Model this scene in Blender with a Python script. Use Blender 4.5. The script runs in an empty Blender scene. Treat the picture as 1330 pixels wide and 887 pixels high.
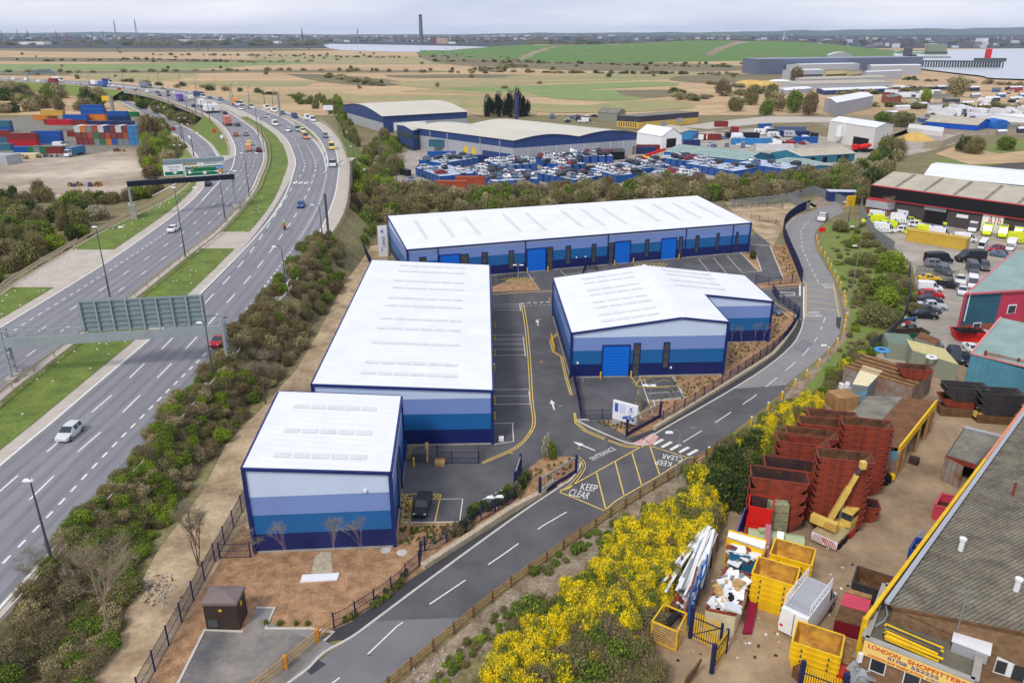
EXPO=0.43; HAZE=0.000045
import bpy, math, random
import numpy as np
from mathutils import Vector, Matrix
from mathutils.geometry import tessellate_polygon
R=random.Random(7); NR=np.random.default_rng(7)
SC=bpy.context.scene; COL=SC.collection
PI=math.pi; rad=math.radians
# ---------- camera model: pixels of a 1330x887 frame onto planes of the real place
F=1000.; HY=42.; H=45.
PT=math.atan((443.5-HY)/F); CP=math.cos(PT); SP=math.sin(PT)
def ray(px,py):
    d=py-443.5
    return Vector((px-665, F*CP-d*SP, -F*SP-d*CP))
def W(px,py,z=0.):
    D=ray(px,py); t=(z-H)/D.z
    return Vector((D.x*t,D.y*t,z))
def AT(px,py,Y):
    D=ray(px,py); t=Y/D.y
    return Vector((D.x*t,Y,H+D.z*t))
def ZT(Y,py):
    D=ray(665,py); return H+Y*D.z/D.y
def RP(px,py,P,n):
    D=ray(px,py); o=Vector((0,0,H)); t=(Vector(P)-o).dot(n)/D.dot(n)
    return o+D*t
def V2(a): return Vector((a[0],a[1]))
# ---------- materials
MT={}
def s2l(c):
    return tuple(((x/255)/12.92 if x/255<.04045 else ((x/255+.055)/1.055)**2.4) for x in c)
def mat(n,col,rough=.75,var=.12,vs=3.,bump=0.,metal=0.,spec=.3,emit=None,col2=None,srgb=True,coord='Object',stretch=None,detail=4,ribs=None,alpha=None,island=0.):
    if n in MT: return MT[n]
    m=bpy.data.materials.new(n); m.use_nodes=True; nt=m.node_tree; N=nt.nodes; Lk=nt.links
    b=N['Principled BSDF']
    c=s2l(col) if srgb else col
    c2=(s2l(col2) if srgb else col2) if col2 else None
    b.inputs['Roughness'].default_value=rough; b.inputs['Metallic'].default_value=metal
    b.inputs['Specular IOR Level'].default_value=spec
    tc=N.new('ShaderNodeTexCoord'); src=tc.outputs['Object']
    if coord=='World':
        g=N.new('ShaderNodeNewGeometry'); src=g.outputs['Position']
    if stretch:
        mp=N.new('ShaderNodeMapping'); mp.inputs['Scale'].default_value=stretch; Lk.new(src,mp.inputs['Vector']); src2=mp.outputs[0]
    else: src2=src
    out=None
    if var or c2:
        nz=N.new('ShaderNodeTexNoise'); nz.inputs['Scale'].default_value=vs; nz.inputs['Detail'].default_value=detail; nz.inputs['Roughness'].default_value=.65
        Lk.new(src2,nz.inputs['Vector'])
        rp=N.new('ShaderNodeValToRGB'); e=rp.color_ramp.elements
        e[0].position=.36; e[1].position=.64
        a=c2 if c2 else tuple(x*(1-var) for x in c)
        bb=c if c2 else tuple(min(1,x*(1+var)) for x in c)
        e[0].color=(*a,1); e[1].color=(*bb,1)
        Lk.new(nz.outputs['Fac'],rp.inputs['Fac']); out=rp.outputs['Color']
        if c2 and var:
            n2=N.new('ShaderNodeTexNoise'); n2.inputs['Scale'].default_value=vs*9; n2.inputs['Detail'].default_value=3
            Lk.new(src,n2.inputs['Vector'])
            mr=N.new('ShaderNodeMapRange'); mr.inputs[1].default_value=.3; mr.inputs[2].default_value=.7; mr.inputs[3].default_value=1-var; mr.inputs[4].default_value=1+var
            Lk.new(n2.outputs['Fac'],mr.inputs[0])
            mx=N.new('ShaderNodeVectorMath'); mx.operation='SCALE'; Lk.new(out,mx.inputs[0]); Lk.new(mr.outputs[0],mx.inputs['Scale']); out=mx.outputs[0]
    if island:
        g=N.new('ShaderNodeNewGeometry'); mr=N.new('ShaderNodeMapRange'); mr.inputs[3].default_value=1-island; mr.inputs[4].default_value=1+island
        Lk.new(g.outputs['Random Per Island'],mr.inputs[0])
        mx=N.new('ShaderNodeVectorMath'); mx.operation='SCALE'
        if out: Lk.new(out,mx.inputs[0])
        else: mx.inputs[0].default_value=c
        Lk.new(mr.outputs[0],mx.inputs['Scale']); out=mx.outputs[0]
    if out: Lk.new(out,b.inputs['Base Color'])
    else: b.inputs['Base Color'].default_value=(*c,1)
    if ribs:   # (axis vector, period, strength): corrugation
        ax,per,st=ribs
        vm=N.new('ShaderNodeVectorMath'); vm.operation='DOT_PRODUCT'; vm.inputs[1].default_value=ax; Lk.new(src,vm.inputs[0])
        mm=N.new('ShaderNodeMath'); mm.operation='MULTIPLY'; mm.inputs[1].default_value=2*PI/per; Lk.new(vm.outputs['Value'],mm.inputs[0])
        sn=N.new('ShaderNodeMath'); sn.operation='SINE'; Lk.new(mm.outputs[0],sn.inputs[0])
        bp=N.new('ShaderNodeBump'); bp.inputs['Strength'].default_value=st; bp.inputs['Distance'].default_value=.08
        Lk.new(sn.outputs[0],bp.inputs['Height']); Lk.new(bp.outputs[0],b.inputs['Normal'])
    elif bump:
        nb=N.new('ShaderNodeTexNoise'); nb.inputs['Scale'].default_value=vs*6; nb.inputs['Detail'].default_value=4; Lk.new(src,nb.inputs['Vector'])
        bp=N.new('ShaderNodeBump'); bp.inputs['Strength'].default_value=bump; bp.inputs['Distance'].default_value=.15
        Lk.new(nb.outputs['Fac'],bp.inputs['Height']); Lk.new(bp.outputs[0],b.inputs['Normal'])
    if emit: b.inputs['Emission Color'].default_value=(*emit,1); b.inputs['Emission Strength'].default_value=1
    MT[n]=m; return m
def paint(col,rough=.45):
    return mat('paint_%d_%d_%d'%tuple(col),col,rough,var=.06,vs=1.2)
def pm(x):
    if isinstance(x,str): return MT[x]
    if isinstance(x,tuple): return paint(x)
    return x
# ---------- objects
def wloc(o):
    v=Vector((0,0,0))
    while o: v+=o.location; o=o.parent
    return v
def tag(o,label=None,cat=None,group=None,kind=None):
    if label: o['label']=label
    if cat: o['category']=cat
    if group: o['group']=group
    if kind: o['kind']=kind
    return o
def thing(name,label,cat,loc=(0,0,0),group=None,rz=0):
    o=bpy.data.objects.new(name,None); COL.objects.link(o); o.location=loc; o.rotation_euler=(0,0,rz); o.empty_display_size=.1
    return tag(o,label,cat,group)
class MB:
    def __init__(s): s.v=[];s.f=[];s.m=[];s.mats=[]
    def mi(s,m):
        m=pm(m)
        if m not in s.mats: s.mats.append(m)
        return s.mats.index(m)
    def poly(s,pts,m):
        k=len(s.v); s.v+=[tuple(p) for p in pts]; s.f.append(tuple(range(k,k+len(pts)))); s.m.append(s.mi(m)); return s
    def faces(s,pts,fs,m):
        k=len(s.v); s.v+=[tuple(p) for p in pts]; i=s.mi(m)
        for f in fs: s.f.append(tuple(k+j for j in f)); s.m.append(i)
        return s
    def box(s,c,d,m,rz=0,ry=0,top=1.):   # c = centre of the bottom face, top = taper
        x,y,z=d[0]/2,d[1]/2,d[2]
        P=[Vector((a*x,b*y,0)) for a,b in ((-1,-1),(1,-1),(1,1),(-1,1))]+[Vector((a*x*top,b*y*top,z)) for a,b in ((-1,-1),(1,-1),(1,1),(-1,1))]
        M=Matrix.Rotation(rz,3,'Z')@Matrix.Rotation(ry,3,'Y'); c=Vector(c)
        return s.faces([c+M@p for p in P],[(3,2,1,0),(4,5,6,7),(0,1,5,4),(1,2,6,5),(2,3,7,6),(3,0,4,7)],m)
    def beam(s,a,b,w,h,m,up=Vector((0,0,1))):
        a=Vector(a);b=Vector(b);d=(b-a).normalized(); r=d.cross(up)
        if r.length<1e-3: r=d.cross(Vector((0,1,0)))
        r.normalize(); u=r.cross(d).normalized()
        P=[p+r*(i*w/2)+u*(j*h/2) for p in (a,b) for i,j in ((-1,-1),(1,-1),(1,1),(-1,1))]
        return s.faces(P,[(0,1,2,3),(7,6,5,4),(0,4,5,1),(1,5,6,2),(2,6,7,3),(3,7,4,0)],m)
    def tube(s,a,b,r,m,n=6,r2=None):
        a=Vector(a);b=Vector(b);d=(b-a).normalized(); u=d.cross(Vector((0,0,1)))
        if u.length<1e-3: u=Vector((1,0,0))
        u.normalize(); w=d.cross(u); r2=r if r2 is None else r2
        P=[a+(u*math.cos(t)+w*math.sin(t))*r for t in [2*PI*i/n for i in range(n)]]+[b+(u*math.cos(t)+w*math.sin(t))*r2 for t in [2*PI*i/n for i in range(n)]]
        return s.faces(P,[tuple(range(n)),tuple(reversed(range(n,2*n)))]+[(i,i+n,(i+1)%n+n,(i+1)%n) for i in range(n)],m)
    def prism(s,pts,z0,z1,m,side=None):  # pts 2d list, z1 may be list
        n=len(pts); z1=z1 if isinstance(z1,(list,tuple)) else [z1]*n
        P=[(p[0],p[1],z0) for p in pts]+[(p[0],p[1],z) for p,z in zip(pts,z1)]
        s.faces(P,[(i,(i+1)%n,(i+1)%n+n,i+n) for i in range(n)],side or m)
        if n>4:
            tr=tessellate_polygon([[Vector((p[0],p[1],0)) for p in pts]]); s.faces(P[n:],[tuple(t) for t in tr],m)
        else: s.faces(P[n:],[tuple(range(n))],m)
        return s
    def flat(s,pts,m):   # any simple polygon of 3d points, seen from above
        tr=tessellate_polygon([[Vector((p[0],p[1],0)) for p in pts]])
        P=[tuple(p) for p in pts]; fs=[]
        for a,b,c in tr:
            A,B,C=[Vector(P[i]) for i in (a,b,c)]
            fs.append((a,b,c) if (B-A).cross(C-A).z>0 else (a,c,b))
        return s.faces(P,fs,m)
    def build(s,name,parent=None,label=None,cat=None,group=None,kind=None,loc=None,smooth=False,bevel=0):
        me=bpy.data.meshes.new(name); o0=wloc(parent) if parent else (Vector(loc) if loc is not None else Vector((0,0,0)))
        if not parent and loc is None and kind is None and s.v:
            a=np.array([tuple(v) for v in s.v]); o0=Vector((float(a[:,0].mean()),float(a[:,1].mean()),float(a[:,2].min())))
        me.from_pydata([(v[0]-o0[0],v[1]-o0[1],v[2]-o0[2]) for v in s.v],[],s.f)
        for m in s.mats: me.materials.append(m)
        me.polygons.foreach_set('material_index',s.m)
        if smooth: me.polygons.foreach_set('use_smooth',[True]*len(s.f))
        me.update()
        o=bpy.data.objects.new(name,me); COL.objects.link(o)
        if parent: o.parent=parent
        else: o.location=o0
        if bevel:
            bv=o.modifiers.new('b','BEVEL'); bv.width=bevel; bv.segments=2; bv.limit_method='ANGLE'
        return tag(o,label,cat,group,kind)
def copy_tree(o,parent=None):
    c=o.copy(); COL.objects.link(c); c.parent=parent
    for ch in list(o.children): copy_tree(ch,c)
    return c
def smooth(pts,n=6):   # catmull-rom
    out=[]
    P=[Vector(p) for p in pts]
    for i in range(len(P)-1):
        p0=P[max(i-1,0)];p1=P[i];p2=P[i+1];p3=P[min(i+2,len(P)-1)]
        for k in range(n):
            t=k/n
            out.append(.5*((2*p1)+(p2-p0)*t+(2*p0-5*p1+4*p2-p3)*t*t+(3*p1-p0-3*p2+p3)*t**3))
    out.append(P[-1]); return out
def sheet(name,px,z,m,kind='structure',sm=0,label=None,cat=None):
    P=[W(a[0],a[1],z) for a in px]
    if sm: P=smooth(P+[P[0]],sm)[:-1]
    return MB().flat(P,m).build(name,kind=kind,label=label,cat=cat)
def ribbon(mb,pts,w,m,z=None,dash=None,side=0):   # painted line along 3d pts; dash=(mark,gap)
    P=[Vector(p) for p in pts]
    if z is not None:
        for p in P: p.z=z
    segs=[]
    if dash:
        acc=0.; on=True; left=dash[0]; cur=[P[0]]
        for a,b in zip(P,P[1:]):
            d=(b-a); Ls=d.length; t=0
            while Ls-t>left:
                t+=left; q=a+d*(t/Ls)
                if on: cur.append(q); segs.append(cur)
                on=not on; left=dash[0] if on else dash[1]; cur=[q]
            left-=(Ls-t)
            if on: cur.append(b)
        if on and len(cur)>1: segs.append(cur)
    else: segs=[P]
    for S in segs:
        L=[];Rr=[]
        for i,p in enumerate(S):
            d=(S[min(i+1,len(S)-1)]-S[max(i-1,0)]); n=Vector((-d.y,d.x,0))
            if n.length<1e-6: n=Vector((1,0,0))
            n.normalize(); L.append(p+n*w*(.5+side)); Rr.append(p-n*w*(.5-side))
        for i in range(len(S)-1): mb.poly([Rr[i],Rr[i+1],L[i+1],L[i]],m)
    return mb
def along(P,step):   # points at equal spacing with headings
    out=[]; acc=0; nxt=0
    for a,b in zip(P,P[1:]):
        d=b-a; Ls=d.length
        while nxt<=acc+Ls: 
            out.append((a+d*((nxt-acc)/max(Ls,1e-6)),math.atan2(d.y,d.x))); nxt+=step
        acc+=Ls
    return out
FONT=None
def text(s,origin,xd,up,hgt,m,parent=None,name='lettering',width=None,ext=.01,bold=0.):
    cu=bpy.data.curves.new('t','FONT'); cu.body=s; cu.size=1; cu.extrude=0; cu.offset=bold
    ob=bpy.data.objects.new('t',cu); COL.objects.link(ob)
    bpy.context.view_layer.update()
    me=bpy.data.meshes.new_from_object(ob.evaluated_get(bpy.context.evaluated_depsgraph_get())); bpy.data.objects.remove(ob)
    me.name=name
    vs=np.array([v.co[:] for v in me.vertices]); mn=vs.min(0); mx=vs.max(0)
    sy=hgt/(mx[1]-mn[1]); sx=width/(mx[0]-mn[0]) if width else sy
    xd=Vector(xd).normalized(); up=Vector(up).normalized(); nn=xd.cross(up)
    o0=wloc(parent) if parent else Vector((0,0,0))
    for v in me.vertices:
        x=(v.co.x-mn[0])*sx; y=(v.co.y-mn[1])*sy
        v.co=Vector(origin)+xd*x+up*y+nn*ext-o0
    me.materials.clear(); me.materials.append(pm(m))
    for p in me.polygons: p.material_index=0
    o=bpy.data.objects.new(name,me); COL.objects.link(o)
    if parent: o.parent=parent
    return o
# ---------- material list
mat('asphalt_motorway',(134,133,136),.85,var=.10,vs=.12,coord='World',stretch=(3,.25,1),bump=.2,detail=6)
mat('asphalt_new',(93,91,92),.85,var=.2,vs=.22,coord='World',bump=.2,detail=6)
mat('asphalt_track',(125,124,127),.85,var=.08,vs=.3,coord='World')
mat('asphalt_road',(118,116,116),.85,var=.1,vs=.2,coord='World',bump=.2,detail=6)
mat('asphalt_old',(140,137,134),.9,var=.08,vs=.3,coord='World',bump=.2,detail=6)
mat('asphalt_dark',(66,65,68),.85,var=.12,vs=.5,coord='World')
mat('concrete_verge',(186,176,162),.9,var=.1,vs=.5,coord='World',detail=6)
mat('concrete',(165,160,150),.9,var=.12,vs=.8,coord='World')
mat('stone_wall',(185,170,145),.9,var=.2,vs=2.5,bump=.4,coord='World')
mat('yard_concrete',(178,154,122),.9,col2=(136,114,90),var=.08,vs=.16,coord='World',detail=8)
mat('car_yard',(182,172,156),.9,col2=(150,142,130),var=.06,vs=.12,coord='World',detail=6)
mat('dirt_yard',(205,190,168),.95,col2=(150,132,112),var=.1,vs=.03,coord='World',detail=8)
mat('mulch',(186,146,108),.95,col2=(140,106,76),var=.25,vs=.9,coord='World',bump=.6,detail=10)
mat('soil_path',(196,174,138),.95,col2=(146,122,94),var=.15,vs=.22,coord='World',bump=.5,detail=10)
mat('gravel_bank',(168,152,130),.95,col2=(120,102,80),var=.3,vs=.5,coord='World',bump=.8,detail=10)
mat('grass_verge',(116,132,58),.95,col2=(92,108,48),var=.22,vs=.35,coord='World',bump=.6,detail=10)
mat('grass_bank',(112,140,56),.95,col2=(122,116,70),var=.28,vs=.3,coord='World',bump=.6,detail=10)
mat('scrub_ground',(136,130,86),.95,col2=(116,102,76),var=.3,vs=.2,coord='World',bump=.6,detail=10)
mat('reed',(200,172,130),.95,col2=(172,142,104),var=.14,vs=.02,coord='World',stretch=(.35,1.6,1),detail=10)
mat('marsh_green',(140,144,92),.95,col2=(176,152,112),var=.12,vs=.012,coord='World',stretch=(.3,1.5,1),detail=10)
mat('marsh_dark',(108,104,76),.95,col2=(134,118,86),var=.15,vs=.02,coord='World',stretch=(.3,1.5,1),detail=10)
mat('field_green',(124,142,82),.95,col2=(136,148,92),var=.1,vs=.01,coord='World',detail=8)
mat('landfill_grass',(84,128,58),.95,col2=(108,122,66),var=.12,vs=.006,coord='World',stretch=(1,2,1),detail=10)
mat('landfill_soil',(150,132,110),.95,var=.15,vs=.01,coord='World')
mat('far_land',(48,56,58),.95,col2=(74,74,72),var=.35,vs=.004,coord='World',stretch=(.4,1.6,1),detail=12)
mat('far_hill',(66,84,66),.95,col2=(92,100,74),var=.2,vs=.0016,coord='World',detail=10)
mat('water',(185,188,192),.3,var=0,spec=.6)
mat('white_line',(225,222,212),.7,var=.08,vs=2,coord='World')
mat('yellow_line',(222,190,92),.7,var=.1,vs=2,coord='World')
mat('pink_paving',(205,160,150),.8,var=.1,vs=3,coord='World')
mat('kerb',(196,190,178),.85,var=.1,vs=2,coord='World')
mat('steel',(150,155,155),.45,var=.08,vs=1,metal=.3)
mat('steel_dark',(84,88,90),.5,var=.1,vs=1,metal=.2)
mat('sign_back',(128,146,148),.5,var=.06,vs=.6)
mat('gantry_grey',(150,158,158),.6,var=.06,vs=.6)
mat('navy_steel',(22,26,44),.5,var=.1,vs=1)
mat('navy_trim',(28,44,104),.45,var=.06,vs=1)
mat('fence_navy',(30,36,78),.5,var=.1,vs=1)
mat('black',(22,22,24),.6,var=.1,vs=2)
mat('rubber',(26,26,28),.8,var=.05,vs=4)
mat('glass',(40,50,60),.12,var=0,spec=.8)
mat('window_glass',(74,76,72),.12,var=.2,vs=.8,spec=.8)
mat('white',(235,235,235),.5,var=.03,vs=1)
mat('timber',(176,140,92),.85,col2=(146,108,68),var=.15,vs=2)
mat('timber_new',(208,172,112),.8,col2=(180,140,84),var=.1,vs=2)
mat('timber_dark',(120,88,58),.85,col2=(92,68,46),var=.15,vs=2)
mat('bark',(104,92,78),.9,var=.25,vs=3)
mat('bark_pale',(170,150,130),.9,var=.2,vs=3)
mat('twig_brown',(140,128,104),.9,var=.25,vs=.3,island=.35,coord='World')
mat('yellow_post',(236,186,40),.6,var=.1,vs=2)
mat('lamp_lens',(225,228,225),.3,var=0)
mat('rust_red',(152,68,46),.75,col2=(114,48,36),var=.15,vs=1.1)
mat('rust_in',(120,84,54),.85,col2=(74,48,40),var=.2,vs=1)
mat('rust_dark',(50,42,48),.7,col2=(86,54,44),var=.2,vs=1)
mat('skip_yellow',(242,200,26),.6,col2=(228,178,26),var=.08,vs=.9)
mat('skip_in',(214,166,66),.8,col2=(150,100,50),var=.12,vs=.8)
mat('skip_black',(52,54,60),.7,col2=(74,66,62),var=.15,vs=1)
mat('red_bin',(214,34,24),.5,var=.1,vs=1)
mat('crane_yellow',(222,190,96),.5,var=.1,vs=1.5)
mat('roof_white',(232,233,234),.5,var=.04,vs=.25,ribs=((0,1,0),1.,.13),coord='World')
mat('roof_cream',(204,198,180),.6,var=.05,vs=.05,ribs=((1,.25,0),1.2,.2),coord='World')
mat('roof_beige',(190,182,160),.8,col2=(176,166,146),var=.06,vs=.25,ribs=((1,-.15,0),.6,.35),coord='World')
mat('roof_teal',(150,172,162),.7,col2=(134,156,148),var=.05,vs=.3,ribs=((1,.3,0),.6,.3),coord='World')
mat('roof_asbestos',(146,138,118),.95,col2=(108,100,84),var=.25,vs=.5,ribs=((-.52,1,0),.36,1.),coord='World',detail=10)
mat('roof_brown',(128,90,58),.9,col2=(104,72,48),var=.15,vs=.7,coord='World')
mat('roof_grey',(140,136,122),.9,col2=(112,108,96),var=.15,vs=.5,coord='World')
mat('cladding_grey',(168,170,174),.6,var=.04,vs=.2)
mat('cladding_blue',(50,72,120),.5,var=.08,vs=.2)
mat('cladding_dark',(66,66,76),.6,var=.1,vs=.2)
mat('teal_wall',(56,118,140),.6,var=.08,vs=.5,ribs=((1,.4,0),.4,.3),coord='World')
mat('blue_wall',(36,104,180),.6,var=.1,vs=.4,ribs=((1,.4,0),.4,.3),coord='World')
mat('yellow_wall',(214,180,92),.8,var=.06,vs=.4)
mat('brick',(146,116,86),.9,col2=(120,92,68),var=.2,vs=2.2,bump=.3)
mat('brick_red',(150,84,66),.9,var=.15,vs=2.5)
mat('brick_dark',(78,70,68),.9,var=.12,vs=1.2)
mat('corrugated_rust',(150,146,138),.8,col2=(140,98,72),var=.15,vs=.7,ribs=((1,0,0),.25,.5))
mat('door_blue',(8,108,214),.5,var=.03,vs=.4,ribs=((0,0,1),.45,.25))
mat('rooflight',(216,217,213),.4,var=.05,vs=1)
mat('container_roof',(206,214,224),.7,col2=(180,192,208),var=.08,vs=.4)
mat('sand',(206,170,96),.95,var=.12,vs=.2)
# estate cladding: horizontal coloured bands with height
def bands():
    m=bpy.data.materials.new('banded_cladding'); m.use_nodes=True; N=m.node_tree.nodes; Lk=m.node_tree.links; b=N['Principled BSDF']
    g=N.new('ShaderNodeNewGeometry'); sx=N.new('ShaderNodeSeparateXYZ'); Lk.new(g.outputs['Position'],sx.inputs[0])
    mr=N.new('ShaderNodeMath'); mr.operation='MULTIPLY'; mr.inputs[1].default_value=.1; Lk.new(sx.outputs['Z'],mr.inputs[0])
    rp=N.new('ShaderNodeValToRGB'); rp.color_ramp.interpolation='CONSTANT'; e=rp.color_ramp.elements
    cols=[(0,(18,34,96)),(.205,(26,100,160)),(.41,(122,146,200)),(.605,(200,216,238))]
    e[0].position=0; e[0].color=(*s2l(cols[0][1]),1); e[1].position=cols[1][0]; e[1].color=(*s2l(cols[1][1]),1)
    for p,c in cols[2:]:
        x=e.new(p); x.color=(*s2l(c),1)
    Lk.new(mr.outputs[0],rp.inputs[0])
    nz=N.new('ShaderNodeTexNoise'); nz.inputs['Scale'].default_value=.3; Lk.new(g.outputs['Position'],nz.inputs['Vector'])
    m2=N.new('ShaderNodeMapRange'); m2.inputs[3].default_value=.93; m2.inputs[4].default_value=1.07; Lk.new(nz.outputs['Fac'],m2.inputs[0])
    vm=N.new('ShaderNodeVectorMath'); vm.operation='SCALE'; Lk.new(rp.outputs[0],vm.inputs[0]); Lk.new(m2.outputs[0],vm.inputs['Scale']); Lk.new(vm.outputs[0],b.inputs['Base Color'])
    mm=N.new('ShaderNodeMath'); mm.operation='MULTIPLY'; mm.inputs[1].default_value=2*PI/.33; Lk.new(sx.outputs['Z'],mm.inputs[0])
    sn=N.new('ShaderNodeMath'); sn.operation='SINE'; Lk.new(mm.outputs[0],sn.inputs[0]); bp=N.new('ShaderNodeBump'); bp.inputs['Strength'].default_value=.06; bp.inputs['Distance'].default_value=.03
    Lk.new(sn.outputs[0],bp.inputs['Height']); Lk.new(bp.outputs[0],b.inputs['Normal']); b.inputs['Roughness'].default_value=.45
    MT['bands']=m
bands()
# ---------- foliage
FOL={'green':(122,142,62),'bright':(156,178,60),'olive':(148,140,94),'brown':(152,136,100),'dark':(74,90,52),'tan':(196,182,140),'gorse':(252,232,48),'blossom':(214,208,190),'lime':(146,160,62),'rust':(140,118,84),'conifer':(44,56,38)}
for k,c in FOL.items():
    mat('leaf_'+k,c,.9,var=0,island=.3,spec=.1,srgb=True)
    nt_=MT['leaf_'+k].node_tree; b_=nt_.nodes['Principled BSDF']; t_=nt_.nodes.new('ShaderNodeBsdfTranslucent'); x_=nt_.nodes.new('ShaderNodeMixShader'); x_.inputs[0].default_value=.4
    nt_.links.new(b_.inputs['Base Color'].links[0].from_socket,t_.inputs[0]); nt_.links.new(b_.outputs[0],x_.inputs[1]); nt_.links.new(t_.outputs[0],x_.inputs[2]); nt_.links.new(x_.outputs[0],nt_.nodes['Material Output'].inputs[0])
def leafquads(C,Nn,size,asp=1.):
    # C centres (n,3), size (n,), returns verts (4n,3)
    n=len(C); a=NR.normal(size=(n,3)); a/=np.linalg.norm(a,axis=1)[:,None]
    b=np.cross(a,NR.normal(size=(n,3))); b/=np.linalg.norm(b,axis=1)[:,None]
    if Nn is not None:
        b=np.cross(Nn+a*.9,NR.normal(size=(n,3))); b/=np.linalg.norm(b,axis=1)[:,None]
        a=np.cross(Nn+a*.9,b); a/=np.linalg.norm(a,axis=1)[:,None]
    s=size[:,None]*.5
    return np.stack([C-a*s-b*s*asp,C+a*s-b*s*asp,C+a*s*.7+b*s*asp,C-a*s*.7+b*s*asp],1).reshape(-1,3)
def npmesh(name,V,mats,mi):
    n=len(V)//4; me=bpy.data.meshes.new(name); me.vertices.add(4*n); me.vertices.foreach_set('co',V.astype(np.float32).ravel())
    me.loops.add(4*n); me.loops.foreach_set('vertex_index',np.arange(4*n,dtype=np.int32))
    me.polygons.add(n); me.polygons.foreach_set('loop_start',np.arange(0,4*n,4,dtype=np.int32)); me.polygons.foreach_set('loop_total',np.full(n,4,dtype=np.int32))
    for m in mats: me.materials.append(pm(m))
    me.polygons.foreach_set('material_index',np.asarray(mi,dtype=np.int32)); me.update(calc_edges=True); return me
def blob(n,leaf,rx=1.,rz=1.,lob=5,seed=0,inner=.25):
    """leaf centres spread through a lumpy crown of unit radius; returns centres, normals, sizes"""
    g=np.random.default_rng(seed)
    lobes=[(np.array([0,0,.45*rz]),.62)]
    for i in range(lob):
        t=g.uniform(0,2*PI); r=g.uniform(.3,.62)
        lobes.append((np.array([math.cos(t)*r*rx,math.sin(t)*r*rx,g.uniform(.2,.85)*rz]),g.uniform(.25,.45)))
    w=np.array([l[1]**2 for l in lobes]); w/=w.sum(); k=g.choice(len(lobes),n,p=w)
    d=g.normal(size=(n,3)); d/=np.linalg.norm(d,axis=1)[:,None]
    rr=np.where(g.random(n)<inner,g.uniform(.3,.9,n),g.uniform(.85,1.12,n))
    lump=1+.16*np.sin(d[:,0]*7+k)*np.sin(d[:,1]*6+k*2)+.1*np.sin(d[:,2]*9+k)
    C=np.array([lobes[i][0] for i in k])+d*(np.array([lobes[i][1] for i in k])*rr*lump)[:,None]*np.array([rx,rx,rz])
    ok=C[:,2]>-.02; return C[ok],d[ok],g.uniform(.6,1.3,ok.sum())*leaf
def twigs(n,length,rx=1.,rz=1.,seed=0):
    g=np.random.default_rng(seed); d=g.normal(size=(n,3)); d[:,2]=np.abs(d[:,2])+.35; d/=np.linalg.norm(d,axis=1)[:,None]
    st=g.uniform(.2,.85,n)[:,None]*d*np.array([rx,rx,rz]); dd=d+g.normal(size=(n,3))*.45; dd/=np.linalg.norm(dd,axis=1)[:,None]
    e=st+dd*g.uniform(.5,1.3,n)[:,None]*length; s=np.cross(dd,g.normal(size=(n,3))); s/=np.linalg.norm(s,axis=1)[:,None]
    s*=.009
    return np.stack([st-s,st+s,e+s*.4,e-s*.4],1).reshape(-1,3)
PAL={}  # bush templates: unit radius vertices + material names
def template(kind,seed):
    key=(kind,seed)
    if key in PAL: return PAL[key]
    spec={'green':[('leaf_green',2720),('leaf_bright',800),('leaf_dark',800)],
      'bright':[('leaf_bright',2400),('leaf_lime',1280),('leaf_green',800)],
      'olive':[('leaf_olive',2400),('leaf_green',960),('leaf_brown',800)],
      'brown':[('leaf_brown',2080),('leaf_olive',640),('leaf_green',192)],
      'dark':[('leaf_dark',3200),('leaf_green',800)],
      'tan':[('leaf_tan',1920),('leaf_olive',1120)],
      'gorse':[('leaf_gorse',5600),('leaf_green',900),('leaf_olive',500)],
      'gorse2':[('leaf_gorse',2600),('leaf_green',1700),('leaf_olive',500)],
      'blossom':[('leaf_blossom',2080),('leaf_olive',1440)],
      'rust':[('leaf_rust',2400),('leaf_olive',960)],
      'conifer':[('leaf_conifer',1920)]}[kind]
    Vs=[];mi=[];mats=[]
    for i,(m,n) in enumerate(spec):
        C,d,s=blob(n,.05 if kind in('brown','gorse') else .06,seed=seed*31+(0 if i==0 else (5 if 'gorse' in kind else 0)),lob=6)
        g=np.random.default_rng(seed*77+i)
        if i>0: C=C+g.normal(size=C.shape)*.04
        Vs.append(leafquads(C,d,s,1.7)); mi+= [i]*len(C); mats.append(m)
    nt={'brown':1300,'olive':600,'tan':500,'rust':700,'gorse':350}.get(kind,200)
    Vs.append(twigs(nt,.42,seed=seed+9)); mi+=[len(mats)]*nt; mats.append('twig_brown')
    PAL[key]=(np.concatenate(Vs),mats,np.array(mi)); return PAL[key]
BM={}
def bush_mesh(kind,seed):
    if (kind,seed) not in BM:
        V,ms,mi=template(kind,seed); BM[(kind,seed)]=npmesh('foliage',V,ms,mi)
    return BM[(kind,seed)]
def bush(P,r,h,kind,label,group=None,name='bush',cat='bush'):
    o=bpy.data.objects.new(name,bush_mesh(kind,R.randrange(3))); COL.objects.link(o); o.location=P; o.scale=(r,r*R.uniform(.85,1.15),h); o.rotation_euler=(0,0,R.uniform(0,6.28))
    return tag(o,label,cat,group)
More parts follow.
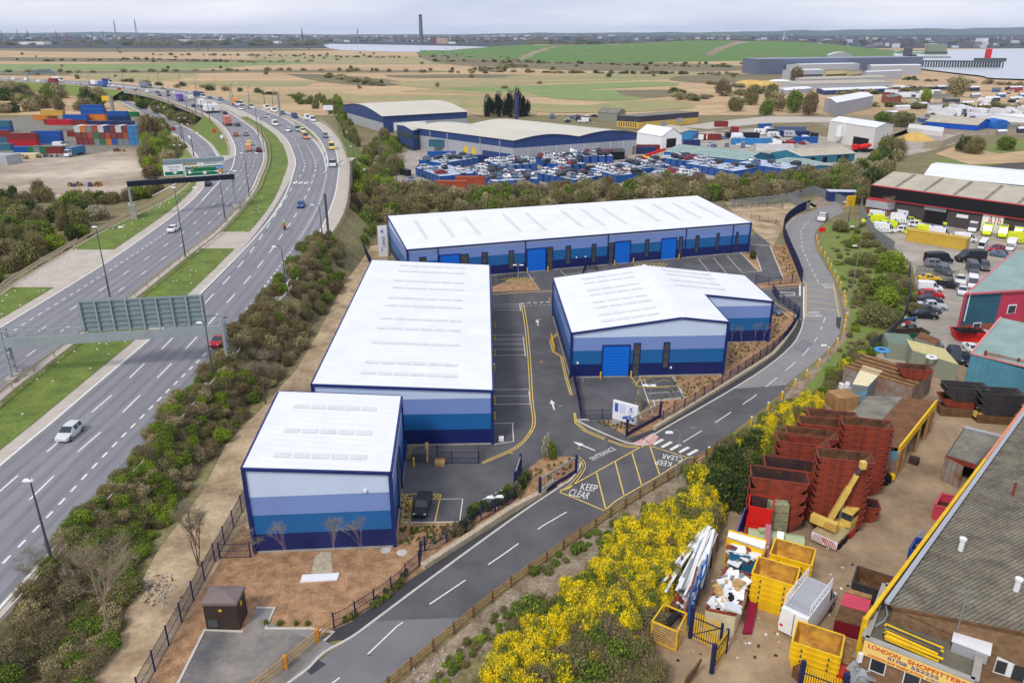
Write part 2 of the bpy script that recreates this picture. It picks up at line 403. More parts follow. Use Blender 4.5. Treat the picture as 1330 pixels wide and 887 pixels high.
def scrub(name,items,label,cat,frac=1.):
    """one mass of undergrowth that nobody could count: items = (P, r, h, kind)"""
    Vs=[];mi=[];mats=[]
    for P,r,h,kind in items:
        V,ms,m=template(kind,R.randrange(3)); f=min(1.,frac if frac<1 else 1.)
        nf=len(m); 
        if f<1:
            keep=NR.random(nf)<f; V=V.reshape(-1,4,3)[keep]; m=m[keep]
            c=V.mean(1,keepdims=True); V=(c+(V-c)*min(2.2,f**-.5)).reshape(-1,3)
        a=R.uniform(0,6.28); ca,sa=math.cos(a),math.sin(a)
        X=V[:,0]*ca-V[:,1]*sa; Y=V[:,0]*sa+V[:,1]*ca
        Vs.append(np.stack([X*r+P[0],Y*r+P[1],V[:,2]*h+P[2]],1))
        for s in ms:
            if s not in mats: mats.append(s)
        ix=np.array([mats.index(s) for s in ms]); mi.append(ix[m])
    if not Vs: return
    me=npmesh(name,np.concatenate(Vs),mats,np.concatenate(mi)); o=bpy.data.objects.new(name,me); COL.objects.link(o)
    return tag(o,label,cat,None,'stuff')
def inpoly(x,y,P):
    c=False; j=len(P)-1
    for i in range(len(P)):
        if (P[i][1]>y)!=(P[j][1]>y) and x<(P[j][0]-P[i][0])*(y-P[i][1])/(P[j][1]-P[i][1])+P[i][0]: c=not c
        j=i
    return c
def fill(px,n,rr,hh,kinds,zf=lambda w:0.,dmin=.55):
    P=[W(a,b,0) for a,b in px] if not callable(px) else px
    xs=[p[0] for p in P]; ys=[p[1] for p in P]; out=[]; tries=0
    while len(out)<n and tries<n*40:
        tries+=1; x=R.uniform(min(xs),max(xs)); y=R.uniform(min(ys),max(ys))
        if not inpoly(x,y,P): continue
        r=R.uniform(*rr)
        if any((x-o[0][0])**2+(y-o[0][1])**2<(dmin*(r+o[1])*.5)**2 for o in out[-80:]): continue
        out.append((Vector((x,y,zf((x,y)))),r,R.uniform(*hh)*(.75+.5*r/rr[1]),R.choice(kinds)))
    return out
def limb(mb,p,d,L,r,lev,m,out,spread=.5,g=R):
    q=p+d*L; mb.tube(p,q,r,m,5,r*.62)
    if lev==0: out.append(q); return
    for i in range(g.choice((2,3,3))):
        nd=(d+Vector((g.uniform(-1,1),g.uniform(-1,1),g.uniform(-.2,.6)))*spread).normalized()
        limb(mb,q,nd,L*g.uniform(.6,.85),r*.6,lev-1,m,out,spread,g)
def bare_tree(P,h,label,cat='tree',bark='bark',group=None,lev=4,spread=.5,stems=1,name='bare_tree',twigm='twig_brown',tw=9,tr=.011):
    t=thing(name,label,cat,P,group); mb=MB(); tips=[]
    for i in range(stems):
        d=Vector((R.uniform(-.2,.2),R.uniform(-.2,.2),1)).normalized()
        limb(mb,Vector(P),d,h*.3,h*tr,lev,bark,tips,spread)
    mb.build('trunk',t)
    C=[];S=[]
    for q in tips:
        for k in range(tw):
            dd=Vector((R.uniform(-1,1),R.uniform(-1,1),R.uniform(-.1,1))).normalized(); e=q+dd*h*.1*R.uniform(.5,1.3); s=dd.cross(Vector((R.uniform(-1,1),R.uniform(-1,1),R.uniform(-1,1)))).normalized()*.009
            C+= [tuple(q-s),tuple(q+s),tuple(e+s*.5),tuple(e-s*.5)]
    V=np.array(C)-np.array(P); me=npmesh('crown',V,[twigm],np.zeros(len(V)//4)); o=bpy.data.objects.new('crown',me); COL.objects.link(o); o.parent=t
    return t
def tree(P,r,h,kind,label,group=None,name='tree',trunk=.25):
    t=thing(name,label,'tree',P,group); mb=MB(); th=h*trunk
    mb.tube(P,Vector(P)+Vector((0,0,h*.55)),r*.07+.05,'bark',7,r*.03)
    for i in range(5):
        a=R.uniform(0,6.28); b=Vector(P)+Vector((0,0,h*R.uniform(.25,.5))); mb.tube(b,b+Vector((math.cos(a)*r*.6,math.sin(a)*r*.6,h*.25)),r*.03+.02,'bark',5,.015)
    mb.build('trunk',t)
    o=bpy.data.objects.new('crown',bush_mesh(kind,R.randrange(3))); COL.objects.link(o); o.parent=t; o.location=(0,0,th); o.scale=(r,r,(h-th)/1.05); o.rotation_euler=(0,0,R.uniform(0,6))
    return t
# ---------- camera, light, air
cam=bpy.data.cameras.new('camera'); co=bpy.data.objects.new('camera',cam); COL.objects.link(co); SC.camera=co
co.location=(0,0,H); co.rotation_euler=(PI/2-PT,0,0); cam.sensor_width=36; cam.lens=36*F/1330; cam.clip_end=60000; cam.clip_start=.5
SUN_AZ=rad(215); SUN_EL=rad(48)   # azimuth clockwise from +Y: behind the camera, to its left
w=bpy.data.worlds.new('World'); SC.world=w; w.use_nodes=True; nt=w.node_tree; N=nt.nodes; Lk=nt.links
bg=N['Background']; sky=N.new('ShaderNodeTexSky'); sky.sky_type='NISHITA'; sky.sun_disc=False; sky.sun_elevation=SUN_EL; sky.sun_rotation=SUN_AZ
tc=N.new('ShaderNodeTexCoord'); mp=N.new('ShaderNodeMapping'); mp.inputs['Scale'].default_value=(1.2,1.2,9); Lk.new(tc.outputs['Generated'],mp.inputs[0])
nz=N.new('ShaderNodeTexNoise'); nz.inputs['Scale'].default_value=2.2; nz.inputs['Detail'].default_value=7; nz.inputs['Roughness'].default_value=.55; Lk.new(mp.outputs[0],nz.inputs['Vector'])
cr=N.new('ShaderNodeValToRGB'); e=cr.color_ramp.elements; e[0].position=.3; e[1].position=.72
K=9.6
e[0].color=(*[x*K for x in (.45,.50,.67)],1); e[1].color=(*[x*K for x in (.78,.78,.86)],1)
Lk.new(nz.outputs['Fac'],cr.inputs[0])
mx=N.new('ShaderNodeMix'); mx.data_type='RGBA'; mx.inputs[0].default_value=.86; Lk.new(sky.outputs[0],mx.inputs[6]); Lk.new(cr.outputs[0],mx.inputs[7]); Lk.new(mx.outputs[2],bg.inputs[0]); bg.inputs[1].default_value=.1
sl=bpy.data.lights.new('sun','SUN'); sl.energy=1.5; sl.angle=rad(11); sl.color=(1,.96,.9); so=bpy.data.objects.new('sun',sl); COL.objects.link(so)
sd=Vector((math.sin(SUN_AZ)*math.cos(SUN_EL),math.cos(SUN_AZ)*math.cos(SUN_EL),math.sin(SUN_EL))); so.rotation_euler=sd.to_track_quat('Z','Y').to_euler(); so.location=(0,0,100)
vs=SC.view_settings; vs.view_transform='Standard'; vs.look='None'; vs.gamma=1; vs.exposure=EXPO; vs.use_curve_mapping=False
SC.cycles.use_denoising=True; SC.cycles.volume_bounces=1; SC.cycles.max_bounces=5; SC.cycles.volume_max_steps=8
hz=bpy.data.materials.new('haze_air'); hz.use_nodes=True; N=hz.node_tree.nodes; N.remove(N['Principled BSDF']); pv=N.new('ShaderNodeVolumePrincipled'); hz.node_tree.links.new(pv.outputs[0],N['Material Output'].inputs['Volume'])
pv.inputs['Color'].default_value=(.6,.74,1.0,1); pv.inputs['Density'].default_value=HAZE; pv.inputs['Anisotropy'].default_value=0
mb=MB(); X0,X1,Y0,Y1,Z0,Z1=-13000,13000,-600,14000,-40,125
mb.box(((X0+X1)/2,(Y0+Y1)/2,Z0),(X1-X0,Y1-Y0,Z1-Z0),hz)
if HAZE>0: mb.build('haze',label='pale blue air between the camera and the horizon',kind='stuff',cat=None,loc=(0,0,0))
# ---------- ground
mb=MB(); mb.flat([Vector(p) for p in ((-12500,-500,0),(12500,-500,0),(12500,13500,0),(-12500,13500,0))],'scrub_ground'); mb.build('ground',kind='structure')
def band(name,y0,y1,m,z,x0=-300,x1=1650):
    return sheet(name,[(x0,y1),(x1,y1),(x1,y0),(x0,y0)],z,m)
band('marsh',62,150,'reed',.1)
band('far_land',46.5,63,'far_land',.45,-900,2300)
def fld(n,pts,m,z): sheet(n,pts,z,m,sm=3)
fl=[('marsh_dark',[(0,60),(200,62),(430,64),(430,66),(200,68),(0,66)]),('marsh_dark',[(-60,74),(150,76),(420,79),(600,78),(760,82),(600,84),(300,82),(-60,79)]),
('field_green',[(-60,83),(140,83.5),(330,80.5),(420,82),(330,86),(240,91),(120,92),(-60,92)]),('marsh_dark',[(-60,92.5),(120,92.5),(330,91),(560,92),(560,94.5),(300,95),(100,98),(-60,98)]),
('marsh_green',[(90,96),(200,95),(260,97),(200,106),(120,104)]),('marsh_green',[(330,70),(560,74),(660,78),(600,83),(450,83),(330,77)]),('marsh_dark',[(540,66),(700,78),(940,84),(960,92),(820,93),(700,90),(560,81)]),
('marsh_green',[(240,106),(400,105),(390,112),(330,113),(250,110)]),('marsh_dark',[(370,96),(440,98),(520,106),(500,112),(420,107)]),('marsh_green',[(300,124),(420,118),(470,124),(620,124),(640,134),(500,136),(420,130),(310,136)]),
('marsh_green',[(505,107),(700,99),(880,94),(960,97),(840,104),(700,109),(560,115)]),('field_green',[(560,116),(720,110),(850,106),(880,111),(770,116),(680,121),(600,119)]),('marsh_green',[(520,119),(560,116),(640,120),(760,117),(890,118),(880,124),(800,128),(700,126),(620,122)]),
('field_green',[(680,120),(760,117),(850,118),(880,122),(830,129),(780,131),(720,128)]),('marsh_dark',[(800,118),(870,117),(890,121),(850,127),(810,124)]),('marsh_green',[(690,134),(760,137),(800,132),(880,131),(900,140),(800,146),(690,145)]),('marsh_green',[(560,128),(640,126),(690,140),(690,150),(620,150),(560,136)]),
('marsh_dark',[(500,97.5),(640,97),(700,98),(640,101),(520,101)]),('marsh_green',[(660,99),(860,93),(960,96),(900,99),(740,102),(660,104)]),
('marsh_dark',[(880,99),(1010,96),(1030,104),(930,108),(870,104)])]
for i,(m,p) in enumerate(fl): fld('field',p,m,.13+.012*i)
# river
mb=MB()
P=[W(*a,.5) for a in ((418,57.2),(560,59.5),(640,62),(560,67.5),(470,66.5),(430,63.5))]; mb.flat(smooth(P+[P[0]],4)[:-1],'water')
P=[W(*a,1.6) for a in ((1080,66.5),(1200,65.5),(1330,63.5),(1700,60),(1750,108),(1330,103),(1270,98),(1200,90),(1130,80),(1090,72))]; mb.flat(smooth(P+[P[0]],4)[:-1],'water')
mb.flat([W(*a,.6) for a in ((1085,46.7),(1240,46.0),(1245,47.6),(1100,48.4))],'water')
mb.build('river',kind='structure')
# far hills
def ridge(name,prof,Y,depth,m,base=0.):
    xs=[a[0] for a in prof]; n=160; rows=10; V=[];Fc=[]
    for j in range(rows+1):
        t=j/rows
        for i in range(n+1):
            px=xs[0]+(xs[-1]-xs[0])*i/n; h=np.interp(px,xs,[a[1] for a in prof])
            top=AT(px,h,Y).z; s=math.sin(PI*t/1.) if t<=.5 else math.sin(PI*t)
            nz=(math.sin(px*.11)+math.sin(px*.037+2)+math.sin(px*.31+j))*.06*max(top,5)
            yy=Y+(t-.5)*2*depth; X=(px-665)/1000*Y*CP*1.0
            V.append((X,yy,base+max(0,(top-base))*s**.9+nz*s))
    for j in range(rows):
        for i in range(n):
            a=j*(n+1)+i; Fc.append((a,a+1,a+n+2,a+n+1))
    return MB().faces(V,Fc,m).build(name,kind='structure',loc=(0,0,0),smooth=True)
ridge('far_hills',[(-600,44),(0,43.5),(120,42.3),(300,44.5),(430,45.2),(600,45),(700,43.2),(850,42.6),(1000,41.2),(1080,39),(1180,38.4),(1280,36.8),(1330,36),(2000,35)],10500,1800,'far_hill')
ridge('hills',[(-600,49.5),(0,48.5),(200,49),(330,49.5),(600,48.5),(800,47.5),(1000,47),(1120,46.6),(1330,45.5),(2000,45)],6200,900,'far_land')
# landfill mound
def mound():
    prof=[(545,71),(580,66),(640,60.5),(690,57.8),(740,58.4),(800,57),(850,55.2),(905,52.4),(960,53.4),(1010,53.8),(1060,56),(1110,60.5),(1170,67),(1230,74)]
    base=[(545,72.5),(600,76),(700,80.5),(820,82.5),(950,80),(1230,80)]
    n=140; rows=26; V=[];Fc=[];mi=[]
    for j in range(rows+1):
        t=j/rows
        for i in range(n+1):
            px=545+(1230-545)*i/n
            yb=np.interp(px,[a[0] for a in base],[a[1] for a in base]); Yb=W(px,yb,0).y; Yr=2050.
            top=max(2.,AT(px,np.interp(px,[a[0] for a in prof],[a[1] for a in prof]),Yr).z)
            k=1.25*t; yy=Yb+(Yr-Yb)*k
            z=top*(math.sin(min(1,k)*PI/2)**.85 if k<=1 else 1-(k-1)*3.2)
            z+=(math.sin(px*.05+j*.8)*.5+math.sin(px*.13-j)*.3)*min(1,k*3)
            V.append(((px-665)/1000*(yy*CP+ (H-z)*SP),yy,z-.6 if j==0 else z))
    for j in range(rows):
        for i in range(n):
            a=j*(n+1)+i; Fc.append((a,a+1,a+n+2,a+n+1)); px=545+685*i/n; k=1.25*j/rows
            q=939-30*(k-.0)+ (16 if k>.55 else 0)
            mi.append('landfill_soil' if (abs(px-(962-70*abs(k-.75)))<7 and .1<k<.95) or (k>.86 and 690<px<800 and k<1.04) or (abs(px-(672+70*k))<5 and k<.7) else 'landfill_grass')
    mb=MB(); 
    for m in ('landfill_grass','landfill_soil'): mb.mi(m)
    mb.v=V; mb.f=Fc; mb.m=[mb.mi(m) for m in mi]
    mb.build('landfill_hill',kind='structure',loc=(0,0,0),smooth=True)
mound()
# ---------- motorway: everything runs along rails X(Y)
def zm(Y): return float(np.interp(Y,[80,220],[3.,7.]))
def WM(px,py,dz=0.):
    z=4.
    for _ in range(12): z=zm(W(px,py,z+dz).y)
    return W(px,py,z+dz)
def zs(Y): return float(np.interp(Y,[245,400],[7.,.4]))
def WS(px,py,dz=0.):
    z=4.
    for _ in range(25): z=.5*z+.5*min(zs(W(px,py,z+dz).y),zm(W(px,py,z+dz).y))
    return W(px,py,z+dz)
class Rail:
    def __init__(s,px,f=WM,sm=5):
        P=[f(*a) for a in px]; P=smooth(P,sm) if sm else P
        P.sort(key=lambda p:p.y); s.y=[p.y for p in P]; s.x=[p.x for p in P]
    def __call__(s,Y,off=0.):
        x=float(np.interp(Y,s.y,s.x))
        if off:
            d=2.; sl=(np.interp(Y+d,s.y,s.x)-np.interp(Y-d,s.y,s.x))/(2*d); x+=off*math.sqrt(1+min(sl*sl,60))
        return x
L0=Rail([(-150,516),(0,425.4),(119.2,353),(172.5,317.6),(230.8,275.8),(256,253),(266,239),(267,226),(264,215),(258.7,206)],sm=4)
L0m=Rail([(305.2,203),(304.6,190.3),(297.5,174.8),(288.5,163.3),(273,151.7),(250,141.4),(229,133.7),(202.4,124.7),(170,118.6),(124.7,113.2),(82.3,109),(24.4,106.2),(-60,101.5)])
L1=Rail([(-150,632),(0,512),(35.5,485.7),(91.3,443.8),(170,386),(229.5,339.2),(281.5,298.6),(323.3,253),(335,230),(342.8,210),(342.8,194.4),(339.8,182.4),(330.2,169),(315.7,158.3),(293.7,144.5),(265,132),(242,125.5),(198.6,117.4),(160,113.6),(115,109.2),(70,106.6),(20,104.4),(-60,99.8)])
L2=Rail([(-150,730),(0,603.6),(97,522.5),(192.7,441.3),(256,385),(335,303.7),(368,258),(382,220),(382,204),(372.4,182.4),(358,169),(336.2,155.8),(311.7,143.4),(283.4,133.2),(250,124.3),(210,117),(165,112.2),(115,108.2),(70,105.8),(20,103.8),(-60,99.4)])
L3=Rail([(-150,958),(0,791.3),(115.4,665),(202.9,574.4),(291.7,469.2),(330,418.5),(373,369.6),(413.7,306.2),(435.2,255.5),(440.8,220),(440,216)],sm=4)
L3m=Rail([(424.5,222),(423.6,217),(420.6,203),(412.2,188.4),(402.5,178.7),(384.4,163.9),(367.5,153.8),(348.2,146),(330,140),(315.7,135),(300,131),(275.7,126),(242.3,118.8),(211.4,114.4),(172.9,110.6),(115.7,106.4),(73.3,104.2),(20,102.6),(-60,98.4)])
LB=Rail([(-150,472),(0,382.3),(16.5,369.6),(126.8,303.7),(210.5,263),(240,243),(252,228),(256,215),(254,204.5)],sm=3)
RO=Rail([(-150,975),(0,809),(130.6,663),(207,580),(245,535),(295,476),(330,432),(379.5,373),(409,333),(431,304),(449,268),(453,220),(450.8,214)],sm=3)
YG=W(290,205,7).y   # gore distance
YN=45.
def ys(a,b,k=.02):
    out=[a]
    while out[-1]<b: out.append(min(b,out[-1]*(1+k)+.3))
    return out
def strip(mb,ra,rb,y0,y1,m,dz=0.,za=zm,zb=zm,oa=0.,ob=0.):
    Y=ys(y0,y1)
    for a,b in zip(Y,Y[1:]):
        mb.poly([(ra(a,oa),a,za(a)+dz),(rb(a,ob),a,zb(a)+dz),(rb(b,ob),b,zb(b)+dz),(ra(b,oa),b,za(b)+dz)],m)
def rline(mb,r,y0,y1,w,m,off=0.,dz=.06,z=zm,dash=None,r2=None,t=.5):
    Y=ys(y0,y1,.008); f=(lambda a:r(a,off)) if r2 is None else (lambda a:r(a)*(1-t)+r2(a)*t)
    ribbon(mb,[(f(a),a,z(a)+dz) for a in Y],w,m,dash=dash)
YE=L1.y[-1]-5; YS_=245.
mb=MB()
strip(mb,LB,RO,YN,YG,'concrete_verge')
strip(mb,L0m,L3m,YG,YE,'concrete_verge',oa=-2.2,ob=1.2)
mb.build('motorway_base',kind='structure')
mb=MB()
strip(mb,L0,L1,YN,YG,'asphalt_motorway',.03); strip(mb,L0m,L1,YG,YE,'asphalt_motorway',.03)
mb.build('motorway',kind='structure')
mb=MB()
strip(mb,L2,L3,YN,YG-18,'asphalt_motorway',.03); strip(mb,L2,L3m,YG-18,YE,'asphalt_motorway',.03)
mb.build('motorway',kind='structure')
LX=Rail([(-150,547),(30,422),(120,366),(231,291),(281.5,240),(300,221),(305.2,203)],sm=4)
D1=Rail([(-150,770),(20,621),(58,590),(120.5,535),(147,512),(190,470.5),(214,450),(273,387),(310,346.5),(338,310),(379,245),(395,220),(393,204),(385,186)],sm=4)
D2=Rail([(-150,835),(68.5,620),(105,584),(162,533.5),(247,447.6),(300,388),(345,335),(383,281),(402,245),(410,220),(407,204),(397,186)],sm=4)
D3=Rail([(-100,840),(70,663),(126,602),(190,536),(279,447.6),(330,390),(385,316),(412,270),(422,236),(424.5,222),(423.6,216)],sm=4)
mb=MB()
for ra,rb,y0,y1 in ((L2,D1,YN,280),(D1,D2,YN,280),(D2,D3,YN,280),(D3,L3,YN,250)):
    for o in (-.85,.85): 
        Y=ys(y0,y1,.012); ribbon(mb,[((ra(a)+rb(a))/2+o,a,zm(a)+.042) for a in Y],.55,'asphalt_track')
for t in (.18,.52,.84):
    for o in (-.85,.85): Y=ys(YN,YG,.012); ribbon(mb,[(LX(a)*(1-t)+L1(a)*t+o,a,zm(a)+.042) for a in Y],.55,'asphalt_track')
mb.build('tyre_tracks',kind='structure')
mb=MB()
rline(mb,L0,YN,YG,.28,'white_line',.1); rline(mb,L0m,YG-60,YG,.3,'white_line'); rline(mb,L0m,YG,700,.35,'white_line',.1)
rline(mb,L1,YN,600,.28,'white_line',-.2); rline(mb,L2,YN,600,.3,'white_line',.1); rline(mb,L3,YN,YG-8,.3,'white_line',-.1); rline(mb,L3m,YG-30,700,.3,'white_line',-.1)
rline(mb,LX,YN,190,.22,'white_line',dash=(1.1,1.1)); rline(mb,LX,190,YG,.3,'white_line')
for t in (.36,.68): rline(mb,LX,YN,YG,.2,'white_line',r2=L1,t=t,dash=(2.2,6.6))
for t in (.25,.5,.75): rline(mb,L0m,YG,560,.22,'white_line',r2=L1,t=t,dash=(2.2,6.6))
for d in (D1,D2): rline(mb,d,YN,230,.22,'white_line',dash=(4.4,4.8)); rline(mb,d,230,290,.28,'white_line',dash=(2.2,4))
rline(mb,D3,YN,150,.26,'white_line',dash=(1.1,1.1)); rline(mb,D3,150,YG-30,.24,'white_line',dash=(.8,.8))
for t in (.33,.66): rline(mb,L2,300,560,.24,'white_line',r2=L3m,t=t,dash=(2.2,6))
# lane arrows
for t in (.27,.52,.76):
    for Y in (212,):
        x=L2(Y)*(1-t)+L3m(Y)*t; z=zm(Y)+.065
        mb.poly([(x-.15,Y,z),(x+.15,Y,z),(x+.15,Y+5,z),(x-.15,Y+5,z)],'white_line'); mb.poly([(x-.7,Y,z),(x,Y-3,z),(x+.7,Y,z)],'white_line')
mb.build('road_markings',kind='structure')
# grass median with paved gaps; verge strips
mb=MB()
def yof(px,py): return WM(px,py).y
def gr(y0,y1,oa=1.0,ob=-1.9): strip(mb,L1,L2,y0,y1,'grass_verge',.05,oa=oa,ob=ob)
y=sorted([yof(300,325),yof(245,327)])
gr(YN,yof(265,323))
gr(yof(290,301),yof(336,186),ob=-2.2); gr(yof(336,186),yof(318,152),oa=1.2,ob=-2.6)
strip(mb,LB,L0,YN,yof(60,352)-9,'grass_verge',.05,oa=.4,ob=-2.1)
strip(mb,LB,L0,yof(150,315)-5,yof(255,228),'grass_verge',.05,oa=.4,ob=-2.3)
strip(mb,LB,LB,yof(60,352)-9,yof(150,315)-5,'concrete_verge',.02,oa=.4,ob=.8)
# right slip: gore triangle
SL=Rail([(426,217),(425,205),(420,190),(412,178),(400,167),(385,157.5),(365,148.5),(345,141),(330,136)]); SR=Rail([(440,217),(436.3,196.8),(430.3,183.6),(415.8,166.7),(402.5,158.2),(385,151.5),(365,145.5),(345,139),(330,134.5)])
SO=Rail([(453,221),(450.8,214),(447.8,198),(438.7,178.8),(425.5,164.3),(414.6,158.2),(405,154.6),(385,149),(365,143),(345,137),(330,133)])
strip(mb,L3m,SL,yof(414,190),yof(385,160),'grass_verge',.16,oa=1.0,ob=-1.0)
mb.build('grass_verge',kind='structure')
mb=MB(); strip(mb,L3m,SO,YG-22,yof(345,139),'concrete_verge',.02,oa=.5); mb.build('slip_road_verge',kind='structure')
mb=MB(); strip(mb,SL,SR,YG-20,yof(345,139),'asphalt_motorway',.1)
rline(mb,SL,YG-20,yof(350,140),.3,'white_line',dz=.14); rline(mb,SR,YG-20,yof(350,140),.3,'white_line',dz=.14)
mb.build('slip_road',kind='structure')
# left slip road falling away beneath the viaduct
QL=Rail([(258.7,206),(243.5,187.7),(228.2,175),(218,167.4),(208,161),(198,154),(185,147),(168,138),(150,130)],WS); QR=Rail([(284,206),(268.8,185),(243.5,167.4),(218,154.7),(210.5,150.5),(198,145),(182,138.5),(165,131.5),(148,125)],WS)
zq=lambda Y:min(zs(Y),zm(Y))
ye=W(160,131,0.4).y
mb=MB(); strip(mb,QL,QR,YG,ye,'concrete_verge',.0,za=zq,zb=zq,oa=-1.6,ob=1.2); strip(mb,QL,QR,YG,ye,'asphalt_motorway',.05,za=zq,zb=zq)
rline(mb,QL,YG,ye,.3,'white_line',z=zq,dz=.09); rline(mb,QR,YG,ye,.3,'white_line',z=zq,dz=.09); rline(mb,QL,YG,ye,.2,'white_line',z=zq,dz=.09,r2=QR,t=.5,dash=(2,4)); mb.build('slip_road',kind='structure')
mb=MB(); yq=yof(283,160)
strip(mb,QR,L0m,YG,yq+30,'grass_verge',.05,za=zq,zb=zm,oa=1.2,ob=-2.2); mb.poly([(QR(YG,.3),YG-6,zm(YG)+.035),(L0m(YG,-.4),YG-6,zm(YG)+.035),(L0m(YG,-.4),YG+5,zm(YG)+.06),(QR(YG,.3),YG+5,zm(YG)+.06)],'concrete_verge'); mb.build('grass_island',kind='structure')
# embankments
mb=MB()
def slope(r,y0,y1,side,m,off=0.,run=2.,z0=zm,zb=0.):
    Y=ys(y0,y1)
    for a,b in zip(Y,Y[1:]):
        P=[(r(a,off),a,z0(a)),(r(a,off)+side*run*z0(a),a,zb-.05),(r(b,off)+side*run*z0(b),b,zb-.05),(r(b,off),b,z0(b))]
        mb.poly(P if side>0 else P[::-1],m)
slope(RO,YN,185,1,'scrub_ground',run=1.2); slope(RO,185,YG,1,'grass_bank',run=.02)
slope(SO,YG,yof(345,139),1,'grass_bank',run=1.5); slope(LB,YN,YG,-1,'scrub_ground'); slope(QL,YG,ye,-1,'grass_bank',off=-1.6,z0=zq)
slope(L3m,yof(345,139),YE,1,'grass_bank',off=1.2)
Yv=yof(160,118); slope(L0m,Yv,YE,-1,'grass_bank',off=-2.2)
mb.build('embankment',kind='structure')
# viaduct
t=thing('viaduct','long concrete road viaduct on columns carrying the motorway over the slip road','viaduct',(L0m(450,-2.4),450,0))
mb=MB(); Yb=YG+40
Y=ys(Yb,Yv)
for a,b in zip(Y,Y[1:]):
    xa,xb=L0m(a,-2.2),L0m(b,-2.2)
    mb.poly([(xa,a,zm(a)-1.5),(xa,a,zm(a)-.02),(xb,b,zm(b)-.02),(xb,b,zm(b)-1.5)],'concrete'); mb.poly([(xa,a,zm(a)-1.5),(xb,b,zm(b)-1.5),(L1(b),b,zm(b)-1.5),(L1(a),a,zm(a)-1.5)],'concrete')
mb.build('deck',t)
mb=MB()
for a,b in zip(Y,Y[1:]): mb.beam((L0m(a,-2.35),a,zm(a)+.45),(L0m(b,-2.35),b,zm(b)+.45),.25,.9,'stone_wall')
mb.build('parapet',t)
for Yc in ys(Yb+14,Yv-10,.045):
    m2=MB(); 
    for o in (-.5,6.5,13.): m2.tube((L0m(Yc)+o,Yc,-.1),(L0m(Yc)+o,Yc,zm(Yc)-1.6),.55,'concrete',8)
    m2.beam((L0m(Yc)-1.6,Yc,zm(Yc)-1.9),(L0m(Yc)+14.5,Yc,zm(Yc)-1.9),1.1,.8,'concrete'); m2.build('column',t)
# retaining wall by the near right shoulder
t=thing('retaining_wall','tall pale concrete retaining wall holding up the motorway shoulder','wall',(RO(200),200,0))
mb=MB(); Y=ys(178,246)
for a,b in zip(Y,Y[1:]): mb.beam((RO(a,.2),a,zm(a)*.5-.2),(RO(b,.2),b,zm(b)*.5-.2),.5,zm(a)+.3,'concrete')
mb.build('wall',t); mb=MB()
for a,b in zip(Y,Y[1:]): mb.beam((RO(a,.2),a,zm(a)+.45),(RO(b,.2),b,zm(b)+.45),.35,.9,'stone_wall')
mb.build('coping',t)
# barriers
def barrier(r,y0,y1,off,label,h=.75,z=zm,step=4.8,m='stone_wall',twin=False):
    t=thing('crash_barrier',label,'crash barrier',(r(y0,off),y0,z(y0))); Y=ys(y0,y1,.012); mb=MB()
    for k,o in enumerate((off,off+1.) if twin else (off,)):
        for a,b in zip(Y,Y[1:]): mb.beam((r(a,o),a,z(a)+h),(r(b,o),b,z(b)+h),.1,.32,m)
        P=[Vector((r(a,o),a,z(a))) for a in Y]
        for p,_ in along(P,step): mb.box(p,(.14,.14,h),m)
    mb.build('rail',t)
barrier(LB,YN,yof(262,262),0,'grey two-line crash barrier along the left verge beside the scrub',twin=False)
barrier(LB,YN,yof(100,315),-.9,'outer rail of the double barrier beside the left scrub, nearer the bushes')
barrier(L1,YN,yof(318,158),.55,'steel crash barrier along the left edge of the grass median')
barrier(L1,YN,yof(318,158),1.9,'second steel crash barrier, standing in the median grass',h=.6)
barrier(L1,yof(318,158)+4,560,.6,'crash barrier on the paved central reservation of the far curve',h=.8,step=8)
barrier(L3m,yof(392,168),560,1.0,'crash barrier along the outer edge of the far motorway curve before the marsh',step=8)
barrier(RO,YN,178,.2,'low crash barrier along the near right kerb above the bushes',m='kerb',h=.45)
barrier(SO,YG-20,yof(410,156),.2,'crash barrier along the outside of the right slip road',step=6)
barrier(L0m,YG+4,YG+42,-2.4,'crash barrier on the gore between motorway and left slip road',step=6)
# ---------- ground surfaces of the estate, service road and yards
sheet('soil_path',[(60,960),(110,887),(135,850),(165,790),(205,715),(262,640),(295,575),(340,530),(385,480),(415,430),(438,385),(445,345),(455,320),(500,318),(505,345),(420,500),(400,520),(330,700),(200,887),(150,960)],.02,'soil_path')
sheet('mulch_bed',[(140,975),(190,887),(316,680),(330,700),(513,700),(516,676),(608,676),(636,655),(690,625),(700,640),(645,672),(549,740),(470,800),(434,822),(400,822),(400,860),(300,960)],.03,'mulch')
sheet('footpath_concrete',[(180,975),(232,887),(266,819),(316,821),(333,790),(357,790),(345,817),(404,817),(434,840),(375,887),(280,975)],.06,'asphalt_old')
sheet('dark_tarmac',[(232,887),(266,819),(316,819),(333,800),(420,838),(375,884),(340,925),(215,925)],.065,mat('pad_tarmac',(96,94,94),.9,col2=(146,138,128),var=.08,vs=.22,coord='World',detail=8))
EST=[(515,679),(608,676),(612,658),(636,656),(690,618),(735,640),(800,600),(850,560),(900,520),(1003,440),(1043,418),(1044,370),(1010,320),(985,300),(960,318),(640,345),(560,345),(545,577),(520,610)]
sheet('estate_tarmac',EST,.04,'asphalt_new')
sheet('mulch_bed',[(873,489),(940,487),(942,440),(998,441),(1003,405),(1030,405),(1030,420),(1008,448),(955,487),(900,522),(848,557),(815,569),(767,547),(797,545),(812,548),(843,527),(838,518),(860,520),(890,516)],.07,'mulch')
sheet('mulch_bed',[(678,616),(700,597),(712,592),(745,593),(752,603),(745,618),(724,634),(718,622),(697,634)],.08,'mulch')
sheet('mulch_bed',[(1000,318),(1022,318),(1042,370),(983,375),(983,369),(1017,362)],.08,'mulch')
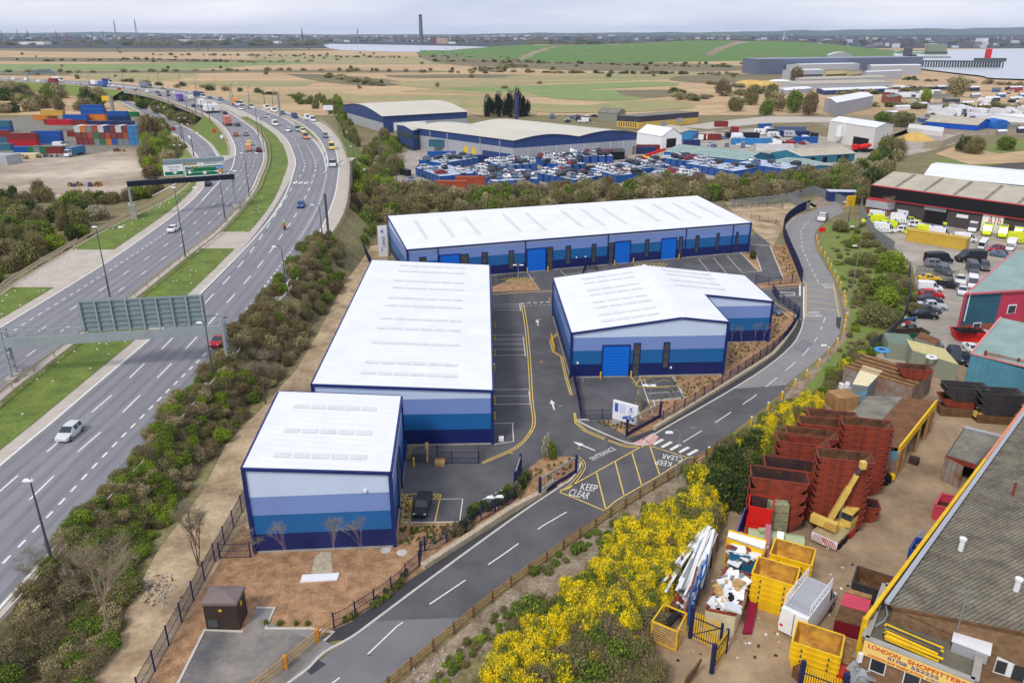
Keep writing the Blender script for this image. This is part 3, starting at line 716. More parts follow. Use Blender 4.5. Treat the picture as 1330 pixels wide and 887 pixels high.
sheet('mulch_bed',[(961.7,329),(981,329.6),(989,353),(984,353.5)],.08,'mulch')
sheet('mulch_bed',[(640,372),(640,379),(702,377),(694,365),(650,368)],.08,'mulch')
sheet('dry_grass_plot',[(940,262),(1000,266),(1050,262),(1062,268),(1040,275),(1016,300),(1004,320),(985,305),(972,292),(960,285)],.05,'soil_path')
sheet('dry_grass_plot',[(1060,255),(1100,262),(1100,270),(1068,274),(1050,266)],.05,'gravel_bank')
# service road
RL=[(340,915),(375.7,887),(406,865),(457,827),(495,800),(560,751.5),(665,675),(727,633),(775,603),(847.7,566),(939,513.5),(995,478),(1028,450),(1040,430),(1044,412),(1044.3,368),(1035,343),(1024.4,320),(1019.4,302),(1025.8,289),(1041,279),(1067,270),(1085,262)]
RR=[(450,925),(497,887),(560,834),(665,749.5),(792,661),(850,627),(913.6,587),(990,531),(1028,494),(1064,466),(1087,440),(1093.8,411.7),(1083.5,368),(1070,343),(1059.4,322),(1058,306),(1064,295),(1079.5,284),(1097,276)]
SLp=smooth([W(a,b,0) for a,b in RL],5); SRp=smooth([W(a,b,0) for a,b in RR],5)
def cutroad(m,z,y0,y1):
    A=[p for p in SLp if y0<=p.y<=y1]; B=[p for p in SRp if y0<=p.y<=y1]
    MB().flat([Vector((p.x,p.y,z)) for p in A]+[Vector((p.x,p.y,z)) for p in reversed(B)],m).build('road',kind='structure')
def gy(px,py): return W(px,py,0).y
cutroad('asphalt_road',.05,0,400); cutroad('asphalt_new',.058,gy(0,812),gy(0,500)); cutroad('asphalt_old',.062,gy(0,507),400)
# verge soil along the near side of the road
sheet('gravel_verge',[(480,930),(520,887),(665,762),(792,672),(914,597),(1000,540),(1030,500),(1066,470),(1092,440),(1099,411),(1088,368),(1075,343),(1090,343),(1110,400),(1100,450),(1040,520),(960,590),(900,640),(800,700),(700,790),(600,870),(560,930)],.03,'gravel_bank')
sheet('grass_bank',[(1066,310),(1072,292),(1110,285),(1135,320),(1195,370),(1190,400),(1165,455),(1100,490),(1040,540),(1000,580),(1000,560),(1045,505),(1072,472),(1100,440),(1104,405),(1090,368),(1070,335)],.045,'grass_bank')
YARD=[(700,1000),(850,860),(838,830),(858,790),(925,690),(960,655),(1055,525),(1095,478),(1165,452),(1193,385),(1185,345),(1140,300),(1135,270),(1450,290),(1700,600),(1700,1000)]
sheet('yard',YARD,.04,'yard_concrete'); sheet('car_yard',[(1095,474),(1165,452),(1193,385),(1185,345),(1140,300),(1135,270),(1450,290),(1500,470)],.05,'car_yard')
sheet('road_patch',[(1028,452),(1043,440),(1056,446),(1044,458)],.067,'asphalt_track'); sheet('road_patch',[(1086,412),(1093,412),(1091,428),(1086,424)],.067,'asphalt_dark'); sheet('road_patch',[(395,868),(412,856),(424,862),(404,876)],.056,'asphalt_dark')
for x,y in ((700,415),(703,470),(728,527),(664,588),(752,582),(640,640),(575,655),(690,560),(1030,500),(600,735),(480,850),(900,555)): sheet('drain_cover',[(x-2.5,y+1),(x+2,y+1.4),(x+2.8,y-.8),(x-1.8,y-1.2)],.07,'mulch' if y<600 else 'steel_dark')
# markings
mb=MB(); wl='white_line'; yl='yellow_line'
def ln(px,w=.12,m=wl,z=.075,dash=None,sm=0):
    P=[W(a,b,z) for a,b in px]; P=smooth(P,sm) if sm else P
    ribbon(mb,P,w,m,dash=dash)
CL=[(380,925),(462,864),(516,812.5),(597,758),(656,718),(705,682.5),(742,661)]
ln(CL,.13,dash=(4.2,2.9)); ln([(887,574),(930,548),(978,516),(1040,465),(1062,438)],.12,dash=(4,3)); ln([(1063,367),(1052,345),(1042,323),(1040,300),(1052,285)],.12,dash=(2.2,1.6)); ln([(1072,412),(1066,428)],.12,dash=(3,2))
ln([(1044,414),(1044,372)],.25); ln([(1039,370),(1039,384)],.3); ln([(1010,384),(1032,383),(1032,380),(1010,380)],.3)
ln([(1012,385.5),(1042,385)],.1)
# yellow box at the main junction
def yb(*p,w=.14): ln(p,w,yl)
yb((727,639),(838,577)); yb((838,577),(893,594),(912,592)); yb((727,639),(755,650),(785,663)); yb((785,663),(800,650),(857,617),(893,594))
for a,b in (((775,614),(787,662)),((799,599.5),(811,645)),((821,588),(834,632)),((844,578.5),(857,617))): yb(a,b)
ln([(727,637),(740,629),(755,611),(757,602),(751,597)],.1,yl,sm=3); ln([(730,637.5),(743,631),(758,612),(760,601),(752,593)],.1,yl,sm=3)
yb((747,536),(749,548),(762,559),(786,569)); yb((745.5,536),(747,549),(760,560.5),(785,571)); ln([(790,571),(808,577),(822,579.5),(838,577)],.12,yl,sm=3); ln([(790,572.5),(808,579),(822,581),(836,580)],.12,yl,sm=3)
for dx in (0,2.4): yb((718.5+dx,398),(724+dx,432),(714+dx,442),(718+dx,457),(728+dx,463),(734+dx,490),(741+dx,513))
for dx in (0,3.2):
    ln([(677+dx,395),(682+dx,425),(686+dx,470),(689+dx,520),(692+dx,545),(688+dx,560),(670+dx*.6,580+dx*.5),(626+dx*.2,600+dx*.6)],.13,yl,sm=3)
ln([(640,383),(670,380),(718,378)],.22,yl); ln([(640,372),(672,369),(690,365)],.1)
yb((990,376),(1010,375),(1037,373)); ln([(676,394),(717,392)],.3,dash=(.7,.45)); ln([(676,397),(717,396)],.12,dash=(.5,.3))
yb((1003,391),(1028,407),(1041,415)); yb((1047,368),(1047,412)); 
for a,b in (((1050,375),(1080,380)),((1050,384),(1083,388)),((1050,391),(1086,396)),((1052,400),(1088,403)),((1047,368),(1066,369)),((1082,368),(1090,411))): yb(a,b)
# bays along building B
for y in (395.5,398.5,402.5,435,441,447,454,461.5,506,514.5,525): ln([(640,y),(679 if y<410 else (682 if y<470 else 688),y-.5)],.1)
ln([(675,394),(676,404)],.12); ln([(679.5,437),(682.5,463)],.12); ln([(687,508),(689,527)],.12); ln([(641,577),(667,573),(666,556),(666,549)],.12); ln([(641,550),(668,549)],.1)
# bay markings east of A
for i in range(5): yb((521,679-i*7.8),(533,672-i*7.8)); yb((521,672-i*7.8),(533,679-i*7.8))
yb((528,641.5),(572.5,641.5)); yb((528,641.5),(521,679)); yb((535,645),(532,678)); yb((572.5,641.5),(565,677)); yb((561,648),(572,648)); yb((561,641),(572,648)); yb((572,641),(562,648))
ln([(571,648),(601,647.5),(597,677)],.1); ln([(521,678.5),(612,677)],.12); ln([(610,676),(611,658.5),(633,658)],.14); ln([(634,657),(621,651.5),(656,634),(668,641)],.12)
# bays in front of D
yb((821,490.5),(829,503),(880,501)); yb((829,503),(868,503)); yb((818,490),(872,489)); yb((832,490),(826,500)); yb((821,497),(836,493)); yb((824,500),(838,503)); yb((836,491),(841,503))
ln([(833,496),(845,490),(851,497),(862,493),(869,495)],.1,yl)
ln([(831,490),(848,537)],.1); ln([(841,511),(883,508)],.1); ln([(843,521),(889,517.5),(874,489)],.1); ln([(828,530),(833,544)],.1); ln([(843,529),(851,529),(849,519)],.12)
# bays in front of C
yb((642,364),(680,360.5)); yb((646,370),(695,366)); 
for i in range(9): yb((656+i*4,361),(662+i*4,367)); yb((662+i*4,361),(657+i*4,367))
ln([(686,356),(702,377)],.1); ln([(728,352),(739,362)],.1); ln([(733,357),(788,349),(795,356)],.1); ln([(738,361),(775,356)],.1)
for i in range(8): yb((823+i*5,343),(831+i*5,349)); yb((832+i*5,342),(824+i*5,349))
yb((823,343),(829,350)); yb((823,343),(864,341)); 
for x0,y0,x1,y1 in ((907,336,922,354),(927,335,944,355),(944,332,964,354),(962,329,985,353)): ln([(x0,y0),(x1,y1)],.1)
ln([(907,336),(928,335)],.1); ln([(944,332),(963,330)],.1); ln([(964,354),(986,353)],.12)
mb.build('road_markings',kind='structure')
# white kerbs, footway, zebra
def curb(mb,P,w,h,m):
    L=[];Q=[]
    for i,p in enumerate(P):
        d=P[min(i+1,len(P)-1)]-P[max(i-1,0)]; n=Vector((-d.y,d.x,0)).normalized()*w/2; L.append(p+n); Q.append(p-n)
    u=Vector((0,0,h))
    for i in range(len(P)-1): mb.poly([Q[i]+u,Q[i+1]+u,L[i+1]+u,L[i]+u],m); mb.poly([Q[i],Q[i+1],Q[i+1]+u,Q[i]+u],m); mb.poly([L[i+1],L[i],L[i]+u,L[i+1]+u],m)
    for i in (0,-1): mb.poly([Q[i],L[i],L[i]+u,Q[i]+u],m)
def kerb(px,w=.22,h=.12,m='kerb',name='kerb',closed=False,sm=0):
    P=[W(a,b,0) for a,b in px]; P=smooth(P,sm) if sm else P; mb=MB()
    curb(mb,P,w,h+.02,m)
    return mb.build(name,kind='structure')
FO=[(434,817),(457,806.6),(500,775),(549,742),(665,668),(700,647),(722,630)]
pts=[W(a,b,.09) for a,b in RL[2:8]]; fo=[W(a,b,.09) for a,b in FO]
MB().flat([W(421,833,.09),W(452,829,.09)]+[W(a,b,.09) for a,b in RL[4:8]]+list(reversed(fo)),'asphalt_dark').build('footway',kind='structure')
MB().flat([W(a,b,.09) for a,b in ((815,571),(838,577),(847.7,566),(939,513.5),(995,478),(1028,450),(1040,430),(1043,418),(1035,420),(1023,436),(1008,452),(995,465),(930,506),(849,558))],'asphalt_dark').build('footway',kind='structure')
MB().flat([W(a,b,.1) for a,b in ((765,547),(780,546),(815,567),(822,577),(800,572),(778,560))],'asphalt_new').build('footway',kind='structure')
kerb([(340,915),(375.7,887),(400,869),(421,848),(457,828),(495,800),(560,751.5),(665,675),(727,633),(741,624),(752,610),(754,602)],sm=3)
kerb([(838,577),(847.7,566),(939,513.5),(995,478),(1028,450),(1040,430),(1044,413)],sm=3); kerb([(838,578),(815,576),(787,565),(757,551),(751,546),(765,546)],sm=3)
kerb([(1044.3,368),(1035,343),(1024.4,320),(1019.4,302),(1025.8,289),(1041,279)],sm=3)
kerb([(421,833),(434,822),(404,817),(345,817),(357,790),(333,790)]); kerb([(316,821),(266,819),(232,887),(200,940)]); kerb([(975,318),(1000,320),(1017,362)]); kerb([(961.7,329),(986,353)]); kerb([(981,329),(989,353)])
kerb([(873,489),(890,516),(852,520)],w=.15,h=.06); kerb([(1001,402),(1022,409)],w=.15,h=.06)
mb=MB(); mb.flat([W(a,b,.12) for a,b in ((818,577),(835,569),(848,577),(836,579))],'pink_paving'); mb.flat([W(a,b,.12) for a,b in ((834,570),(848,562),(856,567),(848,577))],'pink_paving'); mb.flat([W(a,b,.12) for a,b in ((720,622),(731,626),(727,632),(716,628))],'pink_paving'); mb.flat([W(a,b,.06) for a,b in ((905,597),(920,588),(924,592),(908,601))],'pink_paving')
mb.build('tactile_paving',kind='structure')
mb=MB()
for i in range(5):
    cx,cy=853.5+i*11.2,574+i*3.4
    mb.flat([W(a,b,.079) for a,b in ((cx-7,cy+2.5),(cx+5.5,cy-4.5),(cx+9.5,cy-2.9),(cx-3.3,cy+4.1))],'white_line')
mb.build('crossing_stripes',kind='structure')
def roadtext(s,p0,p1,ph,m='white_line'):   # baseline p0->p1, ph: pixel of the top of the first letter
    a=W(*p0,.08); b=W(*p1,.08); c=W(*ph,.08); x=(b-a); u=(c-a); xn=x.normalized(); u=u-xn*u.dot(xn)
    o=text(s,a,x,u,u.length,m,name='road_lettering',width=x.length); o['kind']='structure'
for q in (('KEEP',(753.5,635.5),(774.5,638.5),(757.5,627.5)),('CLEAR',(737.5,643),(763,648.5),(742,634.5)),('ENTRANCE',(771,598),(801,583.5),(766,594)),('KEEP',(873,600),(852,596.5),(870,606)),('CLEAR',(887,593.5),(861,589),(884,599.5)),
  ('KEEP',(1052,407.4),(1066,407.4),(1051.6,404.6)),('CLEAR',(1050.5,411.4),(1069,411.4),(1050,408.4)),('KEEP',(1079,372),(1068,372),(1080,374.3)),('CLEAR',(1078,368.8),(1065,368.8),(1079,371))): roadtext(*q)
def arrow(px,py,qx,qy):
    a=W(px,py,.08); b=W(qx,qy,.08); d=(b-a); Ls=d.length; d.normalize(); n=Vector((-d.y,d.x,0)); m=a+d*Ls*.6
    mb=MB(); mb.flat([a-n*.09,m-n*.12,m+n*.12,a+n*.09],'white_line'); mb.flat([m-n*.38,b,m+n*.38],'white_line'); mb.build('road_arrow',kind='structure')
arrow(720,532,716,519); arrow(773,585,744,573); arrow(699,423,697.5,415)
# ---------- estate buildings
def rv(deg): return Vector((math.cos(rad(deg)),math.sin(rad(deg)),0))
class Est:
    def __init__(s,name,label,O,hd,foot,hf,cat='warehouse'):
        s.O=Vector((O[0],O[1],0)); s.u=rv(hd); s.v=rv(hd+90); s.hf=hf
        s.t=thing(name,label,cat,tuple(s.O)); s.foot=foot
    def P(s,u,v,z=0.): 
        q=s.O+s.u*u+s.v*v; return Vector((q.x,q.y,z))
    def walls(s,mat_='bands',base='concrete'):
        f=s.foot; P=[s.P(*q) for q in f]; mb=MB()
        mb2=mb
        n=len(f)
        for i in range(n):
            a,b=f[i],f[(i+1)%n]; cuts=[a]
            for t in sorted(s.cut(a,b)): cuts.append((a[0]+(b[0]-a[0])*t,a[1]+(b[1]-a[1])*t))
            cuts.append(b)
            pts=[s.P(*a,0),s.P(*b,0)]+[s.P(*q,s.hf(*q)-.05) for q in reversed(cuts)]
            mb.poly(pts,mat_)
        mb.build('wall',s.t); mb=MB()
        for i in range(n):
            a,b=s.P(*f[i]),s.P(*f[(i+1)%n]); d=(b-a).normalized(); nn=Vector((d.y,-d.x,0)); mb.beam(a+nn*.04+Vector((0,0,.1)),b+nn*.04+Vector((0,0,.1)),.12,.22,base)
        mb.build('plinth',s.t)
    def cut(s,a,b): return []
    def roof(s,polys,m='roof_white',trim='navy_trim',ov=.22,gutter=True):
        mb=MB(); tr=MB()
        for pl in polys:
            P=[s.P(u,v,s.hf(u,v)+.16) for u,v in pl]; mb.flat(P,m)
        mb.build('roof',s.t)
        f=s.foot; n=len(f)
        for i in range(n):
            a,b=f[i],f[(i+1)%n]; cuts=[a]+[(a[0]+(b[0]-a[0])*t,a[1]+(b[1]-a[1])*t) for t in sorted(s.cut(a,b))]+[b]
            d=(s.P(*b)-s.P(*a)).normalized(); nn=Vector((d.y,-d.x,0))*.1
            for p,q in zip(cuts,cuts[1:]): tr.beam(s.P(*p,s.hf(*p)+.02)+nn,s.P(*q,s.hf(*q)+.02)+nn,.26,.24,trim)
            p=s.P(*a)
            if i!=99: tr.box((p.x,p.y,.1),(.34,.34,s.hf(*a)-.1),trim,rz=math.atan2(s.u.y,s.u.x))
        tr.build('trim',s.t)
    def light(s,u0,u1,v,w=.9,du=True,n=5):
        mb=MB(); g=.25; Ls=(u1-u0-g*(n-1))/n
        for i in range(n):
            a=u0+i*(Ls+g); b=a+Ls
            c=[(a,v-w/2),(b,v-w/2),(b,v+w/2),(a,v+w/2)] if du else [(v-w/2,a),(v+w/2,a),(v+w/2,b),(v-w/2,b)]
            mb.flat([s.P(x,y,s.hf(x,y)+.2) for x,y in c],'rooflight')
        mb.build('rooflight',s.t)
    def wall_item(s,kind,face,px0,px1,zz=None):
        """opening on the wall seen between two pixels: px0 bottom-left, px1 top-right"""
        (a,b)=face; A,B=s.P(*a),s.P(*b); d=(B-A).normalized(); n=Vector((d.y,-d.x,0))
        p=RP(*px0,A,n); q=RP(*px1,A,n)
        s0=(p-A).dot(d); s1=(q-A).dot(d); z0,z1=(p.z,q.z) if zz is None else zz
        if s1<s0: s0,s1=s1,s0
        z0=max(z0,.08)
        return s.opening(kind,A,d,n,s0,s1,z0,z1)
    def opening(s,kind,A,d,n,s0,s1,z0,z1):
        c=A+d*((s0+s1)/2); w=s1-s0; h=z1-z0; rz=math.atan2(d.y,d.x); fr=MB(); pn=MB()
        def bx(m,x,z,ww,hh,off,dep,mt): 
            q=A+d*x+n*off; m.box((q.x,q.y,z),(ww,dep,hh),mt,rz=rz)
        t=.14
        if kind=='door':
            for x in (s0,s1): bx(fr,x,z0,t,h,.05,.22,'navy_trim')
            bx(fr,(s0+s1)/2,z1,w+t,t,.05,.22,'navy_trim'); o=fr.build('door_frame',s.t)
            bx(pn,(s0+s1)/2,z0,w-t,h-.004,.03,.1,'door_blue'); pn.build('shutter',o)
        else:
            fm='navy_trim' if kind=='win' else 'white'
            for x in (s0,s1): bx(fr,x,z0,.1,h,.04,.16,fm)
            bx(fr,(s0+s1)/2,z1,w+.1,.1,.04,.16,fm); bx(fr,(s0+s1)/2,z0,w-.1,.1,.04,.16,fm)
            k=3 if h/w>2.2 else 1
            for i in range(1,k): bx(fr,(s0+s1)/2,z0+h*i/k,w-.1,.08,.04,.14,fm)
            o=fr.build('window',s.t); bx(pn,(s0+s1)/2,z0+.1,w-.1,h-.1,.0,.12,'window_glass'); pn.build('pane',o)
        return o
# A
A0=W(332,718); A=Est('white_roofed_unit','small blue banded industrial unit with a white roof, nearest the bare mulch bed',A0,4.1,[(0,0),(12.9,0),(12.9,15.6),(0,15.6)],lambda u,v:9.05-u/12.9*1.0)
A.walls(); A.roof([A.foot]); 
for v in (2.3,7.,12.2): A.light(2.2,10.6,v,.85)
A.wall_item('win',((12.9,0),(12.9,15.6)),(519,668),(518,580)); A.wall_item('door',((12.9,0),(12.9,15.6)),(523,655),(526.5,573))
A.wall_item('door',((12.9,0),(12.9,15.6)),(528.5,620),(532,545)); 
# B
B0=W(640,577)+rv(182)*20.3; Bb=Est('long_white_roofed_unit','long blue banded industrial unit with eleven rows of rooflights on its white roof',B0,2.0,[(0,0),(20.3,0),(20.3,50.8),(0,50.8)],lambda u,v:8.05-u/20.3*1.12)
Bb.walls(); Bb.roof([Bb.foot])
for v in (3.4,6.6,13.,18.2,22.,27.5,31.,36,39.6,45,48.2): Bb.light(5.0,16.2,v,.8,n=6)
# C
Ch=17.2; C0=W(971,328)-rv(Ch)*75.2; C=Est('rear_blue_banded_terrace','very long blue banded terrace of units across the back of the estate',C0,Ch,[(0,0),(75.2,0),(75.2,23.2),(0,23.2)],lambda u,v:6.54+v/23.2*1.45,'warehouse')
C.walls(); C.roof([C.foot])
for u in (5,10.4,15.8,24.6,29.8,38.2,43,48.2,56,61,66,70.8): C.light(5.5,18.5,u,.85,du=False,n=5)
cf=((0,0),(75.2,0))
for a in (((571,343),(597,330)),((684,354),(709,322)),((797,344),(819,313)),((857.5,337),(879,309))): C.wall_item('door',cf,*a)
for a in (((545,341),(553,334)),((598,344),(608,330)),((626,350),(633,328)),((661,350),(667,325.5)),((710,351),(718,321)),((734.5,343.5),(741,319.5)),((768,341),(774,317)),((790,345),(797,315.5)),((837,334),(843,311)),((880,337),(887,307.5)),((902,328),(908,306)),((929,326),(934.5,303)),((954,324),(959,301.5))): C.wall_item('win',cf,*a)
mb=MB()
for px in (569,682.5,789,889,949):
    q=RP(px,330,C.P(0,0),-C.v); MB().box((q.x,q.y,.1),(.22,.2,6.5),'navy_trim',rz=rad(Ch)).build('downpipe',C.t)
# D
D0=W(741,491); D=Est('l_shaped_blue_unit','L-shaped blue banded unit with a ridged white roof beside the estate sign',D0,2.8,[(0,0),(21.6,0),(21.6,11.9),(32.4,11.9),(32.4,25.2),(0,25.2)],lambda u,v:8.7-(15.1-u)*2.0/15.1 if u<15.1 else 8.7-(u-15.1)*.118)
D.cut=lambda a,b:[(15.1-a[0])/(b[0]-a[0])] if a[1]==b[1] and min(a[0],b[0])<15.1<max(a[0],b[0]) else []
D.walls(); D.roof([[(0,0),(15.1,0),(15.1,25.2),(0,25.2)],[(15.1,0),(21.6,0),(21.6,11.9),(15.1,11.9)],[(15.1,11.9),(32.4,11.9),(32.4,25.2),(15.1,25.2)]])
mb=MB(); mb.beam(D.P(15.1,-.2,8.9),D.P(15.1,25.3,8.9),.5,.1,'white'); mb.build('ridge_cap',D.t)
for v in (2.5,5.,8.2,10.6,14,16.4,20,22.4): D.light(4.4,12.6,v,.75,n=4)
for v in (15.4,18,21,23.3): D.light(17.8,26,v,.75,n=4)
df=((0,0),(21.6,0))
D.wall_item('door',df,(781,491),(818.5,448.5)); D.wall_item('win',df,(821,489),(832,446)); D.wall_item('win',df,(860,478),(870,445))
D.wall_item('win',((33.2,11.9),(21.6,11.9))[::-1],(960,440),(963,410)) if False else None
def fixture(E,px,m='white',s=.25):
    q=RP(*px,E.P(0,0),-E.v); 
    for _ in (0,): MB().box((q.x+E.v.x*-.1,q.y+E.v.y*-.1,q.z),(s,s,s),m).build('wall_lamp',E.t)
fixture(A,(474.5,638)); fixture(D,(750,472)); fixture(D,(871,478)); fixture(C,(748.5,335)); fixture(C,(760,334))
# bollards
def bollard(px,py,h=1.1,label='',grp='yellow bollards guarding the blue doors',name='bollard',m='yellow_post'):
    p=W(px,py); return MB().tube(p,p+Vector((0,0,h)),.11,m,8).tube(p+Vector((0,0,h)),p+Vector((0,0,h+.03)),.12,m,8).build(name,label=label,cat='bollard',group=grp)
for i,(x,y,l) in enumerate([(532,706-0,0),(533,663,0),(537.5,606,0)][1:]+[(780,492.5,0),(819.5,491.5,0),(685,355,0),(711.5,353,0),(798,345,0),(822.5,342,0),(855,338,0),(881.5,337,0)]):
    bollard(x,y,label='yellow bollard standing at the edge of a blue roller door')
for i,y in enumerate((426,443,463,482,545-20,545)): bollard(642.5,y,1.,label='yellow bollard along the parking side of the long white roofed unit',grp='yellow bollards beside the long unit')
mb=MB()
q=W(717,441);
for a,b in (((714,395),(714,395)),((716,440),(720,458))):
    P,Q=W(*a),W(*b)
    if (P-Q).length<.1: mb.tube(P,P+Vector((0,0,1.2)),.1,'yellow_post')
    else:
        for k in range(6):
            p=P.lerp(Q,k/5); mb.tube(p,p+Vector((0,0,.9)),.08,'yellow_post')
        mb.beam(P+Vector((0,0,.9)),Q+Vector((0,0,.9)),.1,.1,'yellow_post')
mb.build('guard_rail',label='yellow guard rail on the kerb beside the ridged white roof unit',cat='guard rail')
# steel cycle hoops etc in front of D
for x in (749,757.5): 
    p=W(x,498); MB().tube(p,p+Vector((0,0,.8)),.05,'steel').tube(p+Vector((0,0,.8)),p+Vector((0,.8,.8)),.05,'steel').tube(p+Vector((0,.8,0)),p+Vector((0,.8,.8)),.05,'steel').build('cycle_hoop',label='steel cycle hoop in front of the unit beside the tall sign',cat='cycle stand',group='steel cycle hoops')
# ---------- signs of the estate
t=thing('estate_sign','white L-shaped estate sign board with a blue map, behind the entrance gate','sign',W(808,556)); P0=W(795.5,550); P1=W(827,559); d=(P1-P0).normalized(); n=Vector((d.y,-d.x,0)); Lw=(P1-P0).length; z1=ZT(P0.y,519)
mb=MB(); mb.beam(P0+Vector((0,0,z1*.62)),P1+Vector((0,0,z1*.62)),.3,z1*.76,'white'); mb.build('board',t)
mb=MB(); mb.box((P0+d*.55)+Vector((0,0,0)),(1.1,.3,z1*.24),'cladding_grey',rz=math.atan2(d.y,d.x)); mb.build('leg',t)
sgb=mat('sign_blue',(60,96,190),.5,var=0); sgl=mat('sign_lilac',(206,212,238),.5,var=0)
def onsign(P0,d,n,x,z,w,h,m,t,name,off=.17):
    q=P0+d*(x+w/2)+n*off; return MB().box((q.x,q.y,z),(w,.02,h),m,rz=math.atan2(d.y,d.x)).build(name,t)
onsign(P0,d,n,Lw*.08,z1*.58,Lw*.14,z1*.34,sgb,t,'blue_panel'); onsign(P0,d,n,Lw*.27,z1*.58,Lw*.24,z1*.34,sgl,t,'unit_list')
q=P0+n*.18
mb=MB(); zz=z1*.36
for (x0,z0,x1,zq_) in ((.42,.02,.62,.12),(.66,.16,.88,.02)): mb.beam(q+d*Lw*x0+Vector((0,0,zz+z1*z0)),q+d*Lw*x1+Vector((0,0,zz+z1*zq_)),.03,.32,sgb)
mb.beam(q+d*Lw*.56+Vector((0,0,zz-.05)),q+d*Lw*.7+Vector((0,0,zz-.02)),.03,.25,sgb); mb.build('site_map',t)
def bird(c,d,s,t,m=sgb): MB().poly([c,c+d*s*.9+Vector((0,0,s*.5)),c+d*s*.5+Vector((0,0,s*.05)),c+d*s*.8+Vector((0,0,-s*.5)),c+d*s*.3+Vector((0,0,-s*.45))],m).build('emblem',t)
bird(q+n*.02+d*Lw*.68+Vector((0,0,z1*.84)),d,.5,t); text('SWIFT',q+d*Lw*.63+Vector((0,0,z1*.68)),d,(0,0,1),.2,sgb,t); text('Park',q+d*Lw*.66+Vector((0,0,z1*.58)),d,(0,0,1),.18,sgb,t)
t=thing('totem_sign','tall white totem sign with blue upright lettering beside the rear terrace','sign',W(497,333)); P0=W(492.5,333.5); P1=W(504,332.5); d=(P1-P0).normalized(); n=Vector((d.y,-d.x,0)); z1=ZT(P0.y,294); Lw=(P1-P0).length
mb=MB(); mb.beam(P0+Vector((0,0,z1*.5)),P1+Vector((0,0,z1*.5)),.3,z1,'white'); mb.build('board',t)
q=P0+n*.17; navy=mat('sign_navy',(28,44,120),.5,var=0); bird(q+n*.01+d*Lw*.3+Vector((0,0,z1*.84)),d,.8,t,navy)
text('SWIFT',q+d*Lw*.42+Vector((0,0,z1*.66)),(0,0,-1),d,Lw*.34,navy,t,width=z1*.36); text('PARK',q+d*Lw*.3+Vector((0,0,z1*.3)),(0,0,-1),d,Lw*.14,navy,t)
# ---------- fences
def mesh_fence(px,h,label,z=0.,step=2.5,m='fence_navy',bar=.13,post=True,name='mesh_fence',f=None,wire=.02,cat='fence',sm=0,group=None):
    P=[(f or W)(*a[:2],z) if f is None else f(*a[:2]) for a in px]; P=smooth(P,sm) if sm else P
    t=thing(name,label,cat,P[0],group); mb=MB(); up=Vector((0,0,1))
    for a,b in zip(P,P[1:]):
        for k in (.06,.5,.97): mb.beam(a+up*h*k,b+up*h*k,.03,.04,m)
    for p,_ in along(P,bar): mb.box(p,(wire,wire,h),m)
    mb.build('mesh_panel',t)
    if post:
        for p,_ in along(P,step)[:95]: MB().box(p,(.1,.1,h+.15),m).build('post',t)
    return t
mesh_fence([(182,887+20),(322,652)],1.9,'navy wire mesh fence climbing past the brown kiosk beside the dirt path',step=2.6)
mesh_fence([(322,652),(314,667)],1.9,'short return of navy mesh fence by the corner of the nearest unit') if False else None
mesh_fence([(286,725),(326,724)],1.6,'short navy mesh fence between the path fence and the nearest unit',step=2.8)
mesh_fence([(434,816),(449,809),(485,786),(517,762),(531,747),(545,735)],1.5,'low navy mesh fence beside the footway at the mulch bed',step=2.0)
mesh_fence([(545,735),(548,716),(567,713),(588,700),(605,692),(618,680),(640,668),(668,650),(677,640)],1.6,'navy mesh fence above the stone retaining wall west of the entrance',step=2.4)
mesh_fence([(860,550),(890,533),(925,511),(958,489),(995,463),(1015,447),(1030,428),(1038,412)],1.7,'navy mesh fence curving along the road past the L-shaped unit',step=2.4,sm=3)
mesh_fence([(1041,367),(1034,348),(1023,322),(1017,302),(1021,290),(1034,279),(1051,271)],2.4,'tall dense navy fence curving beside the bend in the road',bar=.1,wire=.05,step=2.4,sm=4)
mesh_fence([(981,368),(1000,371),(1036,368)],1.6,'navy mesh fence behind the side entrance',step=2.5); mesh_fence([(1003,380),(1011,391),(1030,404),(1038,412)],1.6,'navy mesh fence south of the side entrance',step=2.2)
mesh_fence([(640,372),(652,366),(672,358)],1.4,'short navy mesh fence by the bay marking in front of the rear terrace'); mesh_fence([(757,358),(762,346),(775,350),(775,356)],1.2,'navy cycle compound fence in front of the rear terrace')
mesh_fence([(745,492),(751,520),(755,545)],1.5,'navy mesh fence dividing the access road from the L-shaped unit parking',bar=.1,wire=.04,step=2.4); mesh_fence([(755,545),(790,544),(800,545)],1.3,'navy mesh fence behind the white estate sign',step=2.6)
mesh_fence([(471,320),(478,338),(490,362)],1.9,'navy mesh fence at the top of the dirt path',step=2.5); mesh_fence([(568,594),(568,602),(622,602),(622,588)],1.5,'navy mesh bin compound behind the long unit wall',step=3)
mesh_fence([(940,268),(975,270),(1000,268),(1018,272)],1.3,'low mesh fence on the dry grass plot behind the terrace',m='steel_dark'); mesh_fence([(975,285),(1000,290),(1012,293)],1.3,'second low mesh fence on the dry grass plot',m='steel_dark')
pal=[(955,264),(1002,253),(1042,268),(1051,274)]
mesh_fence([(948,270),(1022,262),(1051,275)],2.2,'silver palisade fence behind the dry grass plot',m='steel',bar=.16,wire=.06,step=3); mesh_fence([(1022,262),(1056,252),(1100,268)],2.4,'silver palisade fence around the disused road end',m='steel',bar=.16,wire=.06,step=3)
mesh_fence([(1118,268),(1118,280),(1135,310),(1160,328)],2.4,'grey palisade fence between the grass bank and the ambulance yard',m='steel',bar=.14,wire=.08,step=3)
mesh_fence([(1180,355),(1180,395),(1170,425),(1150,447),(1128,458)],2.2,'dark grey palisade fence beside the parked car yard',m='steel_dark',bar=.14,wire=.09,step=3)
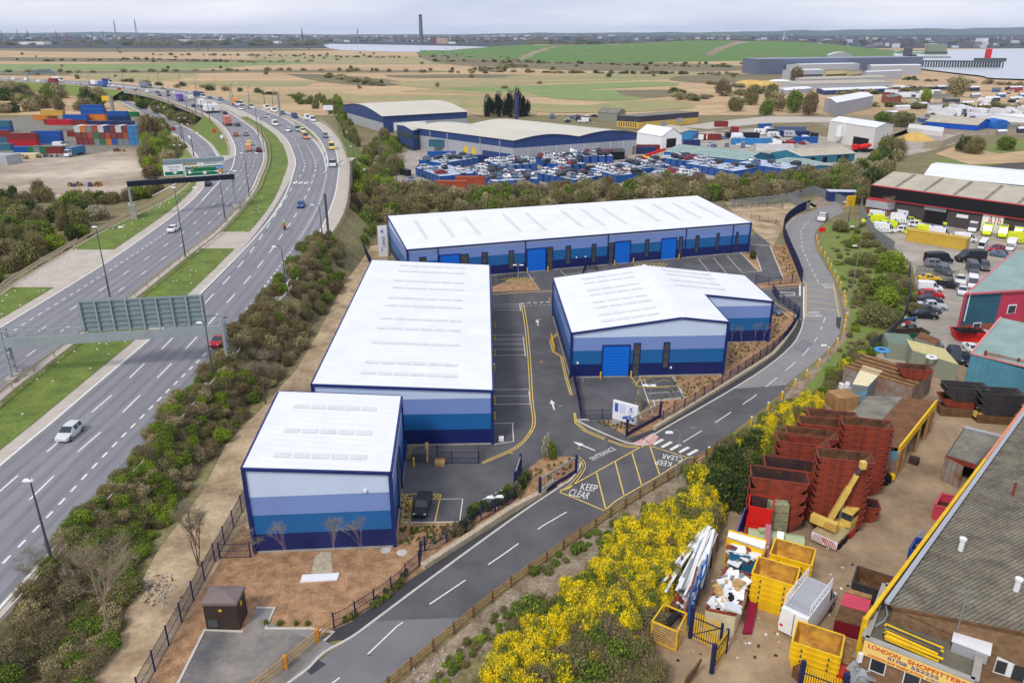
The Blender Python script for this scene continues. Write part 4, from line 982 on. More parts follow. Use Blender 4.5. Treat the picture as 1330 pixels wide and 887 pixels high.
def wallthing(px,h,w,m,label,name='retaining_wall',z=0.,sm=0,cat='wall'):
    P=[W(a,b,z) for a,b in px]; P=smooth(P,sm) if sm else P; mb=MB()
    curb(mb,P,w,h,m)
    return mb.build(name,label=label,cat=cat)
wallthing([(549,739),(600,706),(665,663),(700,645),(720,628)],.55,.55,'stone_wall','pale stone retaining wall along the footway west of the entrance')
wallthing([(849,559),(930,509),(995,468),(1010,455),(1024,437),(1033,423),(1034,413)],.5,.45,'stone_wall','pale stone kerb wall curving round the L-shaped unit',sm=3)
# entrance gates
def gate(pa,pb,h,label,name='sliding_gate'):
    A,B=W(*pa),W(*pb); t=thing(name,label,'gate',A); up=Vector((0,0,1)); mb=MB()
    mb.beam(A+up*.35,B+up*.35,.16,.35,'fence_navy'); mb.build('bottom_beam',t); mb=MB(); mb.beam(A+up*h,B+up*h,.12,.14,'steel'); mb.build('top_rail',t)
    mb=MB(); L=(B-A).length
    for k in range(int(L/.24)+1): mb.box(A.lerp(B,min(1,k*.24/L)),(.035,.035,h),'fence_navy')
    mb.build('bars',t); 
    for p in (A,B): MB().box(p,(.28,.28,h+.25),'fence_navy').build('post',t)
gate((814,567),(857,543),2.1,'navy sliding gate in front of the white estate sign'); gate((701,645),(748,615),2.1,'navy sliding gate on the island by the blossoming shrub'); gate((669,635),(676,612),1.9,'small navy hinged gate west of the island')
# timber fences
def post_rail(px,label,h=1.1,step=2.4,m='timber',m2='timber_dark',rails=3,name='post_and_rail_fence',ps=.18,ends=False):
    P=smooth([W(a,b) for a,b in px],4); t=thing(name,label,'fence',P[0]); mb=MB(); up=Vector((0,0,1))
    for a,b in zip(P,P[1:]):
        for k in range(rails): mb.beam(a+up*(h*(.3+.32*k)),b+up*(h*(.3+.32*k)),.06,.13,m)
    mb.build('rail',t)
    for p,_ in along(P,step): MB().box(p,(ps,ps,h*1.08),m2).build('post',t)
post_rail([(505,895),(560,848),(665,762),(792,673),(850,636),(914,597),(930,585)],'long timber post and rail fence between the service road and the gorse')
post_rail([(325,905),(352,884),(396,848),(414,832),(430,818)],'new pale timber post and rail fence by the brown kiosk',m='timber_new',m2=mat('timber_orange',(196,132,50),.8,var=.15,vs=2),step=3.3,ps=.3,h=1.2)
# yellow marker posts up the far side of the road
for i,(x,y) in enumerate([(920,592),(975,552),(997,533),(1015,519),(1032,502),(1047,490),(1063,476),(1076,460),(1087,448),(1095.5,432),(1097,424),(1098.5,415),(1098,399),(1097,392),(1096,385),(1091,374),(1087.5,366.5),(1083.5,358.5),(1078.5,350),(1074.5,342.5),(1070.5,334),(1065.5,328),(1062,320),(1060.5,312)]):
    p=W(x,y); MB().box(p,(.2,.2,1.1),'yellow_post').box(p+Vector((0,0,1.1)),(.22,.22,.1),'white').build('marker_post',label='yellow marker post standing along the outer edge of the service road',cat='marker post',group='yellow marker posts along the service road')
# kiosk
t=thing('substation_kiosk','dark brown substation kiosk with a hipped lid at the corner of the tarmac pad','kiosk',W(297,808)); P=[W(269,818),W(312,818),W(325,796),None]; u=(P[1]-P[0]); v=(P[2]-P[1]); v=v-u.normalized()*v.dot(u.normalized()); P[2]=P[1]+v; P[3]=P[0]+v
kb=mat('kiosk_brown',(66,52,46),.6,var=.1,vs=1,ribs=((1,0,0),.3,.3)); kr=mat('kiosk_lid',(122,108,104),.6,var=.06,vs=1)
mb=MB(); mb.prism(P,.0,2.5,kb); mb.build('body',t); cx=sum((p for p in P),Vector())/4; Q=[cx+(p-cx)*1.06 for p in P]
mb=MB(); mb.prism([V2(p) for p in Q],2.5,2.75,kr); Q2=[Vector((*(cx+(p-cx)*.9).xy,2.76)) for p in Q]; Q1=[Vector((*p.xy,2.76)) for p in Q]; tp=[Vector((*(cx+(p-cx)*.12).xy,3.15)) for p in P]
for i in range(4): mb.poly([Q1[i],Q1[(i+1)%4],tp[(i+1)%4],tp[i]],kr)
mb.poly(tp,kr); mb.build('lid',t); mb=MB(); q=P[0].lerp(P[1],.5); mb.box((q.x,q.y-.03,1.9),(.22,.03,.2),'yellow_post'); q=P[1].lerp(P[2],.45); mb.box((q.x+.03,q.y,1.8),(.04,.25,.4),'yellow_post'); mb.build('warning_sign',t); q=P[0].lerp(P[1],.22); MB().box((q.x,q.y-.03,.35),(.8,.04,.7),'steel_dark').build('vent',t)
# white manhole slab and gravel mound
P=[W(*a) for a in ((390,757),(438,754),(441,745.5),(393,748))]; MB().prism([V2(p) for p in P],.03,.18,'white').build('concrete_slab',label='white rectangular slab lying in the mulch before the nearest unit',cat='slab')
sheet('gravel_patch',[(404,745),(409,722),(418,716),(430,717),(432,744)],.05,'stone_wall')
for px,l in (((501,714.5),'round pale manhole cover near the nearest unit corner'),((522,718),'grey-blue manhole cover near the fence bend')):
    p=W(*px); MB().tube(p,p+Vector((0,0,.06)),.5,'kerb',12).build('manhole_cover',label=l,cat='manhole')
# bins and slabs by the wall behind A
p=W(545,598); MB().box(p,(1.6,1.1,1.2),'steel_dark').build('bin_store',label='dark grey bin unit against the long unit wall',cat='bin store')
p=W(554,600); MB().beam(p,p+Vector((0,1.2,1.9)),.35,.08,'timber_new').build('leaning_board',label='pale board leaning beside the dark bin unit',cat='board')
p=W(571.5,603); MB().box(p,(1.1,1.1,.5),'timber_new').build('pallet_box',label='pale square pallet box on the tarmac behind the nearest unit',cat='pallet')
for px,s in (((651,572),.6),((641,475),.4)):
    p=W(*px); MB().box(p,(s,s,s*.8),'white').build('white_box',label='small white box on the parking bays beside the long unit, %s'%('at the near end' if s>.5 else 'half way along'),cat='box')
# trees and planting of the estate
for i,(x,y,h,l) in enumerate(((378,738,5.2,'leftmost of the three slim saplings standing before the navy base of the nearest unit'),(432,736,5.,'slim sapling beside the gravel patch, the middle one before the nearest unit'),(475,730,5.4,'slim sapling nearest the right corner of the nearest unit'),(328,741,4.6,'slim sapling at the left corner of the nearest unit'))):
    bare_tree(W(x,y),h,l,'sapling','bark_pale',lev=4,spread=.3,name='sapling',tw=5,tr=.006)
for i,(x,y) in enumerate(((948,452),(963,450),(979,447),(991,446))): bare_tree(W(x,y),4.2,'thin young tree in the row before the low wing of the L-shaped unit','sapling','bark_pale',group='young trees before the low wing',lev=3,spread=.32,name='sapling',tw=5,tr=.006)
shr=[]
for n_,poly in ((60,[(520,685),(600,682),(590,697),(550,712),(522,705)]),(70,[(945,478),(1000,445),(1028,412),(1005,412),(1000,442),(945,444)]),(50,[(845,550),(885,520),(940,490),(880,492),(855,522)]),(30,[(770,548),(800,547),(835,560),(815,566)]),(60,[(1002,322),(1020,322),(1036,362),(1018,360)]),(30,[(680,615),(745,596),(748,605),(725,628)])):
    shr+=fill(poly,n_,(.12,.25),(.15,.35),['green','olive'],dmin=1.5)
scrub('low_planting',shr,'small green plants dotted over the mulch beds of the estate','planting',.12)
shr=fill([(612,672),(640,660),(672,645),(690,620),(680,628),(640,655),(612,665)],26,(.4,.7),(.7,1.2),['olive','green','dark'],dmin=.8)+fill([(590,692),(608,678),(614,684),(596,698)],8,(.4,.6),(.6,1.),['olive','dark'])
scrub('hedge',shr,'young hedge above the stone retaining wall west of the entrance','hedge',.3)
shr=fill([(440,812),(485,783),(530,742),(538,748),(490,792),(450,815)],22,(.2,.4),(.3,.6),['green','olive'],dmin=.8); scrub('low_planting',shr,'sparse young plants beside the low fence at the mulch bed','planting',.15)
bush(W(709,592),.9,2.3,'blossom','white blossoming shrub behind the island gate',name='blossom_shrub',cat='shrub'); bush(W(718,596),.7,1.8,'green','dark green shrub beside the white blossoming one on the island',name='shrub',cat='shrub'); bush(W(829,532),.7,2.6,'blossom','pale blossoming shrub behind the estate sign',name='blossom_shrub',cat='shrub'); bush(W(978,336),1.,1.6,'dark','dark green shrub in the triangular bed of the parking area',name='shrub',cat='shrub')
for x in (346,365,385,400): bush(W(x,811),.3,.4,'green','small green plant in the row along the white kerb of the pad','plants along the pad kerb',name='plant',cat='plant')
# ---------- gantries
def pt(v,z): return Vector((v[0],v[1],z))
def cross(A,B,px):   # point of the vertical plane through A,B seen at pixel px
    d=(B-A); d.z=0; d.normalize(); n=Vector((d.y,-d.x,0)); return RP(*px,A,n)
t=thing('sign_gantry','grey steel gantry spanning the motorway, with the ribbed back of its sign towards the viewer','gantry',WM(296,474)); Rb=WM(296,474); Lb=WM(16,494)
Lz=ZT(Lb.y,447); Rz=ZT(Rb.y,441); hb=min(Lz,Rz)
q0=cross(Lb,Rb,(290,441)); q1=cross(Lb,Rb,(60,441)); zb=(q0.z+q1.z)/2; d=(Rb-Lb); d.z=0; d.normalize(); n=Vector((d.y,-d.x,0)); g='gantry_grey'; up=Vector((0,0,1))
bt=cross(Lb,Rb,(150,431)).z; E0=pt(Lb-d*4,0); E1=pt(Rb,0); rz=math.atan2(d.y,d.x)
mb=MB(); mb.beam(pt(E0,(zb+bt)/2)-n*.0,pt(E1,(zb+bt)/2),.25,bt-zb,g); mb.beam(pt(E0,zb)+n*1.6*0-n*1.5,pt(E1,zb)-n*1.5,.2,.25,g); mb.build('beam',t)
S0=cross(Lb,Rb,(107,430)); S1=cross(Lb,Rb,(270,430)); S0.z=S1.z=0; zt=cross(Lb,Rb,(180,388)).z
mb=MB(); h2=.9
mb.beam(pt(E0,bt+h2),pt(S0,bt+h2),.12,.12,g); mb.beam(pt(E0,bt+h2)-n*1.5,pt(E1,bt+h2)-n*1.5,.12,.12,g)
L=(S0-E0).xy.length; k=int(L/1.1)
for i in range(k):
    a=E0+d*(L*i/k); b=E0+d*(L*(i+1)/k); mb.beam(pt(a,bt+.1 if i%2 else bt+h2),pt(b,bt+h2 if i%2 else bt+.1),.1,.1,g)
L=(E1-E0).xy.length; k=int(L/2.2)
for i in range(k+1):
    a=E0+d*(L*i/k); mb.beam(pt(a,bt),pt(a,bt)-n*1.5,.1,.1,g)
mb.build('truss',t)
mb=MB(); lean=n*-.0; mb.beam(pt(S0,(zt+bt)/2+.1)-n*.25,pt(S1,(zt+bt)/2+.1)-n*.25,.08,zt-bt-.1,'sign_back',up=up); o=mb.build('sign_panel',t)
mb=MB(); L=(S1-S0).length
for i in range(9): a=S0+d*(L*(i+.15)/8.3); mb.beam(pt(a,zb),pt(a,zt)+n*.0,.2,.16,'gantry_grey')
for i in range(7): z=bt+.3+(zt-bt-.4)*i/6; mb.beam(pt(S0,z)+n*-.12,pt(S1,z)-n*.12,.1,.1,'gantry_grey')
mb.build('sign_frame',t)
for Pb,nm in ((Rb,1),(Lb,0)):
    mb=MB()
    for o in (.0,-1.5):
        q=Pb+n*o; mb.box((q.x,q.y,Pb.z),(.32,.32,bt+h2-Pb.z),g,rz=rz)
    for z in (.35,.6,.85): mb.beam(pt(Pb,Pb.z+(zb-Pb.z)*z),pt(Pb-n*1.5,Pb.z+(zb-Pb.z)*z),.16,.2,g)
    mb.build('leg',t); q=Pb-n*.75; MB().box((q.x,q.y,Pb.z-.1),(1.2,3.4,.6),'concrete',rz=rz).build('footing',t)
mb=MB(); 
for i in range(6): mb.box(Rb+n*(-.75)+d*.5+Vector((0,0,1+i*1.1)),(.5,.5,.08),'steel_dark')
mb.tube(Rb+d*.7,Rb+d*.7+Vector((0,0,zb-Rb.z)),.05,'steel_dark'); mb.build('ladder',t)
# green direction sign
t=thing('sign_gantry','dark navy gantry carrying the green and white direction signs over the left carriageway','gantry',WM(308,271)); Rb=WM(308,271); Lb=WM(174,284)
d=(Rb-Lb); d.z=0; d.normalize(); n=Vector((d.y,-d.x,0)); rz=math.atan2(d.y,d.x)
P=lambda x,y:cross(Lb,Rb,(x,y))
z0=P(235,237.5).z; z1=P(235,231).z; E0=pt(P(164,235),0); E1=pt(P(305,235),0)
mb=MB(); mb.beam(pt(E0,(z0+z1)/2),pt(E1,(z0+z1)/2),.9,z1-z0,'navy_steel'); mb.build('beam',t)
mb=MB(); 
for z in (.5,): mb.beam(pt(E0,z1+.55),pt(E1,z1+.55),.06,.06,'steel')
for i in range(22): q=E0.lerp(E1,i/21); mb.box(pt(q,z1),(.05,.05,.55),'steel')
mb.build('handrail',t)
for Pb in (Rb,Lb):
    mb=MB()
    for o in (0,-1.8): q=Pb+n*o; mb.box((q.x,q.y,Pb.z-.5),(.4,.4,z0-Pb.z+.5),'gantry_grey',rz=rz)
    mb.beam(pt(Pb,Pb.z+(z0-Pb.z)*.5),pt(Pb-n*1.8,Pb.z+(z0-Pb.z)*.5),.2,.2,'gantry_grey'); mb.build('leg',t); q=Pb-n*.9; MB().box((q.x,q.y,Pb.z-.6 if Pb is Rb else Pb.z-1.),(1.4,4.,1.3 if Pb is Rb else 4.2),'concrete',rz=rz).build('footing',t)
sg=mat('sign_green',(0,112,70),.5,var=0); sy=mat('sign_yellow',(246,210,40),.5,var=0); sb=mat('sign_lightblue',(70,140,220),.5,var=0)
def panel(x0,x1,yt,yb,m,off,nm,par=t):
    a=P(x0,yb);b=P(x1,yb);zt=P((x0+x1)/2,yt).z;zb=(a.z+b.z)/2; mb=MB(); mb.beam(pt(a,(zt+zb)/2)+n*off,pt(b,(zt+zb)/2)+n*off,.06,zt-zb,m); return mb.build(nm,par)
o=panel(213,239.5,213.5,228,'white',.5,'sign_panel'); panel(214.5,238.5,222.5,227,sg,.54,'green_band'); o=panel(240.5,291.5,213.5,228,'white',.5,'sign_panel'); panel(241.5,290.5,215,226.8,sg,.54,'green_face'); panel(280.5,290,215,219,sb,.58,'blue_patch')
mb=MB(); a=P(212,214);b=P(291.5,214); mb.beam(pt(a,a.z+.5)-n*.3,pt(b,a.z+.5)-n*.3,1.5,.9,'sign_back'); mb.build('sign_housing',t)
panel(241.5,290.5,222.3,222.7,'white',.57,'divider')
def tx(s,x,y,h,w,m):
    a=P(x,y); b=P(x+w,y); text(s,a+n*.62,d,up,P(x,y-h).z-a.z,m,t,width=(b-a).length)
tx('Tilbury',241.8,218.4,2.6,7.5,'white'); tx('A13',250.5,218.2,2.4,5,sy); tx('Dartford Crossing',257,218.4,2.6,22.5,'white'); tx('(M25)',281,218.2,2.4,8,'white'); tx('Southend',241.8,221.3,2.,9,'white'); tx('Thurrock Lakeside',218,218,1.9,15,'black'); tx('West Thurrock',220,221.4,1.8,11,'black')
for x in (227.5,246.5,266,285.5):
    a=P(x,226.3); MB().poly([a+n*.62-d*.6+up*.5,a+n*.62+up*.05,a+n*.62+d*.6+up*.5,a+n*.62+d*.25+up*.5,a+n*.62+d*.25+up*.85,a+n*.62-d*.25+up*.85,a+n*.62-d*.25+up*.5][::-1],'white').build('arrow',t)
a=P(285.5,221); MB().tube(a+n*.6,a+n*.64,.5,mat('sign_orange',(236,140,30),.5,var=0),10).build('orange_symbol',t)
# far gantry
t=thing('sign_gantry','distant grey gantry over the motorway near the horizon trees','gantry',WM(38,107)); Rb=WM(72,104.5); Lb=WM(37,107); z=ZT(Lb.y,96); z2=ZT(Lb.y,92)
mb=MB(); mb.beam(pt(Lb,z),pt(Rb,z),1.,1.2,'sign_back'); mb.build('beam',t); mb=MB(); a=Lb.lerp(Rb,.2);b=Lb.lerp(Rb,.9); mb.beam(pt(a,(z+z2)/2),pt(b,(z+z2)/2),.5,z2-z,'sign_back'); mb.build('sign_panel',t)
for q in (Lb,Rb): MB().box(q,(.7,.7,z-q.z),'steel').build('leg',t)
# ---------- lamp posts
def lamp(px,py,top,arms,label,f=WM,m='steel_dark',group=None,r=.11,name='street_lamp',head='white'):
    p=f(px,py); zt=ZT(p.y,top[1]); q=AT(top[0],top[1],p.y); q=Vector((p.x,p.y,zt)); t=thing(name,label,'street lamp',p,group)
    MB().tube(p,p.lerp(q,.3),r*1.3,m,7).tube(p.lerp(q,.3),q,r,m,7,r*.6).build('pole',t)
    for ax,ay in arms:
        e=AT(px+(ax-top[0]),ay,p.y); e.y=p.y; mid=q.lerp(e,.45)+Vector((0,0,.35)); MB().tube(q,mid,r*.55,m,5).tube(mid,e,r*.5,m,5).build('arm',t)
        dx=1 if ax>top[0] else -1; MB().box(e+Vector((dx*.2,0,-.1)),(.85,.34,.16),head,top=.7).build('lamp_head',t)
    return t
lamp(68,731,(42,628),[(13,623)],'tall street lamp with one curved arm over the near lane, beside a bare brown bush')
lamp(278,494,(264,424),[(247,418.5)],'street lamp with one arm just behind the right leg of the near gantry')
lamp(371.5,374,(365,323),[(351,320)],'street lamp with one arm on the right shoulder below the retaining wall')
lamp(419,312,(413,270),[(401,266)],'street lamp with one arm beside the dark thick pole')
lamp(143,386,(130,303),[(111,294.5),(142,294.5)],'double-headed street lamp at the left barrier, behind the near gantry sign')
lamp(241,334,(229,263),[(214.5,243.5),(239.5,243.5)],'double-headed street lamp in the median left of the white car')
lamp(293,288,(284,228),[(274,222),(294,222)],'double-headed street lamp in front of the green direction sign')
lamp(324,255,(319,205),[(310,199),(327,199)],'double-headed street lamp in the median right of the green sign')
p=WM(427.5,314); q=Vector((p.x,p.y,ZT(p.y,252))); MB().tube(p,q,.26,'steel_dark',8).build('camera_mast',label='thick dark mast standing on the right shoulder at the retaining wall',cat='mast')
gm='street lamps along the far curve of the motorway'
for (x,y,h,two) in ((343,196,42,1),(336,180,38,1),(345,200,0,0)):
    if h: lamp(x,y,(x-2,y-h),[(x-8,y-h-1),(x+4,y-h-1)],'double street lamp in the grass median of the far curve, one of a close pair',group='pair of median lamps')
for (x,y,h) in ((240,190,28),(252,204,31),(236,181,27),(209,168,28),(273,160,26),(263,152,24),(255,149,23),(243,143,22),(219,134,20),(230,205,16),(300,131,22),(324,134,21),(344,137,20),(280,118,18),(234,115,16),(255,119,17),(193,112,13),(160,110,12),(142,106,11),(116,111,12),(206,110,14),(303,134,26),(355,140,22)):
    lamp(x,y,(x-1,y-h),[(x-4,y-h-.5),(x+2,y-h-.5)],'thin double street lamp among those lining the far motorway and its slip road',group=gm,r=.14)
for (x,y,h) in ((455,200,28),(441,172,22),(478,250,30),(460,215,25)): lamp(x,y,(x,y-h),[(x-4,y-h)],'lamp column on the grassy bank beyond the right slip road',f=lambda a,b:W(a,b,3),group='lamp columns beyond the right slip road')
p=WM(364,152); MB().tube(p,Vector((p.x,p.y,ZT(p.y,121))),.5,'steel',8).build('steel_mast',label='thick pale steel mast beside the far motorway curve',cat='mast')
lamp(843,538,(842,501),[(845,500),(840,500)],'grey camera post with a cluster of lamps behind the estate sign',f=W,m='steel',r=.08,name='lamp_post'); lamp(878,622,(878,562),[(872,561)],'grey street lamp standing on the far side of the zebra crossing',f=W,m='steel',r=.07)
lamp(673,361,(674,345),[(671,344),(677,344)],'grey lamp column in front of the rear terrace roller door',f=W,m='steel',r=.08); lamp(643,665,(643,644),[(640,645),(646,644)],'navy lamp column with two white heads in the hedge west of the entrance',f=W,m='fence_navy',r=.07)
lamp(1105,388,(1106,320),[(1110,319)],'thin lamp column on the green bank by the bright bush',f=W,m='steel',r=.07); lamp(1101.5,288,(1097,262),[(1094,262)],'dark lamp post by the yellow cabin at the road end',f=W,r=.09); lamp(1075,470,(1071,448),[(1068,448)],'thin grey lamp column at the verge below the lower keep clear marking',f=W,m='steel',r=.07)
# round signs on the grass island
for px,py,m,l,h in ((289.5,190,'white','round white road sign on the grass island',2.6),(248.5,192,'white','round white road sign with purple symbol beside the left slip road',3.)):
    p=WM(px,py); t=thing('road_sign',l,'road sign',p); MB().tube(p,p+up*h,.1,'steel').build('pole',t); MB().tube(p+up*(h+.7)-Vector((0,.05,0)),p+up*(h+.7)+Vector((0,.05,0)),.6,m,14).build('disc',t)
p=WM(279,174.5); t=thing('road_sign','red and white sign board standing on the grass island','road sign',p); MB().box(p,(.2,.2,1.),'steel').build('leg',t); MB().box(p+up*.6,(1.2,.25,1.5),'red_bin').build('board',t)
p=WM(430,140); q=W(427,152,5); t=thing('road_sign','white board sign on two posts beyond the right slip road','road sign',q); zt=ZT(q.y,137); MB().box((q.x,q.y,zt-2.4),(5.,.3,2.4),'white').build('board',t); MB().box(q,(.3,.3,zt-q.z-2.4),'steel').build('post',t)
# ---------- vehicles
def loft(st,name,parent,m,glass=None,flags=None):
    """st: (x,w,zlow,zbelt,zroof,wroof); flags per segment: (roof is glass, side is glass)"""
    mb=MB(); gb=MB()
    def sec(s): x,w,zl,zb,zr,wr=s; return [Vector((x,-w*.92,zl)),Vector((x,-w,(zl+zb)/2)),Vector((x,-w*.98,zb)),Vector((x,-wr,zr)),Vector((x,wr,zr)),Vector((x,w*.98,zb)),Vector((x,w,(zl+zb)/2)),Vector((x,w*.92,zl))]
    S=[sec(s) for s in st]
    for i in range(len(S)-1):
        a,b=S[i],S[i+1]; fl=flags[i] if flags else (0,0)
        for j in range(8):
            k=(j+1)%8; q=[a[j],b[j],b[k],a[k]]
            tgt=gb if (fl[0] and j==3) or (fl[1] and j in (2,4)) else mb
            if tgt is gb and j in (2,4):   # keep a painted pillar at both ends
                q=[a[j].lerp(b[j],.06),a[j].lerp(b[j],.94),a[k].lerp(b[k],.94),a[k].lerp(b[k],.06)]
                mb.poly([a[j],q[0],q[3],a[k]][::1],m); mb.poly([q[1],b[j],b[k],q[2]],m)
            tgt.poly(q,glass if tgt is gb else m)
    mb.poly(list(reversed(S[0])),m); mb.poly(S[-1],m)
    o=mb.build(name,parent); 
    me=o.data
    if gb.f: gb.build('windows',parent)
    return o
def wheels(t,xs,w,r=.32,wd=.22):
    for x in xs:
        for s in (-1,1):
            o=MB().tube((x,s*(w-wd),r),(x,s*(w+.02),r),r,'rubber',14).build('wheel',t); MB().tube((x,s*(w+.021),r),(x,s*(w+.035),r),r*.6,'steel',10).build('rim',o)
def lights(t,xf,xr,w,z,h=.14,mf='lamp_lens',sz=.3):
    for s in (-1,1):
        MB().box((xf,s*w,z),(.08,sz,h),mf).build('headlight',t); MB().box((xr,s*w,z+.08),(.08,sz*.7,h*1.2),'red_bin').build('tail_light',t)
    MB().box((xf+.03,0,z-.3),(.04,.5,.12),'white').build('number_plate',t)
PROTO={}
BASE='paint_base'; mat(BASE,(200,200,200),.35,var=.04,vs=1)
def proto(kind):
    if kind in PROTO: return PROTO[kind],False
    t=thing(kind,'x','car')
    if kind=='hatchback':
        loft([(-2.05,.66,.42,.78,.8,.6),(-1.98,.8,.28,.92,1.,.74),(-1.5,.86,.24,.96,1.4,.6),(-.6,.88,.22,.97,1.47,.64),(.25,.88,.22,.95,1.43,.63),(.98,.87,.22,.92,.96,.76),(1.7,.82,.24,.74,.78,.68),(2.0,.7,.34,.6,.62,.58)],'body',t,BASE,'glass',[(0,0),(1,0),(0,1),(0,1),(1,0),(0,0),(0,0)]); wheels(t,(-1.28,1.28),.86); lights(t,1.9,-2.0,.6,.62); k='car'
    elif kind=='saloon_car':
        loft([(-2.3,.66,.42,.78,.8,.6),(-2.2,.82,.28,.9,.96,.72),(-1.55,.87,.24,.95,1.0,.74),(-.95,.88,.22,.97,1.38,.6),(-.2,.88,.22,.97,1.43,.62),(.45,.88,.22,.95,1.4,.62),(1.15,.87,.22,.92,.95,.76),(1.95,.82,.24,.74,.78,.68),(2.28,.7,.34,.6,.62,.58)],'body',t,BASE,'glass',[(0,0),(0,0),(1,0),(0,1),(0,1),(1,0),(0,0),(0,0)]); wheels(t,(-1.38,1.42),.86); lights(t,2.18,-2.24,.62,.62); k='car'
    elif kind=='estate_car':
        loft([(-2.3,.74,.42,.8,.84,.7),(-2.22,.88,.3,1.05,1.15,.78),(-1.95,.92,.3,1.1,1.66,.68),(-.7,.93,.3,1.1,1.74,.7),(.3,.93,.3,1.08,1.68,.7),(1.0,.92,.3,1.05,1.1,.8),(1.95,.88,.32,.92,.96,.74),(2.28,.76,.4,.7,.74,.66)],'body',t,BASE,'glass',[(0,0),(1,0),(0,1),(0,1),(1,0),(0,0),(0,0)]); wheels(t,(-1.4,1.42),.9,.36); lights(t,2.18,-2.24,.66,.74); k='car'
    elif kind=='van':
        loft([(-2.7,.92,.4,1.3,2.2,.84),(-1.,.96,.3,1.35,2.32,.86),(.9,.96,.3,1.35,2.3,.86),(1.35,.96,.3,1.3,2.2,.8),(2.05,.93,.3,1.12,1.2,.84),(2.55,.88,.34,.98,1.02,.8),(2.7,.8,.4,.8,.84,.72)],'body',t,BASE,'glass',[(0,0),(0,0),(0,1),(1,1),(0,0),(0,0)]); wheels(t,(-1.7,1.75),.95,.36); lights(t,2.62,-2.68,.72,.72); k='van'; mb=MB(); mb.box((-2.73,0,.5),(.04,.03,1.6),'black'); mb.build('rear_door_seam',t)
    elif kind=='small_van':
        loft([(-2.1,.84,.4,1.1,1.7,.76),(-1.,.87,.28,1.12,1.8,.76),(.3,.88,.28,1.1,1.78,.76),(.7,.88,.28,1.08,1.72,.74),(1.3,.87,.28,1.,1.05,.78),(1.9,.83,.3,.82,.85,.72),(2.1,.72,.38,.66,.7,.62)],'body',t,BASE,'glass',[(0,0),(0,0),(0,1),(1,1),(0,0),(0,0)]); wheels(t,(-1.35,1.35),.86); lights(t,2.0,-2.08,.62,.66); k='van'
    elif kind=='pickup_truck':
        loft([(.2,.92,.5,1.15,1.2,.8),(.25,.94,.4,1.2,1.75,.72),(-.0+1.,.94,.4,1.18,1.78,.74),(1.25,.94,.4,1.15,1.2,.82),(2.3,.92,.42,1.02,1.06,.8),(2.6,.84,.5,.85,.88,.76)],'body',t,BASE,'glass',[(1,0),(0,1),(1,0),(0,0),(0,0)])
        mb=MB(); mb.box((-1.2,0,.55),(2.9,1.75,.12),BASE)
        for s in (-1,1): mb.box((-1.2,s*.88,.6),(2.9,.08,.55),BASE)
        mb.box((-2.6,0,.6),(.08,1.75,.55),BASE); mb.build('bed',t); wheels(t,(-1.6,1.75),.92,.38); lights(t,2.5,-2.64,.7,.78); k='pickup'
    elif kind=='tipper_truck':
        loft([(.9,.95,.5,1.3,1.4,.9),(.95,.98,.4,1.35,2.1,.84),(1.75,.98,.4,1.3,2.1,.82),(2.35,.95,.4,1.1,1.2,.86),(2.9,.9,.42,.95,1.,.8)],'body',t,BASE,'glass',[(0,0),(0,1),(1,1),(0,0)])
        mb=MB(); mb.box((-1.2,0,.75),(4.,2.1,.12),'steel_dark')
        for s in (-1,1): mb.box((-1.2,s*1.03,.85),(4.,.06,.42),'steel')
        mb.box((-3.2,0,.85),(.06,2.1,.42),'steel'); mb.box((.8,0,.85),(.08,2.1,1.2),'steel_dark'); mb.build('tipper_body',t); wheels(t,(-2.,1.9),.97,.38); lights(t,2.82,-3.2,.74,.7); k='truck'
    elif kind in ('box_lorry','articulated_lorry'):
        L=8.5 if kind=='box_lorry' else 13.; x0=1.6
        mb=MB(); mb.box((x0-L/2,0,1.05),(L,2.5,2.75),'lorry_box'); mb.build('cargo_box',t)
        loft([(1.9,1.15,.6,2.,3.,1.05),(2.2,1.22,.5,2.,3.1,1.1),(3.6,1.22,.45,1.9,3.0,1.05),(3.95,1.15,.45,1.6,1.7,1.08),(4.05,1.1,.5,1.2,1.4,1.)],'cab',t,BASE,'glass',[(0,0),(0,1),(1,0),(0,0)])
        MB().box((x0-L/2+1.,0,.6),(L+1.5,.9,.4),'black').build('chassis',t); wheels(t,(x0-L+1.2,x0-L+2.5,3.1),1.2,.5,.3); lights(t,4.08,x0-L-.02,.85,.75); k='lorry'
    elif kind=='coach':
        loft([(-5.,1.15,.5,1.6,2.9,1.1),(-4.8,1.22,.4,1.6,3.05,1.15),(4.,1.22,.4,1.6,3.05,1.15),(4.8,1.2,.4,1.5,2.9,1.1),(5.,1.12,.45,1.3,1.4,1.08)],'body',t,BASE,'glass',[(0,0),(0,1),(0,1),(1,0)]); wheels(t,(-3.,3.),1.2,.48,.3); lights(t,5.,-5.,.85,.7); k='coach'
    elif kind=='motor_home':
        loft([(-3.,1.1,.5,1.6,2.8,1.05),(-2.9,1.12,.4,1.6,2.9,1.08),(1.6,1.12,.4,1.6,2.9,1.08),(2.,1.,.4,1.3,2.1,.85),(2.5,.96,.4,1.1,1.15,.86),(3.1,.9,.42,.9,.95,.8)],'body',t,BASE,'glass',[(0,0),(0,0),(0,0),(1,1),(0,0)]); wheels(t,(-1.6,2.3),1.05,.36)
        mb=MB()
        for s in (-1,1):
            for x in (-1.8,-.2): mb.box((x,s*1.11,1.55),(.8,.04,.55),'glass')
        mb.build('window',t); lights(t,3.05,-3.02,.74,.7); k='motor home'
    elif kind=='ambulance':
